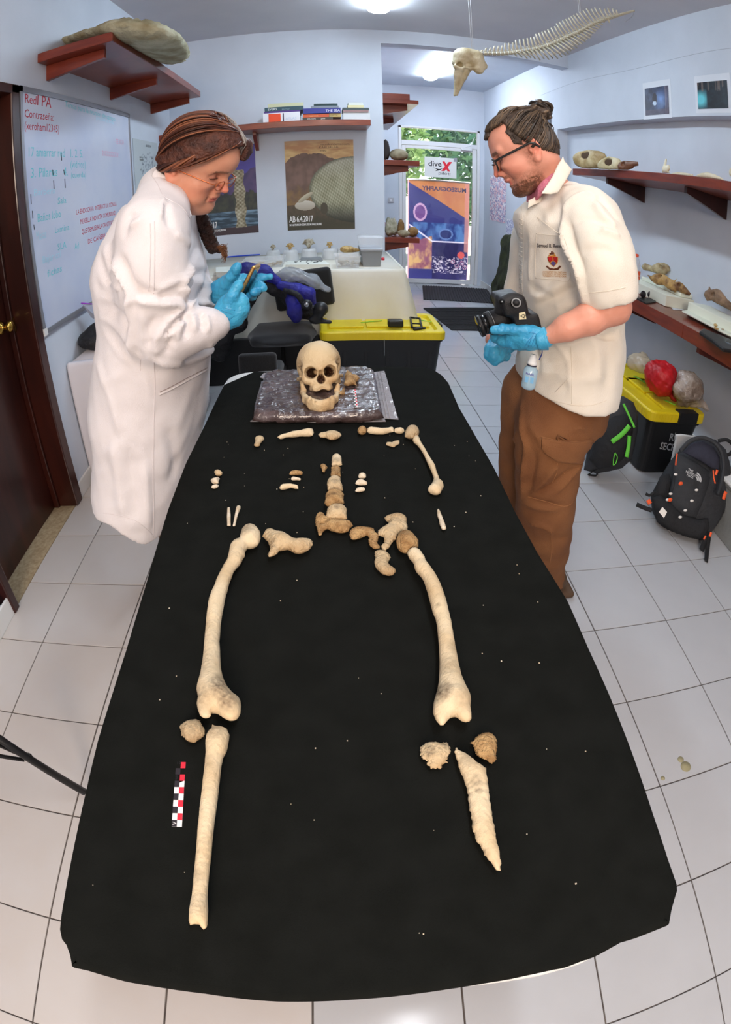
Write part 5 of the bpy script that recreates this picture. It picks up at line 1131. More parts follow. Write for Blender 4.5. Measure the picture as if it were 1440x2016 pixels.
# the nearer charcoal pack
p0, n = (1.78, 1.86, .2), (-.42, -.72, .55)
t = thing('backpack', (1.75, 1.8, 0), 'charcoal backpack with orange pulls, gaping open on the floor by the right wall', 'backpack')
swell_on(p0, n, [(1282,975),(1300,940),(1322,905),(1345,880),(1360,864),(1385,859),(1410,866),(1430,885),(1440,920),(1440,960),(1432,1000),(1415,1030),(1400,1050),(1385,1064),(1372,1066),(1345,1058),(1315,1045),(1295,1028),(1284,1005)], GRY, 'pack_body', .55, .05, parent=t, maxn=900)
n_ = Vector(n).normalized()
swell_on(Vector(p0)+n_*.09, n, [(1330,893),(1345,896),(1360,903),(1385,918),(1403,930),(1396,960),(1385,990),(1372,1020),(1350,1022),(1325,1005),(1315,985),(1322,950),(1326,915)], GRY, 'front_panel', .42, .05, parent=t)
swell_on(Vector(p0)+n_*.10, n, [(1284,980),(1300,975),(1322,990),(1345,1012),(1375,1022),(1395,1020),(1398,1040),(1385,1062),(1350,1056),(1315,1040),(1292,1020)], GRD, 'lower_pocket', .5, .05, parent=t)
swell_on(Vector(p0)+n_*.06, n, [(1292,958),(1300,938),(1318,932),(1325,950),(1318,985),(1300,990),(1284,985)], GRD, 'side_pocket', .6, .05, parent=t)
swell_on(Vector(p0)+n_*.115, n, [(1345,890),(1362,872),(1385,868),(1405,880),(1418,900),(1416,925),(1402,922),(1380,908),(1360,898)], mat('pack_inside', (30, 30, 44), .9, rgb2=(50, 52, 66), scale=9), 'open_mouth', .25, .2, parent=t)
P = on(p0, n)
obj('rim', *tubem(smoothline([P(1340, 888, .17), P(1360, 868, .17), P(1385, 862, .17), P(1410, 874, .17), P(1424, 900, .17), P(1424, 935, .17), P(1414, 975, .17)], 5), .010, 8), GRY, t)
for nm, pp, w, off, m_ in (('zip_pull', [(1334,893),(1332,905),(1331,916)], .004, .20, ORG), ('zip_pull', [(1405,926),(1406,940),(1409,952)], .004, .23, ORG), ('zip_pull', [(1413,925),(1410,935)], .007, .23, ORG), ('side_loop', [(1430,968),(1427,976),(1425,983)], .010, .13, ORG), ('buckle', [(1276,984),(1281,992)], .012, .12, ORG), ('buckle', [(1401,1048),(1398,1056)], .007, .16, ORG), ('buckle', [(1390,1055),(1386,1062)], .005, .16, ORG),
                       ('strap', [(1284,1005),(1270,1000),(1254,993)], .012, .10, GRD), ('strap', [(1290,968),(1280,975),(1272,972)], .008, .10, GRD), ('tie_cord', [(1330,935),(1328,955),(1322,975),(1318,990)], .0025, .2, GRD)):
    o = obj(nm, *tubem(smoothline([P(u, v, off) for u, v in pp], 5), w, 6, flat=.35 if w > .005 else 1, upv=n), m_, t)
for k, (u, v, c) in enumerate(((1331,934,PWT),(1341,952,ORG),(1372,965,PWT),(1321,972,PWT),(1363,986,PWT),(1315,984,PWT),(1320,984,ORG),(1350,1005,PWT),(1340,1018,PWT))):
    q = P(u, v, .215); a, b = spherem(q, (.012 if c == PWT else .014, .006, .006 if c == PWT else .010), 8, 5); o = obj('cord_lock' if c == ORG else 'lash_loop', a, b, c, t)
pa, pb, pc, pd = P(1298, 1008, .20), P(1305, 998, .20), P(1314, 1008, .20), P(1308, 1020, .20); o = obj('reflective_patch', [pa, pb, pc, pd], [(0, 3, 2, 1)], PWT, t, smooth=False); o['label'] = 'pinkish white reflective patch'
obj('hip_belt', *tubem(smoothline([P(1392, 1045, .1), P(1389, 1065, .1), PZ(1382, 1083, .02)], 5), .016, 6, flat=.3), GRD, t); obj('hip_belt', *tubem(smoothline([P(1397, 1055, .1), PZ(1394, 1080, .02), PZ(1391, 1105, .008)], 5), .013, 6, flat=.3), GRD, t)
obj('shoulder_strap', *tubem(smoothline([P(1415, 868, -.02), P(1432, 866, -.02), P(1445, 878, -.03), P(1440, 892, -.02), P(1432, 896, 0)], 5), .010, 8), GRD, t)
q = P(1352, 930, .205); xx = (P(1370, 938, .205) - q).normalized(); yy = n_.cross(xx)
lo = thing  # (logo parts below sit on the front panel)
text('THE', q + yy*.012 + xx*.004, xx, yy, .015, GL, t, bold=.0004); text('NORTH', q - yy*.001 - xx*.004, xx, yy, .015, GL, t, bold=.0004); text('FACE', q - yy*.014 + xx*.006, xx, yy, .015, GL, t, bold=.0004)
c0 = q + xx*.052 - yy*.014
for k, r in enumerate((.034, .025, .016)):
    arc = [(math.cos(a), math.sin(a)) for a in np.linspace(0, PI/2, 8)]; A = [c0 + xx*(r*c) + yy*(r*s) for c, s in arc]; B = [c0 + xx*((r-.006)*c) + yy*((r-.006)*s) for c, s in arc]
    obj('logo_arc', A + B, [(i, i+1, 8+i+1, 8+i) for i in range(7)], GL, t, smooth=False)
# white tray behind the pack, translucent bins at the edge of the frame
V_ = [PY(1334, 858, 2.12), PY(1345, 857, 2.12), PY(1378, 862, 2.12), PY(1378, 862, 2.12)*1, Vector((0, 0, 0)), PY(1333, 868, 2.12)]
V_[3] = Vector((V_[2].x, 2.12, .004)); V_[4] = Vector((V_[0].x + .03, 2.12, .004))
o = obj('white_tray', [tuple(p) for p in V_] + [(p.x, p.y+.02, p.z) for p in V_], [(0,1,2,3,4,5)[::-1], (6,7,8,9,10,11)] + [(i, (i+1) % 6, 6+(i+1) % 6, 6+i) for i in range(6)], M['white'], smooth=False); bevel(o, .004); tag(o, 'white plastic sheet corner sticking up between tote and charcoal backpack', 'tray')
t = thing('storage_bin', (2.12, 1.3, 0), 'translucent grey storage bin at the right edge of the frame beside the charcoal backpack', 'storage box')
a = PZ(1403, 1060, 0)
BINM = milky('smoky_bin', (150, 152, 150), .15, .3)
o = obj('body', *ring_mesh([[(1.885+k, .55+k, z), (2.33-k, .55+k, z), (2.33-k, 1.86-k, z), (1.885+k, 1.86-k, z)] for k, z in ((.025, .002), (.0, .26), (-.006, .265), (-.006, .28), (.004, .28), (.03, .01))]), BINM, t, smooth=False); bevel(o, .006)
o = box('lid', 1.87, 2.34, .54, 1.87, .281, .30, M['white'], t, bev=.006)
o = box('bin_label', 1.880, 1.884, 1.28, 1.36, .12, .20, PWT, t)

# ------------------------------------------------------------------ counter and shelf along the right wall
t = thing('wall_counter', (2.15, 3.0, .77), 'long red-brown counter along the right wall below the shelf', 'counter')
box('board', 1.95, XN, 2.487, YN-.02, .765, .845, M['redwood'], t, bev=.003); box('board', 1.95, XN, -.6, 2.484, .765, .845, M['redwood'], t, bev=.003)
for y in (4.6, 3.4, 2.4, 1.2): bracket('bracket', (XN, y, .765), (-1, 0, 0), M['redwood'], t, .36, .14, .05)
t = thing('wall_shelf', (2.15, 3.0, 1.64), 'red-brown shelf on the right wall above the counter, carrying turtle skulls', 'shelf')
box('board', 1.95, XN, 2.28, 4.14, 1.642, 1.698, M['redwood'], t, bev=.003); box('board', 1.95, XN, .4, 2.277, 1.642, 1.698, M['redwood'], t, bev=.003)
for y in (3.72, 2.72, 1.6): bracket('bracket', (XN, y, 1.642), (-1, 0, 0), M['darkwood'], t, .34, .13, .04)
# cave photographs on the wall above the ledge
def cave1(s, q):
    c = mixc((30, 36, 60), (70, 84, 110), .4 + fbm(s, q, 4, 3, 1)); d = math.hypot(s - .68, (q - .55)*.8); c = mixc(c, (126, 158, 214), max(0, 1 - d/.38))
    if ((s-.42)/.10)**2 + ((q-.58)/.22)**2 < 1: c = (30, 24, 38)
    if ((s-.42)/.08)**2 + ((q-.42)/.08)**2 < 1: c = (196, 214, 232)
    if s > .86 and math.sin(s*130) > -.2: c = mixc(c, (150, 130, 136), .6)
    if q < .18: c = mixc(c, (92, 76, 88), .6)
    return c
def cave2(s, q):
    c = mixc((8, 10, 20), (22, 34, 44), .5 + fbm(s, q, 5, 3, 2)); d = math.hypot(s - .1, (q - .35)*.8)
    if s < .32 and q < .72: c = mixc(c, (104, 204, 214), max(0, min(1, 1.4 - d/.28)))
    if q > .62 and fbm(s, 0, 14, 2, 5) > .12 and q > .62 + .5*abs(fbm(s, 2, 9, 2, 7)): c = mixc(c, (150, 120, 104), .6)
    return c
def photo(us, fn, label):
    P = [PX(u, v, XR-.003) for u, v in us]; y0, y1 = sorted((P[0].y, P[2].y)); z0, z1 = sorted((P[0].z, P[2].z))
    t = thing('cave_photo', (XR, (y0+y1)/2, z0), label, 'photograph', 'cave photographs on the right wall')
    sheet('paper', (XR-.001, y1+.03, z0-.03), (0, -(y1-y0)-.06, 0), (0, 0, z1-z0+.08), 2, 2, lambda s, q: (222, 226, 234), vcol_mat('photo_paper', .5), t)
    sheet('print', (XR-.0035, y1, z0), (0, -(y1-y0), 0), (0, 0, z1-z0), 46, 40, fn, vcol_mat('photo_print', .35), t)
photo([(1269, 176), (0, 0), (1319, 223)] if 0 else [(1270, 175), (1270, 175), (1318, 224)], cave1, 'blue cave photograph with a dark diver figure, left of the two')
photo([(1373, 163), (1373, 163), (1435, 213)], cave2, 'dark cave photograph with a turquoise pool, right of the two')
a = PX(1083, 235, XR); t = thing('framed_print', (XR, a.y, a.z), 'narrow grey framed print on the hall wall just behind the hair bun', 'picture')
box('frame', XR-.012, XR, a.y-.04, a.y+.22, a.z-.12, a.z+.16, mat('grey_frame', (120, 124, 134), .5), t, bev=.003); box('print', XR-.0135, XR-.0115, a.y-.02, a.y+.2, a.z-.1, a.z+.14, mat('brownish_print', (150, 128, 120), .6, rgb2=(90, 96, 116), scale=10), t)
# turtle skulls and bones on the shelf
SZ = 1.6985; TUR = mat('turtle_skull_bone', (204, 186, 144), .5, rgb2=(152, 128, 84), scale=12, bump=.6, bscale=80); TU2 = mat('turtle_skull_pale', (214, 202, 168), .5, rgb2=(176, 160, 116), scale=14, bump=.6, bscale=80); TU3 = mat('turtle_skull_brown', (120, 76, 48), .45, rgb2=(80, 46, 30), scale=14, bump=.6, bscale=80)
PB = mat('bleached_bone', (236, 230, 206), .55, rgb2=(220, 208, 172), scale=20, bump=.6, bscale=90)
def swx(x, px, m, name, label, cat, zs=.6, group=None, rough=.1, n=(-1, 0, 0), holes=()):
    return tag(swell_on((x, 3, 1.7), n, px, m, name, zs, rough, xdir=(0, -1, 0), maxn=350, holes=holes), label, cat, group)
swx(2.08, [(1304,340),(1307,326),(1311,312),(1314,313),(1312,326),(1318,324),(1320,332),(1317,337),(1321,341)], PB, 'hip_bone', 'small upright forked white bone on the right shelf', 'bone')
swx(2.08, [(1322,341),(1335,339),(1350,340),(1365,343),(1366,347),(1345,346),(1325,344)], PB, 'flat_bone', 'low flat pale bone in the middle of the right shelf', 'bone', .7)
swx(2.06, [(1368,347),(1380,341),(1394,339),(1408,343),(1422,350),(1426,355),(1400,352),(1375,349)], PB, 'shell_piece', 'cream domed bone plate toward the near end of the right shelf', 'bone', .9)
swx(2.04, [(1437,345),(1438,334),(1445,328),(1455,336),(1456,350),(1444,350)], PB, 'vertebra', 'white bone cut off by the right edge of the frame, on the shelf', 'bone', .8)

def turtle(px, hole, m, label, x):
    t = thing('turtle_skull', PX(px[0][0], px[0][1], x), label, 'skull', 'turtle skulls on the right shelf'); t.location.z = SZ
    hl = [(hole[0] + hole[2]*math.cos(a), hole[1] + hole[3]*math.sin(a)) for a in np.linspace(0, 2*PI, 12, endpoint=False)]
    swell_on((x, 3, 1.7), (-1, -.35, 0), px, m, 'cranium', .62, .06, xdir=(0, -1, 0), parent=t, maxn=700, holes=[hl])
    c = np.array(px).mean(0); swell_on((x+.012, 3, 1.7), (-1, -.35, 0), [(c[0] + (u-c[0])*.86, c[1] + (v-c[1])*.84) for u, v in px], mat('hollow_shade', (78, 60, 44), .9), 'dark_core', .40, .02, xdir=(0, -1, 0), parent=t, maxn=300)  # dark core added inside, its colour standing in for shade in the eye hole
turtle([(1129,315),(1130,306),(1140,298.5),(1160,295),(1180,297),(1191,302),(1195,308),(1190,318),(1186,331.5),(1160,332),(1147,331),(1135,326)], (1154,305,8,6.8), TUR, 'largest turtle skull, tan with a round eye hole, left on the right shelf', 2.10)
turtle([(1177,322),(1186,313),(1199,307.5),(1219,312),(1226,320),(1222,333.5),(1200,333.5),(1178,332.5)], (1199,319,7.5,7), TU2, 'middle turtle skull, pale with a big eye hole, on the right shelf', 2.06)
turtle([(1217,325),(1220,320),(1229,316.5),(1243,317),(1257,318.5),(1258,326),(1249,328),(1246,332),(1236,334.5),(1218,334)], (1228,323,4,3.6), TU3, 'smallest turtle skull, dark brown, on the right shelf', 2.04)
# ------------------------------------------------------------------ what stands on the counter
CZ = .846
def cz(u, v, z=CZ): return PZ(u, v, z)
p = cz(1250, 586); y = p.y + .03; x = p.x
t = thing('water_bottle', (x, y, CZ), 'clear water bottle with orange cap and orange label on the counter', 'bottle')
hb = PY(1251, 499, y).z - CZ; k = hb/.27; rb = .036
obj('body', *lathem([(.003, .002), (rb*.8, .002), (rb, .012), (rb*.93, .03), (rb, .05), (rb*.93, .07), (rb, .09), (rb, .15*k), (rb*.95, .17*k), (rb, .18*k), (rb*.92, .2*k), (rb*.5, .24*k), (.013, .248*k), (.013, .256*k)], (x, y, CZ), 24), milky('bottle_plastic', (214, 222, 226), .7, .08), t)
obj('cap', *lathem([(.015, .250*k), (.0155, .252*k), (.0155, .268*k), (.002, .27*k)], (x, y, CZ), 18), mat('orange_cap', (226, 84, 50), .4), t)
obj('wrap_label', *lathem([(rb+.0008, .115*k), (rb+.001, .117*k), (rb+.001, .163*k), (rb+.0005, .165*k)], (x, y, CZ), 24), mat('orange_label', (232, 98, 58), .5), t)
text('Bonafont', (x-.026, y-rb-.003, CZ+.135*k), (1, 0, 0), (0, 0, 1), .016, M['white'], t, width=.05)
t = thing('sunglasses', cz(1274, 592), 'black sunglasses folded on a small dark pouch beside the water bottle', 'sunglasses')
a = cz(1262, 588); b = cz(1290, 594); q = cz(1276, 592)
for uu in (1266, 1280):
    c = cz(uu, 588) + Vector((0, 0, .03)); V = Vol(c-Vector((.035, .03, .04)), c+Vector((.035, .03, .04)), .004); V.ell(c, (.024, .010, .026), 0); V.obj('lens', mat('dark_lens', (36, 34, 40), .12), t)
obj('bridge', *tubem([cz(1266, 580)+Vector((0, 0, .03)), cz(1280, 580)+Vector((0, 0, .03))], .004, 6), M['black'], t)
obj('pouch', *prism([(p.x, p.y) for p in (cz(1252, 588), cz(1272, 599), cz(1292, 596), cz(1288, 588))], CZ, CZ+.008), M['black'], t, smooth=False)
def block(name, pts, z0, z1, m, label, cat): 
    P = [cz(u, v, z1) for u, v in pts]; o = obj(name, *prism([(min(p.x, XN-.004), p.y) for p in P], z0, z1), m, smooth=False); bevel(o, .003); return tag(o, label, cat)
FM2 = mat('cream_foam', (226, 228, 212), .85)
for bx, lb in (((2.13, 2.374, 2.95, 3.56, CZ, .922), 'wide low cream foam block under the brown spotted skull'), ((2.27, 2.374, 2.98, 3.50, .923, .950), 'narrow cream foam slab against the wall under the greyish skull'), ((2.19, 2.374, 1.85, 2.78, CZ, .935), 'long foam block under the mauve-grey snouted skull nearest the camera')):
    o = box('foam_block', *bx, FM2, bev=.004); tag(o, lb, 'foam block', 'foam blocks on the counter')
block('printed_sheet', [(1320, 602), (1345, 602), (1347, 610), (1326, 610)], CZ, CZ+.002, M['paper'], 'small white card between the foam blocks', 'card')
SPB = mat('spotted_skull_bone', (186, 150, 92), .55, rgb2=(104, 70, 40), scale=16, bump=1.2, bscale=90, lo=.42, hi=.62); SPG = mat('greyish_skull_bone', (188, 176, 140), .55, rgb2=(130, 108, 72), scale=20, bump=1.2, bscale=90); SPD = mat('mauve_skull_bone', (150, 124, 100), .6, rgb2=(98, 76, 58), scale=18, bump=1.2, bscale=90)
def swc(b, px, m, name, label, zs, holes=(), cat='skull', n=(-.92, -.38, .05), rough=.2):
    q = PX(b[0], b[1], b[2])
    return tag(swell_on(q, n, px, m, name, zs, rough, xdir=(.6, -.8, 0), maxn=500, holes=holes, jag=.0008), label, cat, 'animal skulls on the counter')
swc((1292, 545, 2.325), [(1263,524),(1270,518),(1284,523),(1296,517),(1308,517),(1318,523),(1320,532),(1312,540),(1302,545),(1292,538),(1280,534),(1268,532)], SPG, 'animal_skull', 'greyish skull at the back of the foam, right of the bottle', .8, holes=[[(1300,522),(1304,523),(1303,527),(1300,526)]])
swc((1325, 578, 2.25), [(1275,541),(1283,543),(1290,539),(1300,537),(1310,541),(1318,547),(1328,552),(1334,548),(1330,555),(1338,554),(1345,558),(1353,568),(1361,578),(1358,582),(1345,578),(1334,572),(1330,576),(1318,570),(1308,562),(1295,561),(1283,553)], SPB, 'animal_skull', 'long brown and white spotted skull with a dark snout tip', .7, holes=[[(1298,542),(1304,542),(1303,546),(1299,546)], [(1336,558),(1341,559),(1339,564),(1336,562)]])
swc((1412, 606, 2.30), [(1386,580),(1390,572),(1395,570),(1397,563),(1401,570),(1412,568),(1420,572),(1432,588),(1445,600),(1455,615),(1440,612),(1420,602),(1402,592),(1392,592)], SPD, 'animal_skull', 'mauve-grey long-snouted skull at the right edge of the frame', .7, holes=[[(1402,577),(1408,576),(1409,582),(1403,582)]])
bl = PX(1236, 512, 2.28)
rock('bone_lump', (2.28, bl.y, CZ), (.04, .045, .055), SPB, 'brownish bone lump half hidden behind the young man, left of the bottle', 11, 'bone', None, .2)
P = [cz(u, v, CZ+.03) for u, v in ((1343, 612), (1400, 606), (1455, 632), (1455, 668), (1420, 652))]
t = thing('specimen_tray', P[2], 'large white tray of tiny bones jutting over the counter edge', 'tray')
o = obj('tray', *prism([(p.x, p.y) for p in P], CZ+.022, CZ+.034), mat('tray_white', (226, 230, 214), .4), t, smooth=False); bevel(o, .004)
o = obj('prop', *boxm(P[1].x-.1, P[1].x+.1, P[1].y-.35, P[1].y-.05, CZ, CZ+.022), M['black'], t, smooth=False)
rs = random.Random(12)
for k in range(26):
    u, v = (rs.uniform(1408, 1440), rs.uniform(628, 650)) if k > 2 else (rs.uniform(1392, 1400), rs.uniform(624, 632)); p = cz(u, v, CZ+.036)
    s = rs.uniform(.006, .012); a, b = spherem((p.x, p.y, CZ+.034+s*.6), (s, s*rs.uniform(.5, 1.3), s*.7), 8, 5)
    tag(obj('tiny_bone', a, b, (SK1, PB, SK2)[k % 3]), 'tiny yellowish bone on the large white tray', 'bone', 'tiny bones on the white tray')
V = [(1378, 652), (1386, 646), (1400, 652), (1440, 668), (1455, 680), (1450, 690), (1425, 686), (1405, 670)]
P = [cz(u, v, CZ+.02) for u, v in V]; t = thing('black_tool', P[3], 'flat black handled tool lying at the near edge of the counter', 'tool')
o = obj('body', *prism([(p.x, p.y) for p in P], CZ+.001, CZ+.021), M['black'], t, smooth=False); bevel(o, .006)
p = cz(1436, 676, CZ+.022); obj('screen', *spherem((p.x, p.y, CZ+.019), (.016, .03, .006), 14, 8), mat('grey_screen', (84, 92, 100), .2), t)
# ------------------------------------------------------------------ people
def frame(P, Yw, Ro):
    cy, sy, cp, sp, cr, sr = math.cos(Yw), math.sin(Yw), math.cos(P), math.sin(P), math.cos(Ro), math.sin(Ro)
    return np.array([[cy,-sy,0],[sy,cy,0],[0,0,1]]) @ np.array([[cp,0,sp],[0,1,0],[-sp,0,cp]]) @ np.array([[1,0,0],[0,cr,-sr],[0,sr,cr]])
class Head:
    """head-local metres: x forward, y to the person's left, z up; origin between the ears"""
    def __init__(s, o, P, Yw, Ro, sc): s.o = np.array(o); s.M = frame(P, Yw, Ro); s.s = sc
    def w(s, x, y, z): return s.M @ (np.array([x, y, z])*s.s) + s.o
    def loc(s, p): return s.M.T @ (np.array(p) - s.o)/s.s
    def ell(s, V, c, r, k, op='add', tilt=None):
        rot = s.M if tilt is None else s.M @ frame(*tilt)
        V.ell(s.w(*c), np.array(r)*s.s, k*s.s, op, rot)
    def cone(s, V, a, b, ra, rb, k, op='add'): V.cone(s.w(*a), s.w(*b), ra*s.s, rb*s.s, k*s.s, op)
    def sculpt(s, V, fem, full=0.0, nose=1.0, openm=0.0):
        E = lambda *a, **kw: s.ell(V, *a, **kw); Cn = lambda *a, **kw: s.cone(V, *a, **kw)
        E((.012, 0, .044) if fem else (.004, 0, .038), (.084, .078, .086) if fem else (.080, .076, .080), .01)
        E((.044, 0, .046) if fem else (.034, 0, .028), (.070, .064, .066) if fem else (.064, .062, .072), .03)
        E((.040, 0, -.040), (.050, .052+full, .058), .03)
        for q in (-1, 1):
            Cn((.002, q*(.056+full), -.030), (.064, q*.026, -.084), .021, .017, .03)
            E((.058, q*(.044+full*.5), -.022), (.028, .022+full*.4, .022), .022)
            if fem: E((.060, q*(.036+full*.6), -.058), (.026, .022+full*.4, .024), .022)
            Cn((.090, q*.010, .028), (.076, q*.048, .028), .0085, .008, .014)
        E((.080, 0, -.087), (.020, .024, .017), .02)
        for q in (-1, 1):
            E((.099, q*.032, .008), (.020, .020, .0135), .014, 'sub')
            E((.0735, q*.032, .006), (.0165, .0165, .0145), .004)
            Cn((.0885, q*.018, .0035), (.0800, q*.046, .0015), .0022, .0022, .004)       # lash line of a lowered lid
            E((.085, q*.033, -.014), (.010, .018, .006), .012)
        Cn((.089, 0, .024), (.104, 0, -.006), .0066, .0078, .012)
        Cn((.103, 0, -.004), (.1145+.002*(nose-1), 0, -.0235), .0080, .0078*nose, .008)
        for q in (-1, 1):
            E((.1015, q*.0115, -.0265), (.0110, .0066*nose, .0075), .006)
            E((.1055, q*.0065, -.0345), (.0055, .0036, .0035), .003, 'sub')
        E((.090, 0, -.044), (.013, .020, .012), .012)
        E((.0965, 0, -.0500), (.0068, .0215, .0040), .007); E((.0935-openm*.003, 0, -.0600-openm*.006), (.0072, .0190, .0046), .007)
        E((.107, 0, -.0555-openm*.002), (.012, .0275, .0016+openm*.0025), .0035, 'sub')
        for q in (-1, 1):
            E((.086, q*.0285, -.0555), (.006, .005, .005), .006, 'sub')
            t = (0, q*-.35, 0)
            E((-.006, q*(.074+full*.4), -.004), (.019, .0075, .031), .006, tilt=(-.18, q*-.42, 0)); E((-.012, q*(.083+full*.4), .006), (.013, .005, .020), .004, 'sub', tilt=(-.18, q*-.42, 0))
            E((.004, q*(.079+full*.4), -.006), (.006, .005, .008), .004); E((-.001, q*(.077+full*.4), -.031), (.009, .006, .009), .006)
def near_px(u, v, y, r): return r*((PY(u+1, v, y) - PY(u-1, v, y)).length)/2
def CH(P, y):
    """(u, v, radius in px[, y]) -> centres and radii"""
    C, Rr = [], []
    for q in P:
        yy = q[3] if len(q) > 3 else y
        C.append(PY(q[0], q[1], yy)); Rr.append(near_px(q[0], q[1], yy, q[2]))
    return C, Rr
class Surf:
    """meets the finished surface of an object with the sight line of a pixel"""
    def __init__(s, o):
        s.o = o; s.L = world_loc(o); me = o.data
        s.t = BVHTree.FromPolygons([v.co + s.L for v in me.vertices], [tuple(p.vertices) for p in me.polygons])
    def hit(s, u, v, off=0.0):
        d = ray(u, v).normalized(); h = s.t.ray_cast(EYE, d)
        if h[0] is None:
            n = s.t.find_nearest(EYE + d*((Vector(s.o.location) + s.L*0 - EYE).length or 1.5)); return (n[0] if n[0] else EYE + d*1.5) - d*off
        return h[0] - d*off
    def line(s, P, n=6, off=0.0): return [s.hit(p.x, p.y, off) for p in smoothline([Vector((a, b, 0)) for a, b in P], n)]
def folds(o, L, n=7, gain=1.25):
    """press creases and raise ridges along lines seen on the surface; (points, width m, height m)"""
    S = Surf(o); me = o.data; V = np.zeros(len(me.vertices)*3); me.vertices.foreach_get('co', V); V = V.reshape(-1, 3) + np.array(S.L)
    N = np.array([v.normal for v in me.vertices]); D = np.zeros(len(V))
    for pts, w, h in L:
        P = np.array([list(p) for p in S.line(pts, n)]); lo, hi = P.min(0) - 3*w, P.max(0) + 3*w
        m = np.where(((V > lo) & (V < hi)).all(1))[0]
        if len(m) == 0: continue
        X = V[m]; A = P[:-1]; B = P[1:]; d = B - A; L2 = (d**2).sum(1) + 1e-12
        t = np.clip(((X[:, None] - A)*d).sum(2)/L2, 0, 1); q = A + d*t[..., None]; dd = np.sqrt(((X[:, None] - q)**2).sum(2)); k = dd.argmin(1); r = dd[np.arange(len(m)), k]
        s = (k + t[np.arange(len(m)), k])/len(A); fade = np.clip(np.minimum(s, 1-s)*5, .15, 1)
        D[m] += gain*h*fade*np.exp(-(r/w)**2)
    V += N*D[:, None] - np.array(S.L); me.vertices.foreach_set('co', V.ravel()); me.update()
def seam(S, P, r, m, parent, name='seam', off=0.0, n=6, label=None):
    o = obj(name, *tubem(S.line(P, n, off*.5), r*.8, 5), m, parent)
    if label: o['label'] = label
    return o
def patch(S, poly, m, parent, name, off=.002, step=2.5):
    """a flat piece lying on the surface, outlined in the photograph"""
    P = np.array(poly, float); B = []
    for i in range(len(P)):
        a, b = P[i], P[(i+1) % len(P)]; k = max(1, int(np.linalg.norm(b-a)/step))
        for j in range(k): B.append(a + (b-a)*j/k)
    B = np.array(B); gx, gy = np.meshgrid(np.arange(B[:, 0].min(), B[:, 0].max(), step), np.arange(B[:, 1].min(), B[:, 1].max(), step)); G = np.c_[gx.ravel(), gy.ravel()]; G = G[inside(G, B)]
    G = G[seg_dist(G, B, np.roll(B, -1, 0)) > step*.4] if len(G) else G
    vv = [Vector(p) for p in B] + [Vector(p) for p in G]; n = len(B)
    r = delaunay_2d_cdt(vv, [(i, (i+1) % n) for i in range(n)], [], 1, 1e-4)
    o = obj(name, [S.hit(p.x, p.y, off) for p in r[0]], [tuple(f) for f in r[2]], m, parent); s_ = o.modifiers.new('solid', 'SOLIDIFY'); s_.thickness = max(.0008, off*.9); s_.offset = 1 if False else 0
    return o
def stext(S, s, u, v, wpx, size_px, ang, m, parent, off=.0015, bold=0, name='lettering'):
    ca, sa = math.cos(ang), math.sin(ang)
    cu = wpx
    def fn(a, b): return S.hit(u + a*ca + b*sa, v + a*sa - b*ca, off)
    return text(s, None, None, None, size_px, m, parent, name=name, fn=fn, width=wpx, bold=bold)
SKINM = {}
def skin(name, rough=.45):
    m = vcol_mat(name, rough, .4); b = m.node_tree.nodes['Principled BSDF']
    b.inputs['Subsurface Weight'].default_value = .12; b.inputs['Subsurface Radius'].default_value = (.012, .005, .003); b.inputs['Subsurface Scale'].default_value = .5
    N = m.node_tree.nodes; L = m.node_tree.links; t = N.new('ShaderNodeTexNoise'); t.inputs['Scale'].default_value = 260; tc = N.new('ShaderNodeTexCoord'); L.new(tc.outputs['Object'], t.inputs['Vector'])
    bp = N.new('ShaderNodeBump'); bp.inputs['Strength'].default_value = .25; bp.inputs['Distance'].default_value = .001; L.new(t.outputs[0], bp.inputs['Height']); L.new(bp.outputs[0], b.inputs['Normal'])
    return m
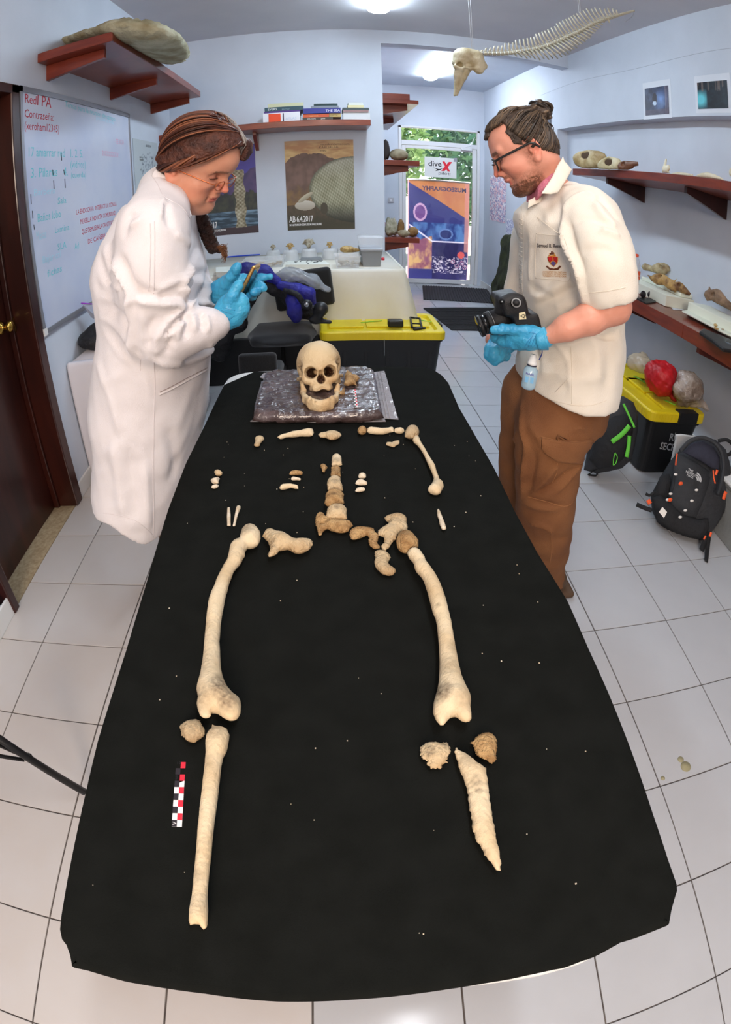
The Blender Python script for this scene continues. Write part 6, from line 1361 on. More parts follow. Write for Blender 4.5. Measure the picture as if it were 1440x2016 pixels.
def skin_color(H, fem):
    base = (214, 150, 122) if fem else (220, 152, 128)
    def f(p):
        x, y, z = H.loc(p); c = base; q = mnoise.noise(Vector(p)*60)*.5 + .5
        c = mixc(c, (226, 168, 138) if fem else (232, 168, 146), q*.5)
        n = math.exp(-(((x-.112)/.02)**2 + (y/.02)**2 + ((z+.022)/.016)**2)); c = mixc(c, (216, 112, 92), n*.7)
        for s_ in (-1, 1):
            c = mixc(c, (222, 124, 100), .45*math.exp(-(((x-.065)/.03)**2 + ((y-s_*.045)/.025)**2 + ((z+.03)/.025)**2)))
            c = mixc(c, (228, 128, 104), .6*math.exp(-(((x+.008)/.025)**2 + ((y-s_*.082)/.012)**2 + ((z)/.035)**2)))
            e = math.exp(-(((x-.086)/.016)**2 + ((y-s_*.032)/.018)**2 + ((z-.004)/.010)**2)); c = mixc(c, (170, 104, 88), e*.6)
            b = abs(z - .027 + (abs(y)-.03)**2*6) < .0042 and .014 < abs(y) < .05 and x > .06 and y*s_ > 0
            if b: c = mixc(c, (92, 66, 50), .45 if fem else .6)
            if .0005 < z < .0055 and .017 < abs(y) < .047 and x > .075 and y*s_ > 0 and abs(z - .003) < .0016: c = (84, 56, 46)
        if x > .088 and abs(y) < .021 and (abs(z+.0508) < .0036 or abs(z+.0595) < .0046): c = mixc(c, (186, 84, 80) if fem else (204, 104, 96), .6 if fem else .55)
        if not fem and abs(y) < .085 and z > -.125 and x > -.03:   # short beard along jaw, chin and lip
            jaw = min(1, max(0, (-.040 - z)*34))*min(1, max(0, (x + .002)*60)); side = max(0, 1 - abs((z + .012)/.06))*max(0, 1 - abs((x - .010)/.020))
            lip = 1 if (-.046 < z < -.037 and x > .085 and abs(y) < .026) else 0
            k = max(jaw*(.95 if z < -.068 else .5), side*.6, lip*.55)
            if abs(z+.0555) < .010 and x > .088 and abs(y) < .024: k *= .2
            if x < -.02 and z < -.06: k = 0
            nn = mnoise.noise(Vector(p)*420)*.5 + mnoise.noise(Vector(p)*140)*.4 + .45; c = mixc(c, (96, 58, 38), k*max(.15, min(1, nn*1.5)))
            if z < -.078 and x > .03: c = mixc(c, (70, 42, 28), .5*k)
        return lin(c)
    return f
def strands(name, H, starts, end, rad, m, parent, n=12, r=.0011, bow=.012, seed=1, jit=.004, cen=(0, 0, .042), mass=None):
    """combed hair: thin locks over the skull ellipsoid from the hairline to where they are tied"""
    rs = random.Random(seed); V = []; F = []; c = np.array(cen); rr = np.array(rad)
    cols = []; ts = Surf(mass).t if mass else None; cw = Vector(H.w(*c))
    for st in starts:
        a = np.array(st) - c; b = np.array(end)*np.array((1, (1 if (st[1] >= 0) == (end[1] >= 0) else -1), 1)) - c; a = a/rr; b = b/rr; a /= np.linalg.norm(a); b /= np.linalg.norm(b)
        w = math.acos(max(-1, min(1, a @ b))) + 1e-6; P = []; ph = rs.uniform(0, 6); am = rs.uniform(0, .012); lift = rs.uniform(0, jit)
        for i in range(n+1):
            t = i/n; d = (math.sin((1-t)*w)*a + math.sin(t*w)*b)/math.sin(w); d = d + np.array([0, am*math.sin(t*5+ph), am*math.cos(t*4+ph)]); d /= np.linalg.norm(d)
            q = Vector(H.w(*(c + d*rr*(1 + (lift + bow*math.sin(PI*t)*.3)/.08))))
            if ts:
                dd = (q - cw).normalized(); h = ts.ray_cast(cw + dd*.2, -dd, .2)
                if h[0] is not None and -.008 < (h[0] - cw).length - (q - cw).length < .010: q = h[0] + dd*(.0004 + lift*.5)
            P.append(q)
        v, f = tubem(P, [r*(.5 + math.sin(PI*min(1, .15 + .8*i/n))) for i in range(n+1)], 4); k = len(V); V += v; F += [tuple(q + k for q in g) for g in f]
        q = rs.random(); cols += [q]*len(v)
    o = obj(name, V, F, m, parent, kind='stuff'); a = o.data.attributes.new('tone', 'FLOAT', 'POINT'); a.data.foreach_set('value', cols); return o
def hairmat(name, dark, mid, light, rough=.42):
    m = bpy.data.materials.new(name); m.use_nodes = True; N = m.node_tree.nodes; L = m.node_tree.links; b = N['Principled BSDF']; b.inputs['Roughness'].default_value = rough; b.inputs['Specular IOR Level'].default_value = .4
    a = N.new('ShaderNodeAttribute'); a.attribute_name = 'tone'; r = N.new('ShaderNodeValToRGB'); L.new(a.outputs['Fac'], r.inputs[0]); e = r.color_ramp.elements
    e[0].color = (*lin(dark), 1); e[1].color = (*lin(light), 1); k = e.new(.6); k.color = (*lin(mid), 1); L.new(r.outputs[0], b.inputs['Base Color']); return m
GLOVE = mat('blue_nitrile', (70, 168, 206), .35, rgb2=(56, 150, 196), scale=20, bump=1.2, bscale=60, spec=.45, sss=.0)
def pt(o, name): return o

# ================================================================= woman in the long white coat, bent over her phone
W = thing('person', (-.62, 1.52, 0), 'woman in long white lab coat and blue gloves, looking down at her phone', 'person')
HW = Head((-.338, 1.475, 1.470), R(30), R(-13), R(9), 1.06)
fl_ = (HW.o - .175, HW.o + .175)
V = Vol((-1.02, 1.12, 0), (-.10, 1.95, 1.70), .011, fine=(HW.o - np.array([.15, .13, .17]), HW.o + np.array([.17, .13, .17]), .0026))
HW.sculpt(V, True, full=.006, nose=1.1)
nk = HW.w(-.020, 0, -.04); nb = np.array([-.44, 1.49, 1.37])
V.cone(nk, nb, .056, .062, .03); V.ell(HW.w(.035, 0, -.09), (.05, .045, .03), .03, rot=HW.M)
V.loft([.62, .8, 1.0, 1.15, 1.28, 1.36], [-.56, -.53, -.48, -.48, -.46, -.43], [1.5]*6, [.13, .14, .13, .13, .09, .05], [.16, .17, .17, .17, .12, .06], .05)
for q, sh, el, wr in ((-1, (-.46, 1.33, 1.24), PY(309, 655, 1.285), PY(436, 635, 1.335)), (1, (-.46, 1.66, 1.24), (-.44, 1.72, .98), (-.29, 1.57, 1.05))):
    V.chain([sh, el, wr], [.05, .04, .027], .03)
LEGS = ((1.43, -.47, -.43), (1.66, -.60, -.60))
for q, kx, ax_ in LEGS:
    V.chain([(-.54, q, .66), (kx, q, .40), (ax_, q, .10)], [.075, .055, .04], .03); V.cone((ax_, q, .045), (ax_+.13, q, .035), .04, .035, .03)
SK = skin('skin')
body = V.obj('body', SK, W); vcolor(body, skin_color(HW, True))
# shoes and trousers under the hem
for q, kx, ax_ in LEGS:
    V = Vol((ax_-.14, q-.09, 0), (ax_+.26, q+.09, .14), .008); V.cone((ax_-.005, q, .055), (ax_+.16, q, .042), .052, .046, .03); V.rbox((ax_+.08, q, .015), (.15, .045, .014), .012, .02); V.half((0, 0, .001), (0, 0, -1)); V.obj('shoe', mat('dark_shoe', (50, 44, 42), .6), W)
    V = Vol((-.72, q-.10, .06), (-.30, q+.10, .66), .01); V.chain([(-.54, q, .62), (kx, q, .38), (ax_, q, .10)], [.09, .075, .062], .02); V.obj('trouser_leg', mat('taupe_trousers', (128, 108, 96), .9), W)
# coat
YC = 1.50
bk = [(306,338),(285,350),(262,368),(235,398),(214,430),(198,470),(186,515),(183,545),(186,575),(193,607),(197,637),(192,677),(183,713),(178,753),(177,787),(180,837),(182,907),(187,973),(190,1010),(193,1030)]
ft = [(352,372),(372,395),(392,430),(408,465),(420,500),(430,535),(436,567),(437,600),(434,640),(431,687),(427,713),(425,753),(420,800),(412,850),(398,910),(384,960),(365,1010),(340,1080)]
B = np.array([list(PY(u, v, YC)) for u, v in bk]); Fp = np.array([list(PY(u, v, YC)) for u, v in ft])
zs = np.linspace(max(B[:, 2].min(), Fp[:, 2].min()) + .0, 1.385, 34)
xb = np.interp(zs, B[::-1, 2], B[::-1, 0]) + .026; xf = np.interp(zs, Fp[::-1, 2], Fp[::-1, 0]) - np.interp(zs, [1.0, 1.12, 1.3, 1.38], [.022, .034, .036, .01])
bz = np.interp(zs, [.2, .5, .8, .95, 1.1, 1.2, 1.28, 1.33, 1.36, 1.40], [.275, .262, .250, .245, .235, .215, .185, .14, .10, .07])
COATW = mat('white_coat_cloth', (232, 226, 226), .8, rgb2=(226, 219, 219), scale=6, bump=.25, bscale=300, sheen=.1)
V = Vol((-1.02, 1.08, .12), (-.10, 1.98, 1.50), .0085)
V.loft(zs, (xb+xf)/2, [YC]*34, (xf-xb)/2, bz, .02, ex=2.2)
# yoke over the shoulders, bust, collar stand
V.cone(PY(325, 372, YC), PY(303, 452, 1.32), .060, .095, .05); V.cone(PY(325, 372, YC), (-.46, 1.67, 1.22), .060, .095, .05)
# near sleeve: upper arm falls to the elbow, forearm comes forward to the cuff
C, Q = CH([(300,468,56), (300,520,60), (301,570,62), (302,625,56), (309,655,52)], 1.285); V.chain(C, Q, .035)
C, Q = CH([(309,655,52,1.285), (345,655,46,1.285), (382,648,38,1.30), (412,642,31,1.32), (428,640,26,1.33)], 1.3); V.chain(C, Q, .03)
V.cone((-.46, 1.67, 1.22), (-.44, 1.735, .98), .085, .075, .04); V.chain([(-.44, 1.735, .98), (-.38, 1.67, 1.02), (-.31, 1.59, 1.045)], [.075, .065, .05], .03)
V.warp(.004, 11, 5); V.warp(.0022, 26, 8)
# hem: the back edge hangs a little higher than the front
hp = PY(240, 1026, 1.30); hq = PY(305, 1068, 1.30)
Xg, Yg, Zg = np.meshgrid(*V.ax, indexing='ij'); hem = np.interp(Xg, [-.92, -.80, hp.x-.02, hq.x-.02, hq.x+.06], [hp.z+.05, hp.z+.034, hp.z+.028, hq.z+.02, hq.z+.01]) + .004*np.sin(Xg*38) ; V.D = np.maximum(V.D, (hem - Zg).astype(np.float32))
CW = V.obj('lab_coat', COATW, W)
folds(CW, [([(262,576),(290,579),(325,583),(365,586)], .010, .016), ([(268,590),(300,594),(345,597),(362,600)], .012, -.014),
    ([(222,505),(235,540),(255,575),(262,600)], .007, -.012), ([(236,503),(248,530),(262,560),(290,577)], .010, .012), ([(250,580),(256,610),(258,660),(262,700)], .010, -.016), ([(262,590),(256,640),(262,680),(285,710)], .010, .006),
    ([(214,562),(226,563),(238,566)], .006, -.008), ([(193,607),(220,608),(245,630),(258,650)], .016, .008), ([(192,625),(215,630),(240,655),(262,690)], .012, -.007), ([(185,560),(205,575),(235,590)], .014, .006),
    ([(312,662),(330,635),(352,612),(362,600)], .007, -.012), ([(322,668),(342,645),(358,625),(368,608)], .006, .010), ([(318,660),(330,662),(350,645),(362,628)], .005, -.012), ([(345,668),(356,650),(362,630)], .007, -.010), ([(365,665),(366,640),(368,618)], .007, .010), ([(385,655),(382,635),(376,618)], .007, -.010), ([(400,652),(400,632),(394,614)], .007, .010), ([(410,655),(408,636),(404,618)], .006, -.009),
    ([(300,690),(290,665),(296,640),(310,622)], .010, .010), ([(310,700),(305,675),(318,650)], .008, -.009), ([(330,700),(332,680),(345,662)], .008, .008), ([(275,605),(285,640),(284,680)], .010, -.007), ([(370,585),(362,560),(372,540),(376,520)], .009, -.014), ([(306,590),(330,575),(360,560),(374,540)], .010, .007), ([(378,535),(380,510),(390,480)], .009, .008), ([(300,585),(335,562),(374,545)], .007, -.006),
    ([(385,600),(400,570),(410,540),(412,520)], .012, .008), ([(368,610),(380,600),(400,598),(425,606)], .008, -.014), ([(400,600),(418,560),(424,530)], .010, -.006), ([(253,445),(270,438),(285,430)], .012, -.008), ([(240,470),(250,440),(262,415)], .016, .006), ([(205,480),(214,520),(224,550)], .014, -.006), ([(196,500),(208,540),(228,580)], .012, .006),
    ([(322,387),(319,410),(314,430)], .006, -.009), ([(325,395),(330,420),(338,450)], .012, .008), ([(345,455),(360,470),(376,482)], .012, -.006),
    ([(190,760),(230,740),(260,730)], .018, -.004), ([(200,880),(240,860),(262,900)], .02, .006), ([(215,850),(235,950),(240,1020)], .018, -.007), ([(255,880),(262,960),(268,1030)], .018, .008), ([(285,900),(288,980),(292,1050)], .016, -.007), ([(330,840),(345,900),(340,950)], .022, .007), ([(300,705),(340,715),(395,700),(425,680)], .012, -.012), ([(200,650),(240,700),(285,745),(300,790)], .010, -.004), ([(180,690),(210,760),(240,860),(262,900)], .014, -.005)])
SW = Surf(CW); SM = mat('coat_seam', (222, 214, 214), .85)
for P_, r_, of_ in (([(296,440),(297,480),(295,540),(293,575)], .0014, .000), ([(304,436),(305,480),(304,540),(303,578)], .0014, .0005), ([(303,708),(305,760),(303,850),(302,940),(303,1020),(302,1058)], .0016, .0005), ([(277,706),(276,730)], .0014, 0), ([(203,1010),(240,1016),(272,1028),(300,1052)], .0012, .0005), ([(299,346),(310,362),(323,386),(357,407),(374,430)], .0014, .0008),):
    seam(SW, P_, r_, SM, W, 'seam', of_)
pk = mat('pocket_shadow', (150, 134, 132), .9)
o = seam(SW, [(314,777),(340,765),(375,746),(409,728)], .0032, COATW, W, 'pocket_welt', .003); seam(SW, [(315,772),(340,760),(375,741),(408,724)], .0014, pk, W, 'pocket_slit', .0005)
sc_ = swell_on(PY(340, 385, 1.40), (-.1, -1, .25), [(299,346),(303,336),(308,333),(321,342),(335,354),(347,368),(358,386),(366,402),(375,414),(378,424),(375,433),(364,420),(350,404),(335,392),(318,380),(306,362)], COATW, 'collar', .38, .03, parent=W)
sc_['label'] = 'small standing coat collar'
C, Q = CH([(414,641,30,1.32), (434,637,24,1.335)], 1.33)
V = Vol(np.array(C[0])-.09, np.array(C[1])+.09, .005); V.cone(C[0], C[1], Q[0], Q[1]*1.02, 0); ax = (C[1]-C[0]).normalized(); V.half(C[1]+ax*.004, ax); V.half(C[0], -ax); V.cone(C[1]-ax*.01, C[1]+ax*.05, Q[1]*.88, Q[1]*.88, .002, 'sub'); V.obj('cuff', COATW, W)
# gloved hands
def glove(name, palm, fingers, label, parent, h=.0026, k=.007, pad=.03, creases=None):
    A = [c for c in palm[0]] + [c for f in fingers for c in f[0]]; A = np.array([list(a) for a in A]); r = max(palm[1])
    V = Vol(A.min(0)-r-pad, A.max(0)+r+pad, h); V.chain(palm[0], palm[1], .02, fl=palm[2] if len(palm) > 2 else None)
    for f in fingers: V.chain(f[0], f[1], k)
    V.warp(.0009, 90, 2); V.warp(.0006, 200, 3)
    o = V.obj(name, GLOVE, parent); o['label'] = label; return o
def FG(pts, y, s=1.0): C, Q = CH(pts, y); return C, [q*s for q in Q]
near = FG([(434,634,20,1.335), (448,622,25,1.34), (460,606,27,1.345), (466,598,24,1.35)], 1.34)
g1 = glove('glove', (near[0], near[1], ((0.1, 1, 0.1), .62)), [FG([(448,606,13,1.33), (458,582,12,1.33), (468,564,9.5,1.335), (471,558,8.5,1.34)], 1.34),
     FG([(470,600,11,1.37), (478,600,10,1.40), (478,592,9,1.425), (471,586,8,1.44)], 1.4), FG([(470,610,11,1.37), (479,610,10,1.40), (478,602,9,1.425)], 1.4), FG([(466,620,10,1.37), (476,620,9,1.40), (475,612,8,1.42)], 1.4), FG([(460,628,9,1.37), (470,629,8,1.395)], 1.4)], 'bright blue nitrile glove holding the phone', W)
far = FG([(428,580,22,1.52), (445,572,25,1.51), (465,564,24,1.50), (480,562,20,1.49)], 1.5)
g2 = glove('glove', (far[0], far[1], ((0.1, 1, 0.1), .6)), [FG([(446,560,12,1.49), (456,545,11,1.48), (465,530,10,1.47), (468,524,8.5,1.47)], 1.48),
     FG([(478,549,9.5,1.49), (498,548,9,1.485), (515,547,8,1.48), (532,544.5,6.5,1.475)], 1.48), FG([(484,560,9.5,1.49), (500,562,9,1.47), (512,562,9,1.45), (519,568,7.5,1.44)], 1.47), FG([(484,570,9,1.49), (498,573,9,1.46), (504,574,9,1.43), (500,575,8.5,1.41)], 1.46), FG([(480,578,8.5,1.49), (490,583,8,1.46), (497,584,8,1.44), (490,583,7,1.42)], 1.46)], 'blue nitrile glove with pointing index finger', W)
SG = Surf(g1); gl = mat('glove_crease', (36, 120, 172), .4)
for P_ in ([(436,611),(448,616),(458,619)], [(434,618),(446,623),(452,630)], [(440,606),(452,609),(463,611)], [(446,646),(450,632),(462,622)], [(443,650),(447,636),(452,626)]): seam(SG, P_, .0007, gl, W, 'glove_crease', .0002)
# phone held in the near hand, seen from its long edge
t = thing('phone', PY(487, 555, 1.40), 'slim phone with golden edge held upright in the woman\'s gloved hands', 'phone')
a_, b_ = PY(501, 524, 1.40), PY(470, 586, 1.40); dn = (b_ - a_).normalized(); vw = (a_ - EYE).normalized(); wd = (vw - dn*vw.dot(dn)).normalized(); wd = (wd + dn.cross(wd)*.16).normalized(); nn = dn.cross(wd)
L_ = (b_ - a_).length
def pbox(l0, l1, w0, w1, t0, t1): return orient(boxm(l0, l1, w0, w1, t0, t1)[0], a_, dn, wd, nn), boxm(0, 1, 0, 1, 0, 1)[1]
o = obj('rim', *pbox(0, L_, -.004, .068, -.0045, .0045), mat('gold_anodised', (206, 160, 96), .25, .8), t, smooth=False); bevel(o, .003)
o = obj('screen', *pbox(.006, L_-.006, -.001, .065, .0046, .0052), mat('dark_screen', (20, 28, 48), .08), t, smooth=False); o = obj('case_back', *pbox(.004, L_-.004, -.002, .066, -.0056, -.0046), mat('dark_case', (40, 56, 70), .3), t, smooth=False)
# hair: combed back from a grey parting, rolled low at the nape
HB = hairmat('brown_hair', (44, 22, 16), (96, 50, 32), (150, 92, 62))
HBs = mat('brown_hair_mass', (58, 30, 22), .5, rgb2=(92, 50, 34), scale=40, stretch=(1, 1, 1), bump=2, bscale=120)
V = Vol(HW.o - .17, HW.o + .17, .0032)
HW.ell(V, (.012, 0, .050), (.089, .088, .097), .01); HW.ell(V, (.050, 0, .058), (.074, .076, .076), .03); HW.ell(V, (-.048, 0, .0), (.034, .060, .046), .03)
HW.ell(V, (.100, .042, .080), (.021, .030, .034), .015)
for q in (-1, 1): HW.ell(V, (-.016, q*.062, .014), (.050, .024, .028), .02)
def hcut(V, H, p, n, k=.004, keep=None):
    w = Vector(H.w(*p)); nn = H.M @ np.array(n); V.half(w, nn, k)
D0 = V.D.copy(); hcut(V, HW, (.014, 0, .012), (.68, 0, -.73)); Xg, Yg, Zg = np.meshgrid(*V.ax, indexing='ij'); yl = ((Xg-HW.o[0])*HW.M[0, 1] + (Yg-HW.o[1])*HW.M[1, 1] + (Zg-HW.o[2])*HW.M[2, 1])
zl = ((Xg-HW.o[0])*HW.M[0, 2] + (Yg-HW.o[1])*HW.M[1, 2] + (Zg-HW.o[2])*HW.M[2, 2]); V.D = np.where((yl > .022) & (zl > .062), D0, V.D)
V.warp(.0012, 120, 4); HWO = V.obj('hair', HBs, W)
rs = random.Random(7); st = []
for k in range(980):
    q = rs.choice((-1, 1)); t_ = rs.random()
    if rs.random() < .38: st.append((.125 - .03*t_, q*(.004 + .055*t_), .128 - .045*t_))
    else: st.append((.095 - .085*t_, q*(.062 + .014*t_), .088 - .072*t_))
for k in range(200): st.append((rs.uniform(-.03, .085), rs.uniform(-.004, .004), .13))
strands('hair_strands', HW, st, (-.066, -.030, -.018), (.0990, .1000, .1015), HB, W, 14, .0011, .010, 3, .004, (.012, 0, .050), HWO)
GRW = hairmat('grey_hair', (110, 100, 96), (150, 142, 136), (196, 190, 184)); st = [(.080 + rs.uniform(-.01, .012), rs.uniform(.002, .02), .078 + rs.uniform(-.012, .012)) for k in range(46)]
o = strands('grey_strands', HW, st, (.0, .012, .16), (.0945, .0925, .1015), GRW, W, 8, .0010, .004, 4, .006, (.012, 0, .050), HWO); o['label'] = 'grey streak at the parting'
# rolled twist from temple to nape on the near side
P = [Vector(HW.w(*c)) for c in ((.045, -.078, .050), (.025, -.086, .030), (.002, -.088, .014), (-.022, -.082, .000), (-.045, -.066, -.012), (-.066, -.035, -.020))]
V, F = [], []
for k in range(26):
    ph = rs.uniform(0, 6.28); rr = rs.uniform(.004, .014); Q = []
    for i, p in enumerate(smoothline(P, 5)): a = ph + i*.22; Q.append(p + Vector(HW.M @ np.array([0, math.cos(a)*rr, math.sin(a)*rr])))
    v, f = tubem(Q, .0034, 5); n_v = len(V); V += v; F += [tuple(q + n_v for q in g) for g in f]
o = obj('hair_twist', V, F, HB, W, kind='stuff'); a = o.data.attributes.new('tone', 'FLOAT', 'POINT'); a.data.foreach_set('value', [(i//180 % 7)/7 for i in range(len(V))])
# braid hanging over the far shoulder
P = smoothline([PY(u, v, 1.60) for u, v in ((374,400),(388,418),(400,438),(408,458),(415,478),(424,494))], 8)
V, F = [], []
for s_ in range(3):
    Q = []; 
    for i, p in enumerate(P): a = i*.62 + s_*2.094; Q.append(p + Vector((math.sin(a)*.013, math.sin(2*a)*.008, 0)))
    v, f = tubem(Q, [.0135 - .004*i/len(P) for i in range(len(P))], 8); n_v = len(V); V += v; F += [tuple(q + n_v for q in g) for g in f]
BRD = mat('dark_braid', (40, 24, 20), .5, rgb2=(72, 42, 30), scale=50, bump=2, bscale=160); obj('braid', V, F, BRD, W, kind='stuff')
V, F = [], []
for k in range(90):
    a = rs.uniform(-1, 1); P = smoothline([PY(424 + a*5, 488 + rs.uniform(-3, 3), 1.6), PY(432 + a*5, 492 + a*6, 1.59), PY(442 + rs.uniform(-4, 5), 496 + a*12 + rs.uniform(-4, 4), 1.58), PY(447 + rs.uniform(-12, 2), 496 + a*14 + rs.uniform(-8, 10), 1.57)], 4)
    v, f = tubem(P, [.0013*(1 - .6*i/len(P)) for i in range(len(P))], 4); n_v = len(V); V += v; F += [tuple(q + n_v for q in g) for g in f]
o = obj('braid_tuft', V, F, hairmat('tuft_hair', (60, 34, 22), (120, 76, 46), (170, 120, 80)), W, kind='stuff'); a = o.data.attributes.new('tone', 'FLOAT', 'POINT'); a.data.foreach_set('value', [random.random() for i in range(len(V))])
# spectacles and ear studs
def specs(H, parent, fm, r, rim, lensc, dx=.104, templ=None, zc=.004, hw=.021, hh=.0135, gap=.031, lab=''):
    t_ = None
    g = obj('glasses', *join(*[tubem([Vector(H.w(dx - .004*abs(math.cos(a)), q*gap + hw*math.cos(a), zc + hh*math.sin(a)*(1.1 if math.sin(a) < 0 else .9))) for a in np.linspace(0, 2*PI, 25)], rim, 6, cap=False) for q in (-1, 1)],
        tubem([Vector(H.w(dx+.002, -.010, zc+.003)), Vector(H.w(dx+.006, 0, zc+.006)), Vector(H.w(dx+.002, .010, zc+.003))], rim, 6)), fm, parent); g['label'] = lab
    for q in (-1, 1):
        obj('lens', [H.w(dx - .004*abs(math.cos(a)), q*gap + hw*math.cos(a), zc + hh*math.sin(a)*(1.1 if math.sin(a) < 0 else .9)) for a in np.linspace(0, 2*PI, 24, endpoint=False)], [tuple(range(24))], lensc, g, smooth=False)
        obj('temple', *tubem(smoothline([Vector(H.w(dx-.005, q*(gap+hw), zc+.004)), Vector(H.w(dx-.016, q*.066, zc+.006)), Vector(H.w(.03, q*.081, zc+.010)), Vector(H.w(-.006, q*.086, zc+.012)), Vector(H.w(-.022, q*.082, zc-.006))], 5), [templ]*21, 6, flat=1), fm if templ else fm, g)
    return g
specs(HW, W, mat('copper_wire', (190, 104, 60), .3, .6), 0, .0013, glassmat('spectacle_lens', alpha=.04), dx=.112, templ=.0016, zc=-.006, hh=.0125, hw=.0225, lab='thin gold and copper wire glasses')
for dz in (-.040, -.052):
    a, b = spherem(Vector(HW.w(.0, -.090, dz)), .0032, 10, 7); obj('ear_stud', a, b, mat('silver', (220, 220, 214), .15, 1), W)

# ================================================================= young man in the short white coat, holding a camera
MN = thing('person', (.86, 1.52, 0), 'young man with hair bun and glasses in a short white coat holding a camera', 'person')
HM = Head((.5746, 1.5, 1.517), R(28.6), R(162), R(3.6), 1.065)
V = Vol((.25, 1.10, 0), (1.30, 1.95, 1.75), .011, fine=(HM.o - np.array([.17, .13, .17]), HM.o + np.array([.15, .13, .17]), .0026))
HM.sculpt(V, False, full=-.002, nose=1.0, openm=1.0)
V.chain([HM.w(-.015, 0, -.030), (.655, 1.53, 1.40), (.70, 1.535, 1.29)], [.056, .056, .07], .03)
V.loft([.75, .95, 1.1, 1.25, 1.33], [.76, .75, .73, .71, .69], [1.53]*5, [.12, .11, .11, .10, .05], [.14, .14, .14, .14, .08], .05)
C, Q = CH([(1172,440,26,1.38), (1194,520,30,1.30), (1208,602,29,1.27), (1160,628,25,1.26), (1118,645,20,1.27), (1084,661,16,1.29)], 1.3); V.chain(C, Q, .03)
V.chain([(.70, 1.72, 1.24), (.66, 1.78, 1.0), (.54, 1.66, .90)], [.045, .038, .028], .03)
C, Q = CH([(1108,770,34,1.45), (1090,855,34,1.42), (1078,950,30,1.42), (1077,1050,24,1.43), (1080,1125,17,1.44), (1084,1150,16,1.44)], 1.43); V.chain(C, Q, .02)
V.chain([(.74, 1.64, .80), (.71, 1.65, .48), (.80, 1.68, .10)], [.075, .055, .040], .03)
for ax_, ay in ((.84, 1.44), (.79, 1.68)): V.cone((ax_, ay, .045), (ax_-.12, ay, .035), .034, .03, .03)
body = V.obj('body', SK, MN); vcolor(body, skin_color(HM, False))
for ax_, ay in ((.835, 1.44), (.79, 1.68)):
    V = Vol((ax_-.30, ay-.10, 0), (ax_+.12, ay+.10, .16), .008); V.cone((ax_+.0, ay, .062), (ax_-.16, ay, .045), .050, .045, .03); V.rbox((ax_-.08, ay, .014), (.165, .05, .014), .012, .02); V.half((0, 0, .001), (0, 0, -1)); V.obj('shoe', mat('brown_shoe', (84, 62, 44), .7), MN)
# trousers
BRN = mat('brown_canvas', (126, 82, 48), .9, rgb2=(112, 70, 40), scale=7, bump=.6, bscale=250)
V = Vol((.45, 1.15, .03), (1.20, 1.85, .95), .0085)
C, Q = CH([(1106,790,52,1.47), (1100,822,60,1.45), (1090,855,61,1.42), (1082,900,58,1.42), (1078,950,55,1.42), (1077,1000,51,1.42), (1077,1050,46,1.43), (1078,1085,39,1.43), (1078,1125,30,1.44), (1084,1152,27,1.44)], 1.43); V.chain(C, Q, .02)
C, Q = CH([(1050,775,56,1.62), (1042,820,50,1.62), (1034,870,46,1.63), (1032,915,44,1.64), (1030,955,42,1.65), (1038,1010,40,1.66), (1050,1060,36,1.67)], 1.64); V.chain(C, Q, .02); V.cone(C[-1], (.80, 1.68, .10), Q[-1], .055, .02)
V.loft([.70, .80, .93], [.77, .77, .76], [1.53, 1.53, 1.53], [.150, .145, .13], [.150, .155, .15], .09)
V.half((0, 0, .05), (0, 0, -1)); V.warp(.004, 14, 6); V.warp(.002, 40, 7)
TR = V.obj('trousers', BRN, MN)
folds(TR, [([(1027,790),(1030,850),(1038,880),(1032,920),(1027,980)], .008, -.012), ([(1040,975),(1065,955),(1090,925),(1098,915)], .007, -.010), ([(1050,975),(1078,960),(1100,945),(1130,920)], .008, .009), ([(1088,975),(1110,955),(1135,925),(1145,915)], .007, -.009), ([(1040,978),(1070,990),(1118,996)], .007, .006), ([(1030,990),(1060,1000),(1100,1005)], .008, -.007), ([(1040,1030),(1075,1040),(1105,1062)], .007, -.008), ([(1085,1045),(1100,1058),(1112,1062)], .007, .007), ([(1040,835),(1060,860),(1070,880)], .010, -.006), ([(1120,850),(1140,842),(1155,846)], .008, -.006), ([(1100,800),(1135,815),(1160,810)], .008, -.005), ([(1055,890),(1050,930),(1042,965)], .009, .007), ([(1020,850),(1012,870),(1000,880)], .008, -.006)])
ST = Surf(TR); TS_ = mat('trouser_stitch', (152, 104, 66), .9)
p_ = patch(ST, [(1067,861),(1100,868),(1135,871),(1167,866),(1160,890),(1152,913),(1120,911),(1098,908),(1085,900),(1074,892),(1067,882)], BRN, MN, 'pocket_flap', .010); p_['label'] = 'cargo pocket flap'
for P_ in ([(1066,860),(1100,867),(1135,870),(1168,865)], [(1066,862),(1066,882),(1075,893),(1086,900),(1098,908),(1120,912),(1150,914)], [(1040,978),(1075,987),(1118,996),(1150,965)], [(1098,912),(1097,930),(1088,950)], [(1086,1048),(1087,1080),(1083,1110)]): seam(ST, P_, .0016, TS_, MN, 'stitching', .0105 if P_[0][1] < 870 else .001)
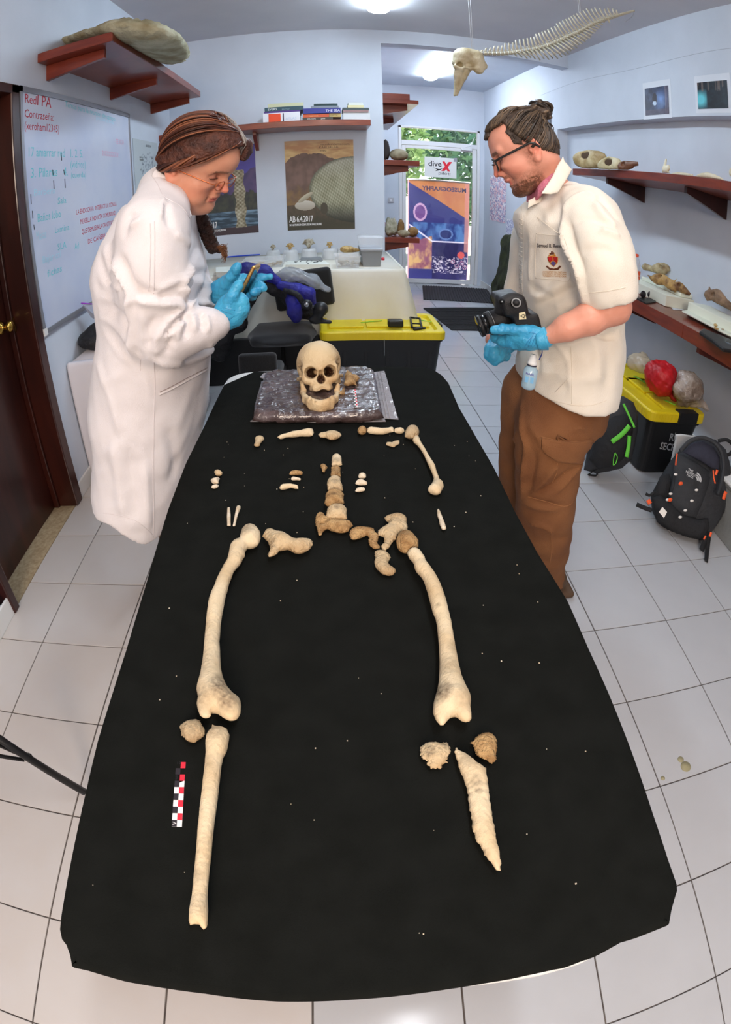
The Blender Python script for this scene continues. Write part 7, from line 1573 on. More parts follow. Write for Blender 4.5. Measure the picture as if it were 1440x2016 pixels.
# short-sleeved coat
COATM = mat('cream_coat_cloth', (236, 228, 214), .8, rgb2=(228, 219, 203), scale=6, bump=.25, bscale=300, sheen=.1)
YM = 1.53
fr_ = [(1052,388),(1036,402),(1020,412),(1012,425),(1015,450),(1022,480),(1021,520),(1020,560),(1026,600),(1030,640),(1022,670),(1014,705),(1010,740),(1012,765),(1020,800)]
bk_ = [(1105,322),(1125,338),(1150,362),(1180,392),(1202,420),(1218,450),(1222,480),(1222,520),(1222,560),(1222,600),(1222,640),(1222,680),(1218,720),(1210,765),(1203,800)]
B = np.array([list(PY(u, v, YM)) for u, v in bk_]); Fp = np.array([list(PY(u, v, YM)) for u, v in fr_])
zs = np.linspace(.72, 1.40, 30); xf = np.interp(zs, Fp[::-1, 2], Fp[::-1, 0]) + np.interp(zs, [.7, 1.2, 1.35], [.028, .024, 0]); xb = np.interp(zs, B[::-1, 2], B[::-1, 0]) - .022
bz = np.interp(zs, [.7, .9, 1.05, 1.18, 1.25, 1.30, 1.34, 1.37, 1.42], [.232, .212, .198, .20, .185, .155, .12, .095, .07])
V = Vol((.42, 1.08, .66), (1.25, 1.90, 1.50), .0075)
V.loft(zs, (xf+xb)/2, [YM]*30, np.abs(xb-xf)/2, bz, .02, ex=2.1)
V.cone((.70, 1.53, 1.38), PY(1160, 428, 1.40), .045, .082, .09); V.cone((.70, 1.53, 1.38), (.70, 1.71, 1.24), .045, .085, .08)
C, Q = CH([(1160,432,44,1.38), (1178,480,47,1.32), (1190,530,45,1.28), (1199,575,40,1.27), (1203,600,38,1.27)], 1.3); V.chain(C, Q, .06); V.cone((.70, 1.71, 1.24), (.67, 1.77, 1.05), .082, .07, .05)
ax = (C[-1]-C[-3]).normalized(); p0 = PY(1204, 592, 1.27)
# cut the sleeve end and hollow it, cut the hem in a curve
Xg, Yg, Zg = np.meshgrid(*V.ax, indexing='ij')
cut = ((Xg-p0.x)*ax.x + (Yg-p0.y)*ax.y + (Zg-p0.z)*ax.z + .12*(Xg - p0.x)); near_ = (Yg < 1.345) & (Zg < p0.z + .03) & (Zg > p0.z - .12) & (Xg > p0.x - .11)
V.D = np.where(near_, np.maximum(V.D, cut.astype(np.float32)), V.D)
V.cone(C[-1] - ax*.03, C[-1] + ax*.06, Q[-1]*.86, Q[-1]*.86, .004, 'sub')
h0, h1, h2, h3 = PY(1014, 762, 1.45), PY(1077, 790, 1.36), PY(1150, 806, 1.36), PY(1205, 785, 1.45)
hem = np.interp(Xg, [h0.x, h1.x, h2.x, h3.x], [h0.z, h1.z, h2.z, h3.z]); V.D = np.maximum(V.D, (hem - Zg).astype(np.float32))
V.warp(.0035, 12, 11); V.warp(.0018, 30, 12)
CM = V.obj('lab_coat', COATM, MN)
folds(CM, [([(1108,430),(1112,460),(1120,490),(1140,530),(1150,570),(1158,600)], .008, -.016), ([(1108,428),(1120,400),(1150,382),(1180,388)], .009, -.008), ([(1118,430),(1126,465),(1136,500),(1152,540)], .012, .008),
    ([(1170,395),(1185,420),(1204,440),(1212,450)], .012, -.010), ([(1175,385),(1200,410),(1218,435)], .010, .007), ([(1125,445),(1150,430),(1190,440),(1208,445)], .012, .006), ([(1182,450),(1200,458),(1222,466)], .012, -.010), ([(1140,500),(1170,490),(1210,495)], .014, .005),
    ([(1045,590),(1075,580),(1105,560),(1128,545)], .012, -.008), ([(1050,600),(1090,588),(1125,570),(1145,560)], .012, .008), ([(1040,560),(1065,575),(1090,585)], .014, .006), ([(1135,635),(1150,605),(1152,580)], .008, -.008), ([(1090,605),(1120,600),(1148,585)], .014, -.006),
    ([(1046,455),(1046,490),(1044,530),(1046,560)], .010, -.005), ([(1060,400),(1078,420),(1080,450)], .016, -.006), ([(1095,385),(1100,410),(1098,440)], .016, .006), ([(1060,700),(1090,715),(1130,705),(1180,690)], .020, .006), ([(1050,740),(1090,730),(1125,745),(1190,740)], .018, -.006), ([(1090,660),(1120,720),(1125,790)], .010, -.004), ([(1040,650),(1055,690),(1060,740)], .016, .006), ([(1160,640),(1175,700),(1180,760)], .018, -.006), ([(1195,650),(1200,710),(1195,770)], .018, .005), ([(1075,680),(1130,675),(1190,650),(1220,635)], .010, -.010)])
SMn = Surf(CM); SM2 = mat('coat_seam_cream', (224, 213, 196), .85)
for P_, of_ in (([(1056,460),(1082,463),(1110,464)], .0008), ([(1057,461),(1054,500),(1055,548)], .0006), ([(1055,548),(1090,550),(1121,551),(1120,500),(1112,470)], .0006), ([(1026,395),(1030,440),(1031,500),(1029,560),(1034,600)], .001), ([(1016,757),(1040,768),(1080,785),(1125,797),(1165,798),(1195,788)], .0006), ([(1160,577),(1195,573),(1232,566)], .0008), ([(1122,640),(1126,720),(1126,795)], .0004)):
    seam(SMn, P_, .0012, SM2, MN, 'seam', of_)
for v in range(432, 580, 9): seam(SMn, [(1023, v), (1029, v+1)], .0018, COATM, MN, 'placket_pucker', .0005, 2)
# embroidery on the breast pocket
TH = mat('dark_thread', (42, 34, 44), .8); TG = mat('tan_thread', (196, 146, 84), .8); TR_ = mat('crimson_thread', (178, 30, 30), .8); TBL = mat('violet_thread', (84, 70, 130), .8); TBR = mat('brown_thread', (104, 58, 36), .8); TOR = mat('gold_thread', (216, 150, 60), .8)
stext(SMn, 'Samuel R. Rennie', 1057.5, 486.5, 52.5, 10.6, .035, TH, MN, .0016, bold=.15)
for k, (s_, w_, u_) in enumerate((('UNIVERSITEIT VAN PRETORIA', 47.5, 1068), ('UNIVERSITY OF PRETORIA', 47, 1068.5), ('YUNIBESITHI YA PRETORIA', 46.5, 1069))): stext(SMn, s_, u_, 536.5 + k*4, w_, 4.4, .03, TG, MN, .0016, bold=.06)
def emb(poly, m, name, off): return patch(SMn, [(1040 + a/14.4, 460 + b/14.4) for a, b in poly], m, MN, name, off, 1.6)
emb([(550,655),(610,640),(700,610),(790,650),(848,665),(852,760),(835,840),(730,945),(640,870),(590,800),(560,730)], TOR, 'crest_border', .0016)
emb([(566,662),(640,645),(696,640),(700,755),(625,812),(590,770),(575,720)], TR_, 'crest_field', .0026); emb([(722,650),(780,660),(838,672),(838,750),(820,822),(735,762)], TR_, 'crest_field', .0026)
emb([(640,828),(716,778),(806,836),(730,925)], TBL, 'crest_base', .0026); emb([(508,930),(540,905),(610,965),(730,990),(840,965),(900,905),(945,930),(860,1025),(730,1030),(620,1028)], TBR, 'motto_ribbon', .0018)
emb([(640,600),(620,550),(650,560),(660,505),(690,490),(700,540),(725,520),(740,560),(720,600),(690,585)], TBR, 'crest_top', .0018); emb([(600,560),(610,600),(570,640),(640,620)], TOR, 'crest_leaf', .0018); emb([(750,560),(760,600),(800,640),(730,620)], TOR, 'crest_leaf', .0018)
# collars
o = swell_on(PY(1098, 350, 1.405), (.15, -1, .35), [(1098,326),(1109,308),(1113,318),(1120,326),(1127,334),(1118,350),(1108,366),(1099,380),(1085,383),(1066,381),(1076,366),(1088,348)], COATM, 'collar', .35, .02, parent=MN); o['label'] = 'wide flat collar of the coat'
o = swell_on(PY(1040, 396, 1.47), (.1, -1, .3), [(1041,394),(1050,390),(1062,382),(1072,384),(1066,398),(1050,404),(1040,410)], COATM, 'lapel', .3, .02, parent=MN)
PNK = mat('pink_check_shirt', (184, 96, 120), .85, rgb2=(206, 130, 146), scale=220, bump=.3, bscale=200)
V = Vol((.58, 1.38, 1.22), (.86, 1.68, 1.46), .005)
cA, cB = PY(1098, 330, 1.53), PY(1040, 388, 1.53); 
V.chain([PY(1104, 318, 1.47), PY(1090, 340, 1.455), PY(1073, 366, 1.455), PY(1052, 385, 1.47), PY(1036, 388, 1.53)], [.012, .013, .013, .013, .014], .01); V.chain([PY(1036, 388, 1.53), PY(1037, 405, 1.53), PY(1035, 424, 1.52)], [.014, .012, .008], .01)
V.warp(.001, 60, 2); V.obj('shirt_collar', PNK, MN)
# gloves
nearh = FG([(1076,667,16,1.29), (1058,666,18,1.30), (1038,664,20,1.31), (1018,666,19,1.33), (1005,668,16,1.35)], 1.3)
g3 = glove('glove', (nearh[0], nearh[1], ((.1, 1, .1), .7)), [FG([(1036,652,10,1.30), (1012,649,9.5,1.31), (990,648,9,1.315), (973,649,8.5,1.32)], 1.31),
      FG([(1008,674,11,1.33), (990,672,10,1.35), (976,664,9.5,1.38), (972,652,8.5,1.42)], 1.35), FG([(1010,672,10,1.35), (994,672,9.5,1.38), (984,665,9,1.41), (980,654,8,1.44)], 1.35), FG([(1014,672,10,1.36), (1000,672,9,1.40), (992,666,8.5,1.43)], 1.38), FG([(1018,670,9,1.37), (1008,671,8.5,1.41), (1000,666,8,1.44)], 1.38)], 'blue nitrile glove supporting the camera lens', MN)
C, Q = CH([(1064,668,19.5,1.295), (1076,666.5,21,1.29)], 1.3); V = Vol(np.array(C[0])-.06, np.array(C[1])+.06, .003); V.cone(C[0], C[1], Q[0], Q[1], 0); ax = (C[1]-C[0]).normalized(); V.half(C[1]+ax*.002, ax); V.half(C[0]-ax*.012, -ax); V.warp(.0008, 90, 3); V.obj('glove_cuff', GLOVE, MN)
S3 = Surf(g3)
for P_ in ([(1040,684),(1046,668),(1052,655)], [(1046,684),(1052,668),(1058,656)], [(1052,682),(1058,670),(1064,660)], [(1042,654),(1052,656),(1064,660)], [(1034,683),(1040,672),(1048,664)]): seam(S3, P_, .0008, gl, MN, 'glove_crease', .0002)
farh = FG([(1012,668,14,1.62), (998,676,17,1.58), (986,682,18,1.55)], 1.56)
glove('glove', (farh[0], farh[1], ((.1, 1, .1), .65)), [FG([(972,674,9.5,1.53), (964,688,9.5,1.51), (963,700,9,1.50), (974,711,7.5,1.49)], 1.5), FG([(982,680,10,1.52), (975,692,9.5,1.49), (972,703,9,1.485), (966,708,6,1.49)], 1.5), FG([(990,688,9,1.53), (986,698,9,1.50), (982,705,8.5,1.49), (976,712,7,1.49)], 1.5), FG([(996,690,8.5,1.55), (992,700,8,1.52), (986,706,8,1.51)], 1.52), FG([(1000,682,8.5,1.57), (992,696,8,1.56), (996,702,8,1.55), (1001,699,6,1.55)], 1.55)], 'blue nitrile glove hanging relaxed behind the camera', MN)
# hair and bun
HD = hairmat('ash_brown_hair', (36, 30, 26), (78, 64, 52), (128, 106, 84)); HDs = mat('ash_hair_mass', (58, 46, 38), .5, rgb2=(84, 68, 56), scale=40, bump=2, bscale=120)
bun = np.array([-.084, 0, .096]); 
V = Vol(HM.o - .17, HM.o + .17, .0032)
HM.ell(V, (.0, 0, .045), (.083, .082, .084), .01); HM.ell(V, (.036, 0, .045), (.069, .066, .067), .03); HM.ell(V, (-.046, 0, .0), (.032, .056, .048), .03)
HM.cone(V, (-.045, 0, .085), (-.072, 0, .102), .034, .022, .03)
V.rbox(HM.w(.136, 0, -.074), np.array((.1, .12, .15))*1.065, .03, .004, 'sub', HM.M); hcut(V, HM, (.0, 0, .004), (.514, 0, -.857)); hcut(V, HM, (0, 0, -.040), (0, 0, -1))
for q in (-1, 1):
    HM.ell(V, (-.004, q*.086, .002), (.024, .022, .036), .006, 'sub'); HM.ell(V, (.070, q*.060, .082), (.040, .030, .022), .014, 'sub')
V.warp(.0012, 120, 4); HMO = V.obj('hair', HDs, MN)
rs = random.Random(11); st = []
for k in range(900):
    q = rs.choice((-1, 1)); t_ = rs.random(); u_ = rs.random()
    if u_ < .45: st.append((.096 - .05*t_, q*(.002 + .064*t_), .088 + .004*t_))
    elif u_ < .7: st.append((.034 - .032*t_, q*.078, .080 - .066*t_))
    else: st.append((.0 - .060*t_, q*(.076 - .062*t_), .004 - .034*t_))
strands('hair_strands', HM, st, tuple(bun*np.array((.9, 1, .98))), (.0855, .0845, .0865), HD, MN, 14, .0011, .006, 5, .004, (0, 0, .045), HMO)
BC = Vector(HM.w(*bun)); V, F = [], []; cols = []
for k in range(62):
    a0 = rs.uniform(0, 6.28); tl = Vector((rs.uniform(-1, 1), rs.uniform(-1, 1), rs.uniform(-1, 1))).normalized(); u_ = tl.orthogonal().normalized(); w_ = tl.cross(u_); rr = rs.uniform(.018, .031); Q = []
    for i in range(15): a = a0 + i*.33; Q.append(BC + Vector((.006*math.sin(i*.5+k), 0, .004)) + (u_*math.cos(a) + w_*math.sin(a)*.85)*rr*(1 + .12*math.sin(i*.9 + k)))
    v, f = tubem(Q, rs.uniform(.0022, .0062), 6); n_v = len(V); V += v; F += [tuple(q + n_v for q in g) for g in f]; cols += [rs.random()]*len(v)
for k in range(9):
    Q = smoothline([BC + Vector((rs.uniform(-.01, .02), 0, .02)), BC + Vector((rs.uniform(-.02, .03), rs.uniform(-.02, .02), .034)), BC + Vector((rs.uniform(-.01, .04), rs.uniform(-.02, .02), rs.uniform(.02, .042)))], 4); v, f = tubem(Q, .0006, 4); n_v = len(V); V += v; F += [tuple(q + n_v for q in g) for g in f]; cols += [.6]*len(v)
o = obj('hair_bun', V, F, HD, MN, kind='stuff'); a = o.data.attributes.new('tone', 'FLOAT', 'POINT'); a.data.foreach_set('value', cols)
V = Vol(np.array(BC)-.06, np.array(BC)+.06, .003); V.ell(BC, (.031, .031, .029), .01); V.cone(BC, HM.w(*(bun*.85)), .016, .022, .01); V.obj('bun_core', HDs, MN)
FRM = mat('dark_spectacle_frame', (34, 32, 32), .35)
g = specs(HM, MN, FRM, 0, .0024, glassmat('spectacle_lens', alpha=.04), dx=.106, templ=.0036, zc=.000, hh=.0165, hw=.0235, lab='dark square framed glasses')
P = [PY(1056, 279, 1.42), PY(1061, 280, 1.42)]; a, b = spherem(PY(1061, 281, 1.418), .0028, 10, 7); obj('ear_barbell', *join((a, b), tubem([PY(1050, 277, 1.425), PY(1061, 281, 1.418)], .0012, 6)), mat('dark_steel', (60, 60, 66), .2, 1), MN)

# ================================================================= the camera in his hand
t = thing('camera', PY(1000, 625, 1.36), 'black reflex camera with zoom lens resting in the young man\'s gloved hand', 'camera')
CB = mat('camera_black', (26, 26, 28), .38, bump=.4, bscale=600); CG = mat('camera_gloss', (18, 19, 21), .15); CY_ = 1.37
def cyl(a, b, ra, rb, name, m, seg=28, caps=True):
    return obj(name, *tubem([a, b], [ra, rb], seg), m, t)
lx0, lx1 = PY(943, 643, CY_), PY(1004, 623, CY_); ld = (lx1 - lx0).normalized(); rp = near_px(960, 640, CY_, 20)
L_ = (lx1 - lx0).length
def LP(f): return lx0 + ld*L_*f
for a, b, r1, r2, nm, m_ in ((0, .10, 1.05, 1.05, 'lens_ring', CB), (.10, .28, .95, .95, 'lens_barrel', CG), (.28, .42, 1.12, 1.14, 'zoom_ring', CB), (.42, .98, 1.10, 1.04, 'lens_barrel', CB), (.985, 1.02, 1.10, 1.10, 'mount_ring', CB)): cyl(LP(a), LP(b), rp*r1, rp*r2, nm, m_)
cyl(LP(.415), LP(.425), rp*1.15, rp*1.15, 'silver_ring', M['chrome']); cyl(LP(.95), LP(.975), rp*1.06, rp*1.06, 'white_index', mat('lens_numbers', (150, 150, 150), .4)); cyl(LP(-.004), LP(.0), rp*.86, rp*.86, 'front_glass', mat('lens_glass', (30, 40, 46), .03)); cyl(LP(.0), LP(.002), rp*1.05, rp*.9, 'lens_lip', CG)
for f in (.30, .33, .36, .39, .60, .65, .70): cyl(LP(f), LP(f+.012), rp*1.155 if f < .5 else rp*1.10, rp*1.155 if f < .5 else rp*1.10, 'grip_rib', CB)
c = PY(1020, 625, CY_+.01); up_ = (PY(1016, 600, CY_) - PY(1020, 632, CY_)).normalized(); sd = up_.cross(ld).normalized(); Rm = Matrix((ld, sd, up_)).transposed(); Rn = np.array(Rm)
V = Vol(np.array(c)-.14, np.array(c)+.14, .0032)
V.rbox(c + ld*.006 - up_*.004, (.036, .068, .026), .008, .004, rot=Rn)
g_ = PY(1003, 596, CY_-.005); V.rbox(g_, (.034, .055, .028), .014, .012, rot=Rn); V.cone(PY(990, 590, CY_-.01), PY(986, 612, CY_-.01), .016, .018, .012)
V.ell(PY(1012, 597, CY_-.045), (.03, .012, .03), .012, rot=Rn)
V.obj('camera_body', CB, t)
dc = PY(1017, 596, CY_-.078); vw = (EYE - dc).normalized(); cyl(dc - vw*.012, dc + vw*.006, .0145, .014, 'mode_dial', CG, 24); cyl(dc + vw*.0062, dc + vw*.0066, .0125, .0125, 'dial_marks', mat('lens_numbers', (150, 150, 150), .4), 24); cyl(dc + vw*.0068, dc + vw*.0074, .0092, .0092, 'dial_cap', CB, 24)
dc = PY(989, 594, CY_-.06); cyl(dc - vw*.01, dc + vw*.004, .0075, .007, 'shutter_button', CG, 18); cyl(dc + vw*.0042, dc + vw*.0048, .0022, .0022, 'button_glint', M['chrome'], 10)
lp = [PY(u, v, CY_-.082) for u, v in ((1022.5, 629.5), (1037, 628.5), (1034.5, 613.5), (1022.5, 616))]
o = obj('name_plate', lp, [(0, 1, 2, 3)], mat('ivory_sticker', (226, 216, 176), .5), t, smooth=False); xx = (lp[1]-lp[0]).normalized(); yy = (lp[3]-lp[0]).normalized(); text('·Q·', lp[0] + xx*.0025 + yy*.005 - (lp[0]-EYE).normalized()*.0008, xx, yy, .013, M['ink_black'], t, bold=.0003)
obj('strap', *tubem(smoothline([PY(1040, 632, 1.34), PY(1048, 645, 1.33), PY(1056, 655, 1.32), PY(1068, 690, 1.325), PY(1062, 708, 1.33)], 5), .0035, 6, flat=.4), mat('blue_strap', (34, 54, 140), .6), t)
# sanitiser bottle hanging at his side
t = thing('spray_bottle', PY(1044, 730, 1.315), 'small clear hand sanitiser bottle with white pump hanging against the white coat', 'bottle')
A_, B_ = PY(1040, 762, 1.312), PY(1051, 700, 1.312); ax = (B_ - A_).normalized(); rb = near_px(1040, 745, 1.312, 13.5)
o = obj('body', *tubem([A_ - ax*.004, A_, A_ + ax*.008, A_ + ax*.05, A_ + ax*.058, A_ + ax*.064], [rb*.7, rb*.93, rb, rb*.98, rb*.7, rb*.45], 24, flat=1), milky('sanitiser_bottle', (176, 208, 226), .35, .1), t)
obj('pump', *tubem([A_ + ax*.064, A_ + ax*.072, A_ + ax*.074, A_ + ax*.086, A_ + ax*.0865, A_ + ax*.093], [rb*.66, rb*.66, rb*.55, rb*.5, rb*.4, rb*.36], 18), M['white'], t)
obj('neck_ring', *tubem([A_ + ax*.0625, A_ + ax*.0655], rb*.7, 18), mat('dark_ring', (40, 40, 60), .4), t)
vw = (EYE - A_).normalized(); sx = ax.cross(vw).normalized()*-1; sx = vw.cross(ax)*-1
q = A_ + ax*.034 + vw*(rb+.0006); xx = ax.cross(vw).normalized(); xx = xx if (ray(1100, 740) - ray(1000, 740)).dot(xx) > 0 else -xx
text('PURELL', q - xx*.012, xx, ax, .0075, mat('violet_ink', (70, 50, 140), .5), t, width=.023, bold=.0002)
o = obj('blue_print', [tuple(q - xx*.012 - ax*.006), tuple(q + xx*.012 - ax*.006), tuple(q + xx*.012 - ax*.022), tuple(q - xx*.012 - ax*.022)], [(0, 1, 2, 3)], mat('sky_ink', (120, 176, 214), .5), t, smooth=False)
# ------------------------------------------------------------------ bag of sediment with the skull on it
t = thing('sediment_bag', (0, 1.6, T+.001), 'clear zip bag of dark brown sediment cushioning the human skull', 'bag')
SED = mat('bagged_sediment', (70, 56, 54), .16, rgb2=(104, 90, 92), scale=14, bump=3, bscale=30, spec=.8, coat=.6, lo=.45, hi=.75)
FILM = milky('zip_film', (190, 186, 190), .5, .12)
P = [PZ(u, v, T+.012) for u, v in ((497,828),(560,829),(640,829),(745,826),(756,823),(748,790),(742,755),(735,733),(700,731),(620,738),(560,738),(522,741),(512,770),(503,800))]
Vb, Fb, lo_ = swell([(p.x, p.y) for p in P], 1.0, 1600, .12, cap=.021, low=.55)
Vb[:, 2] += T + .002 + lo_
for i, v in enumerate(Vb):
    if v[2] > T + .012: v[2] += .0035*mnoise.noise(Vector((v[0]*26, v[1]*40, 1))) + .002*mnoise.noise(Vector((v[0]*70, v[1]*110, 4)))
obj('filled_part', Vb, Fb, SED, t)
BT = T + .002 + lo_ + .021
P = [PZ(u, v, T+.006) for u, v in ((756,823),(785,825),(780,810),(770,775),(762,745),(757,730),(735,733),(742,755),(748,790))]
obj('zip_strip', *prism([(p.x, p.y) for p in P], T+.004, T+.0065), FILM, t, smooth=False)
for o_ in (0, 7): obj('zip_bead', *tubem([PZ(762+o_*.9, 823, T+.009), PZ(752+o_*.9, 775, T+.009), PZ(743+o_*.8, 733, T+.009)], .0016, 6), FILM, t)
P = [PZ(u, v, T+.004) for u, v in ((493,829),(640,832),(760,829),(756,824),(640,827),(500,826))]; obj('front_hem', *prism([(p.x, p.y) for p in P], T+.002, T+.005), FILM, t, smooth=False)
P = [PZ(u, v, T+.006) for u, v in ((512,742),(520,734),(560,733),(640,733),(735,729),(736,735),(640,741),(560,741),(524,746))]; obj('rear_hem', *prism([(p.x, p.y) for p in P], T+.003, T+.006), FILM, t, smooth=False)

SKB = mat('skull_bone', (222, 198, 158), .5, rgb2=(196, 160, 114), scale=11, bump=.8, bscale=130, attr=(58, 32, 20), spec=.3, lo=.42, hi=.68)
HS = Head((0, 0, 0), R(-25), R(-90+3), R(2), 1.0); op = np.array(PY(631, 731.5, 1.545)); HS.o = op - HS.M @ np.array([.080, 0, 0])
V = Vol(HS.o - np.array([.085, .10, .10]), HS.o + np.array([.085, .12, .13]), .0019)
E_ = lambda *a, **k: HS.ell(V, *a, **k); K_ = lambda *a, **k: HS.cone(V, *a, **k)
E_((-.004, 0, .036), (.088, .0665, .066), .01); E_((.030, 0, .034), (.056, .058, .058), .03); E_((-.03, 0, .02), (.06, .062, .055), .02)
for q in (-1, 1):
    E_((.046, q*.064, .004), (.026, .014, .030), .02, 'sub')
    K_((.079, q*.012, .019), (.068, q*.044, .014), .0055, .0055, .012); K_((.068, q*.046, .012), (.064, q*.047, -.010), .0050, .0055, .008)
    E_((.064, q*.040, -.021), (.015, .013, .013), .014); K_((.058, q*.049, -.016), (.022, q*.066, -.012), .0055, .0042, .010); K_((.022, q*.066, -.012), (-.008, q*.062, -.008), .0042, .0050, .010)
    E_((-.012, q*.054, -.030), (.016, .012, .020), .012)
E_((.056, 0, -.034), (.030, .029, .026), .02); K_((.076, -.018, -.050), (.082, 0, -.050), .0075, .0070, .010); K_((.076, .018, -.050), (.082, 0, -.050), .0075, .0070, .010)
for q in (-1, 1): K_((.050, q*.028, -.048), (.076, q*.018, -.050), .0075, .0075, .010)
K_((.080, 0, .016), (.091, 0, -.004), .0065, .0052, .008)
for q in (-1, 1):
    HS.ell(V, (.080, q*.0305, .000), (.040, .0192, .0172), .004, 'sub', tilt=(0, q*.25, 0)); HS.cone(V, (.072, q*.029, .0), (.018, q*.013, .004), .0165, .008, .004, 'sub')
HS.ell(V, (.090, 0, -.024), (.036, .0132, .0135), .004, 'sub'); HS.ell(V, (.092, 0, -.010), (.028, .0072, .014), .004, 'sub')
HS.ell(V, (.088, .0035, -.062), (.022, .014, .0095), .003, 'sub'); HS.ell(V, (.058, 0, -.066), (.026, .020, .014), .006, 'sub'); HS.ell(V, (.062, .024, -.060), (.006, .005, .006), .002, 'sub'); HS.ell(V, (.07, -.021, -.060), (.005, .004, .006), .002, 'sub')
for q in (-1, 1): HS.ell(V, (.080, q*.031, -.0235), (.004, .0022, .0022), .001, 'sub')
HS.ell(V, (.088, -.036, .026), (.008, .0026, .0026), .001, 'sub'); HS.ell(V, (.060, .0515, .003), (.01, .003, .003), .001, 'sub')
V.D = np.maximum(V.D, (BT - .002 - np.meshgrid(*V.ax, indexing='ij')[2]).astype(np.float32)); V.warp(.0008, 60, 2)
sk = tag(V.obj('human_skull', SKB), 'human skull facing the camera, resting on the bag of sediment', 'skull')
a = sk.data.attributes.new('stain', 'FLOAT', 'POINT'); L_ = world_loc(sk); vals = []  # shade in sockets, nose and temples is painted in here along with real discolouring
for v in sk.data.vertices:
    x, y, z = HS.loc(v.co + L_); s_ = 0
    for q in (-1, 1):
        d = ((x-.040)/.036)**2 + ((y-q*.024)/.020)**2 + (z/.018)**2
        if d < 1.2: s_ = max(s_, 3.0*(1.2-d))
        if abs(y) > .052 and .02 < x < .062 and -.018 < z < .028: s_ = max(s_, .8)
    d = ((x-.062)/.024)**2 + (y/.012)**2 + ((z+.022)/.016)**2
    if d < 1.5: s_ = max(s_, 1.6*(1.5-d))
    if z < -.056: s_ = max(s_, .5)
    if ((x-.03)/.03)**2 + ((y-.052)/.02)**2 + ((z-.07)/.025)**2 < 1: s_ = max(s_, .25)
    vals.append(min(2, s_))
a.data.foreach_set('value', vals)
def JZ(u, v, dz=.008): return PZ(u, v, BT + dz)
MB = [(PY(595.5, 759, 1.530), .0048), (PY(597, 773, 1.515), .0072), (JZ(602, 788, .010), .0085), (JZ(614, 800), .0090), (JZ(632, 803, .009), .0100), (JZ(650, 800), .0090), (JZ(660, 788, .010), .0085), (PY(665, 773, 1.515), .0072), (PY(666, 759, 1.530), .0048)]
V = Vol((-.115, 1.36, BT-.012), (.075, 1.57, BT+.07), .0019)
V.chain([m_[0] for m_ in MB], [m_[1] for m_ in MB], .008)
U = [(JZ(602, 781, .022), .0062), (JZ(611, 789, .022), .0066), (JZ(621, 793.5, .022), .0064), (JZ(632, 795, .021), .0068), (JZ(643, 793.5, .022), .0064), (JZ(653, 789, .022), .0066), (JZ(661, 781, .022), .0062)]
V.chain([m_[0] for m_ in U], [m_[1] for m_ in U], .014)
for u_, v_, r_ in ((610, 784, .0048), (616, 788, .0042), (622, 791, .0034), (648, 787, .0050), (654, 782, .0046)): V.cone(JZ(u_, v_, .026), JZ(u_, v_-1.5, .033), r_, r_*.6, .004)
V.cone(PY(599, 768, 1.520), PY(594.5, 757.5, 1.535), .006, .003, .008); V.cone(PY(663, 768, 1.520), PY(666.5, 757, 1.535), .006, .003, .008); V.ell(JZ(632, 803.5, .007), (.015, .008, .010), .012)
V.warp(.0008, 80, 3); mb = tag(V.obj('mandible', SKB), 'toothless lower jaw lying open in front of the skull on the bag', 'jaw bone'); stain(mb, [(632, 790, 16, .35), (606, 782, 8, .4), (657, 780, 8, .4)])
bone('vertebra', (480, 660, 4.235), [(835,410),(850,370),(842,345),(862,288),(880,305),(905,325),(915,350),(950,348),(968,360),(955,378),(935,380),(945,425),(905,405),(870,425)], BRUST, 'spiky vertebra piece standing on the bag beside the skull', 'bone', zs=.8, rough=.2, z0=BT-.002)
bone('bone_chip', (480, 660, 4.235), [(790,495),(815,465),(840,430),(846,492)], BRUST, 'small triangular bone chip on the bag right of the jaw', 'bone', zs=.7, z0=BT-.002)
t_, A_, x_, y_, L_ = scale_bar(PZ(698, 767, BT+.004), PZ(702, 801, BT+.004), .0085, 'small red and white checkered scale strip on the bag right of the skull', n=12, z=BT+.004)

# ------------------------------------------------------------------ dolphin skeleton hanging from the ceiling
t = thing('dolphin_skeleton', PY(1060, 105, 2.95), 'whole dolphin skeleton with long beaked skull hanging on thin wires from the ceiling', 'skeleton')
DB = mat('dolphin_bone', (222, 219, 204), .6, rgb2=(170, 162, 138), scale=10, bump=.8, bscale=80); DB2 = mat('dolphin_beak', (206, 196, 168), .6, rgb2=(164, 146, 108), scale=14, bump=.8, bscale=80)
yd = 3.0; mp = near_px(916, 113, yd, 1)
def D(u, v, y=yd): return PY(u, v, y)
V = Vol(np.array(D(925, 135)) - np.array([.16, .12, .20]), np.array(D(925, 135)) + np.array([.16, .13, .17]), .0034)
V.ell(D(914, 112), (.062, .075, .058), .01); V.ell(D(938, 124, yd-.02), (.045, .055, .05), .03); V.ell(D(934, 113, yd+.01), (.050, .068, .045), .03); V.ell(D(905, 124), (.04, .06, .035), .02)
for q in (-1, 1):
    V.cone(D(897, 131, yd+q*.055), D(912, 136, yd+q*.06), .012, .010, .012); V.ell(D(943, 138, yd+q*.045), (.028, .022, .026), .02); V.cone(D(912, 136, yd+q*.06), D(940, 134, yd+q*.055), .009, .012, .012); V.ell(D(953, 130, yd+q*.04), (.02, .02, .022), .015)
    V.ell(D(918, 138, yd+q*.062), (.018, .022, .014), .006, 'sub')
    V.chain([D(906, 132, yd+q*.035), D(902, 150, yd+q*.025), D(897+q*-1.5, 186 + (2 if q > 0 else 0), yd+q*.012)], [.030, .020, .005], .012)
    V.chain([D(922, 133, yd+q*.030), D(912, 155, yd+q*.022), D(900, 187, yd+q*.010)], [.024, .016, .004], .010)
V.ell(D(906, 128, yd-.05), (.018, .03, .02), .01, 'sub'); V.warp(.0012, 40, 5)
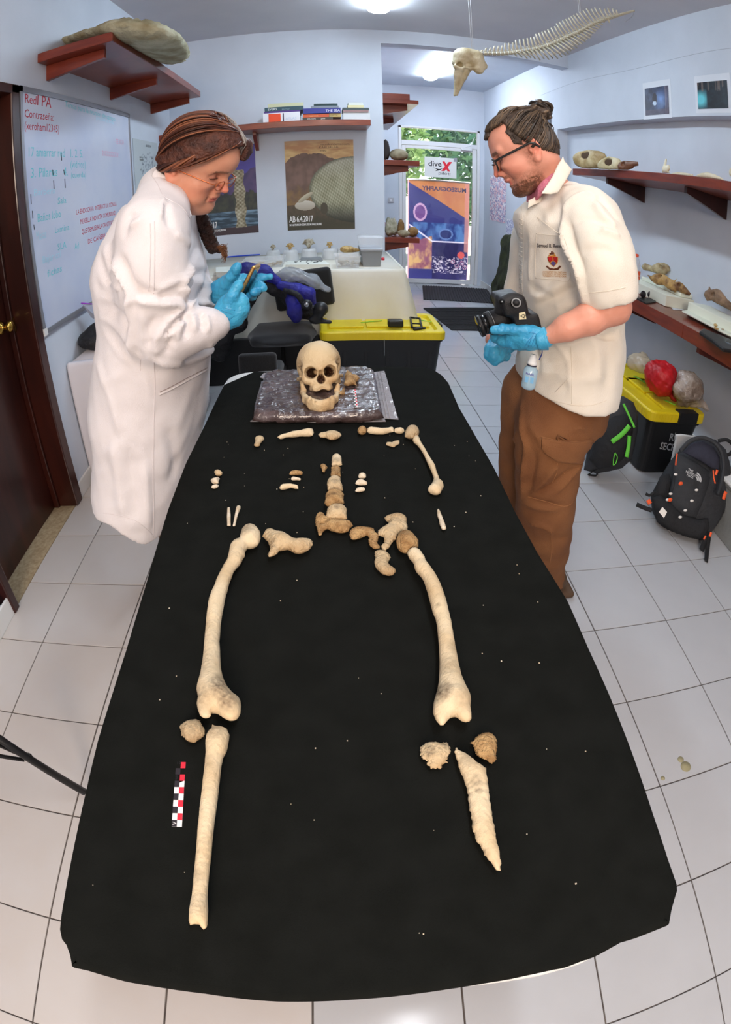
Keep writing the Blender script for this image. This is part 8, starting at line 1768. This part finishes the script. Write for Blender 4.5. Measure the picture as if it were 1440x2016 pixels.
sk_ = V.obj('skull', DB2, t)
sp = [(940,106,3.0),(962,105.5,2.99),(988,105.5,2.98),(1014,103,2.97),(1036,99.5,2.95),(1059,95.5,2.93),(1082,88.5,2.91),(1102,80,2.89),(1122,71.5,2.87),(1145,61,2.85),(1167,48.5,2.83),(1187,40,2.81),(1205,34,2.79),(1224,28.5,2.77),(1250,21,2.75)]
SPL = smoothline([D(*p) for p in sp], 14); cum = [0]
for i in range(1, len(SPL)): cum.append(cum[-1] + (SPL[i] - SPL[i-1]).length)
pitch = .0235; k = 0; s_ = .0; VM = {}
def vmesh(kind, L1, L2, r):
    """one vertebra: x along the spine, z up, y to the side"""
    v, f = tubem([(-.0085, 0, 0), (-.0065, 0, 0), (0, 0, 0), (.0065, 0, 0), (.0085, 0, 0)], [r*.95, r, r*.82, r, r*.95], 12)
    parts = [(v, f)]
    if L1 > 0: parts += [tubem([(.001, 0, r*.6), (.004, 0, r+L1*.5), (.012, 0, r+L1)], [.0065, .0058, .0050], 6, flat=.5, upv=(0, 1, 0)), tubem([(-.004, -.004, r*.8), (-.010, 0, r*1.7)], [.003, .002], 5), tubem([(-.004, .004, r*.8), (-.010, 0, r*1.7)], [.003, .002], 5)]
    if L2 > 0:
        for q in (-1, 1): parts.append(tubem([(0, q*r*.5, -.002), (.004, q*(r+L2*.42), -L2*.40), (.014, q*(r+L2*.62), -L2*.85)], [.0058, .0055, .0048], 6, flat=.35, upv=(0, 0, 1)))
    me = bpy.data.meshes.new('vertebra'); a, b = join(*parts); me.from_pydata([tuple(p) for p in a], [], b); me.materials.append(DB); me.polygons.foreach_set('use_smooth', [True]*len(me.polygons)); return me
TL = world_loc(t); tot = cum[-1]
while s_ < tot - .005:
    i = max(j for j in range(len(cum)) if cum[j] <= s_ + 1e-9); i = min(i, len(SPL)-2); p = SPL[i].lerp(SPL[i+1], (s_ - cum[i])/max(1e-6, cum[i+1]-cum[i])); d = (SPL[min(i+3, len(SPL)-1)] - SPL[max(i-2, 0)]).normalized()
    f_ = s_/tot
    q1 = int(np.interp(f_, [0, .08, .2, .5, .75, .85, .9, 1], [1, 3, 5, 7, 7, 4, 1, 0])); q2 = int(np.interp(f_, [0, .15, .3, .42, .6, .75, .82, 1], [0, 1, 6, 9, 6, 3, 0, 0])); rr = float(np.interp(f_, [0, .1, .5, .8, 1], [.010, .0115, .013, .012, .006]))
    key = (q1, q2, round(rr*1000))
    if key not in VM: VM[key] = vmesh('v', q1*.0125, q2*.0125, rr*1.15)
    o = bpy.data.objects.new('vertebra', VM[key]); COL.objects.link(o); o.parent = t
    up0 = Vector((.12, -.1, 1)).normalized(); sdv = up0.cross(d).normalized(); upv_ = d.cross(sdv)
    o.matrix_local = Matrix.Translation(p - TL) @ Matrix((d, sdv, upv_)).transposed().to_4x4()
    s_ += pitch*(1 if f_ < .85 else .8)
obj('chevron', *tubem([D(1196, 36, 2.8), D(1201, 45, 2.8)], [.009, .005], 8), DB, t)
obj('tail_wire', *tubem(smoothline([D(1247, 24, 2.75), D(1246, 32, 2.75), D(1230, 44, 2.75)], 5), .0015, 5), M['chrome'], t)
obj('spine_rod', *tubem([q + Vector((0, 0, -.004)) for q in SPL[::4]] + [SPL[-1]], .0025, 6), mat('steel_rod', (120, 120, 112), .4, .6), t)
WM = mat('nylon_cord', (214, 216, 222), .5)
for u, v, y in ((930, 95, 3.0), (1143, 32, 2.852)):
    p = D(u, v, y)
    for dx in (-.004, .005): obj('hanging_cord', *tubem([p + Vector((dx, 0, -.02)), (p.x+dx*1.6, p.y, ZC)], .0016, 5), WM, t)
# ------------------------------------------------------------------ left side: draped side table, its things, tripod leg
t = thing('side_table', (-1.05, 2.8, 0), 'small table under a hanging white cloth behind the woman, by the left wall', 'table')
X1_ = -.80; zt_ = .665
for x in (-1.2, -.88):
    for y in (2.48, 3.25): obj('leg', *tubem([(x, y, .0), (x, y, zt_-.03)], .016, 8), mat('grey_enamel_tube', (120, 122, 124)), t)
box('tabletop', -1.27, X1_-.01, 2.42, 3.3, zt_-.035, zt_-.005, M['white'], t)
tag(drape('tablecloth', XL+.006, X1_, 2.41, 3.31, zt_, .06, mat('white_drape', (226, 222, 226), .8, rgb2=(216, 212, 218), scale=3, bump=.4, bscale=14), None, 'fr', .03, 5, .012), 'white cloth hanging from the side table behind the woman', 'tablecloth')
a = PX(132, 676, -1.24); t = thing('metal_box', (-1.23, a.y+.04, zt_), 'little brushed metal box on the side table under the whiteboard', 'box')
p0 = PZ(143, 681, zt_); box('box_body', p0.x-.05, p0.x+.03, p0.y, p0.y+.08, zt_+.001, zt_+.055, mat('dull_silver', (176, 172, 150), .4, .7), t, bev=.004); obj('hoop', *tubem(smoothline([(p0.x-.03, p0.y+.03, zt_+.055), (p0.x-.01, p0.y+.03, zt_+.075), (p0.x+.01, p0.y+.03, zt_+.055)], 5), .003, 6), M['chrome'], t); box('seam_line', p0.x-.051, p0.x+.031, p0.y-.001, p0.y+.081, zt_+.026, zt_+.029, M['black'], t)
p0 = PZ(178, 694, zt_)
V = Vol((p0.x-.2, p0.y-.1, zt_-.12), (p0.x+.28, p0.y+.3, zt_+.2), .009); V.ell((p0.x+.03, p0.y+.08, zt_+.06), (.12, .13, .06), .02); V.ell((p0.x+.06, p0.y+.10, zt_+.10), (.07, .09, .06), .04); V.half((0, 0, zt_+.001), (0, 0, -1)); V.warp(.008, 20, 4)
tag(V.obj('black_bag', mat('black_nylon', (24, 24, 27))), 'black soft bag on the side table behind the woman\'s back', 'bag')
a = PX(160, 600, -1.22); t = thing('zip_pouch', (-1.22, a.y+.1, a.z-.12), 'clear pouch with purple edge tucked behind the whiteboard\'s lower edge', 'pouch')
A_, B_ = PX(161, 597, -1.235), PX(196, 600, -1.20); V_ = [A_, B_, B_ + Vector((0, .02, -.12)), A_ + Vector((0, .09, -.10))]
o = obj('film', [tuple(p) for p in V_], [(0, 1, 2, 3)], milky('pouch_film', (200, 206, 226), .3, .2), t, smooth=False); o.modifiers.new('solid', 'SOLIDIFY').thickness = .003
obj('purple_edge', *tubem([A_, B_], .008, 6, flat=.5), mat('purple_plastic', (150, 60, 190), .4), t)
box('black_box', -1.20, -1.05, 2.36, 2.40, 0, .05, M['black']).name = 'power_strip'; tag(bpy.data.objects['power_strip'], 'black power strip on the floor at the foot of the side table', 'power strip')
t = thing('light_stand', (-.62, .62, 0), 'black folding stand leg reaching in from the left edge to the table', 'stand')
z_ = .10
obj('leg', *tubem([PZ(-70, 1405, .42), PZ(60, 1495, .22), PZ(166, 1559, .05)], .0115, 10), mat('stand_black', (20, 20, 22), .35), t); obj('brace', *tubem([PZ(-60, 1478, .30), PZ(48, 1496, .22)], .006, 8), mat('stand_black', (20, 20, 22), .35), t)
q = PZ(55, 1490, .225); obj('joint', *spherem(q, (.015, .012, .012), 12, 8), mat('stand_black', (20, 20, 22), .35), t); obj('brace', *tubem([PZ(-60, 1440, .36), PZ(54, 1492, .228)], .005, 8), mat('stand_black', (20, 20, 22), .35), t)
# coffee-coloured stains on the tile by the right edge
for k, (u, v, r_) in enumerate(((1341, 1495, .012), (1351, 1509, .020), (1306, 1532, .008))):
    p = PZ(u, v, .001); o = obj('floor_stain', *lathem([(r_, 0), (r_, .0003), (.001, .0004)], (p.x, p.y, .0006), 20), mat('dried_stain', (186, 178, 140), .4, alpha=.6)); tag(o, ['round dried yellow stain, topmost on the right-hand tiles', 'larger dried yellow stain below the round one on the right-hand tiles', 'faint little stain nearest the table on the right-hand tiles'][k], 'stain', 'dried stains on the tiles')
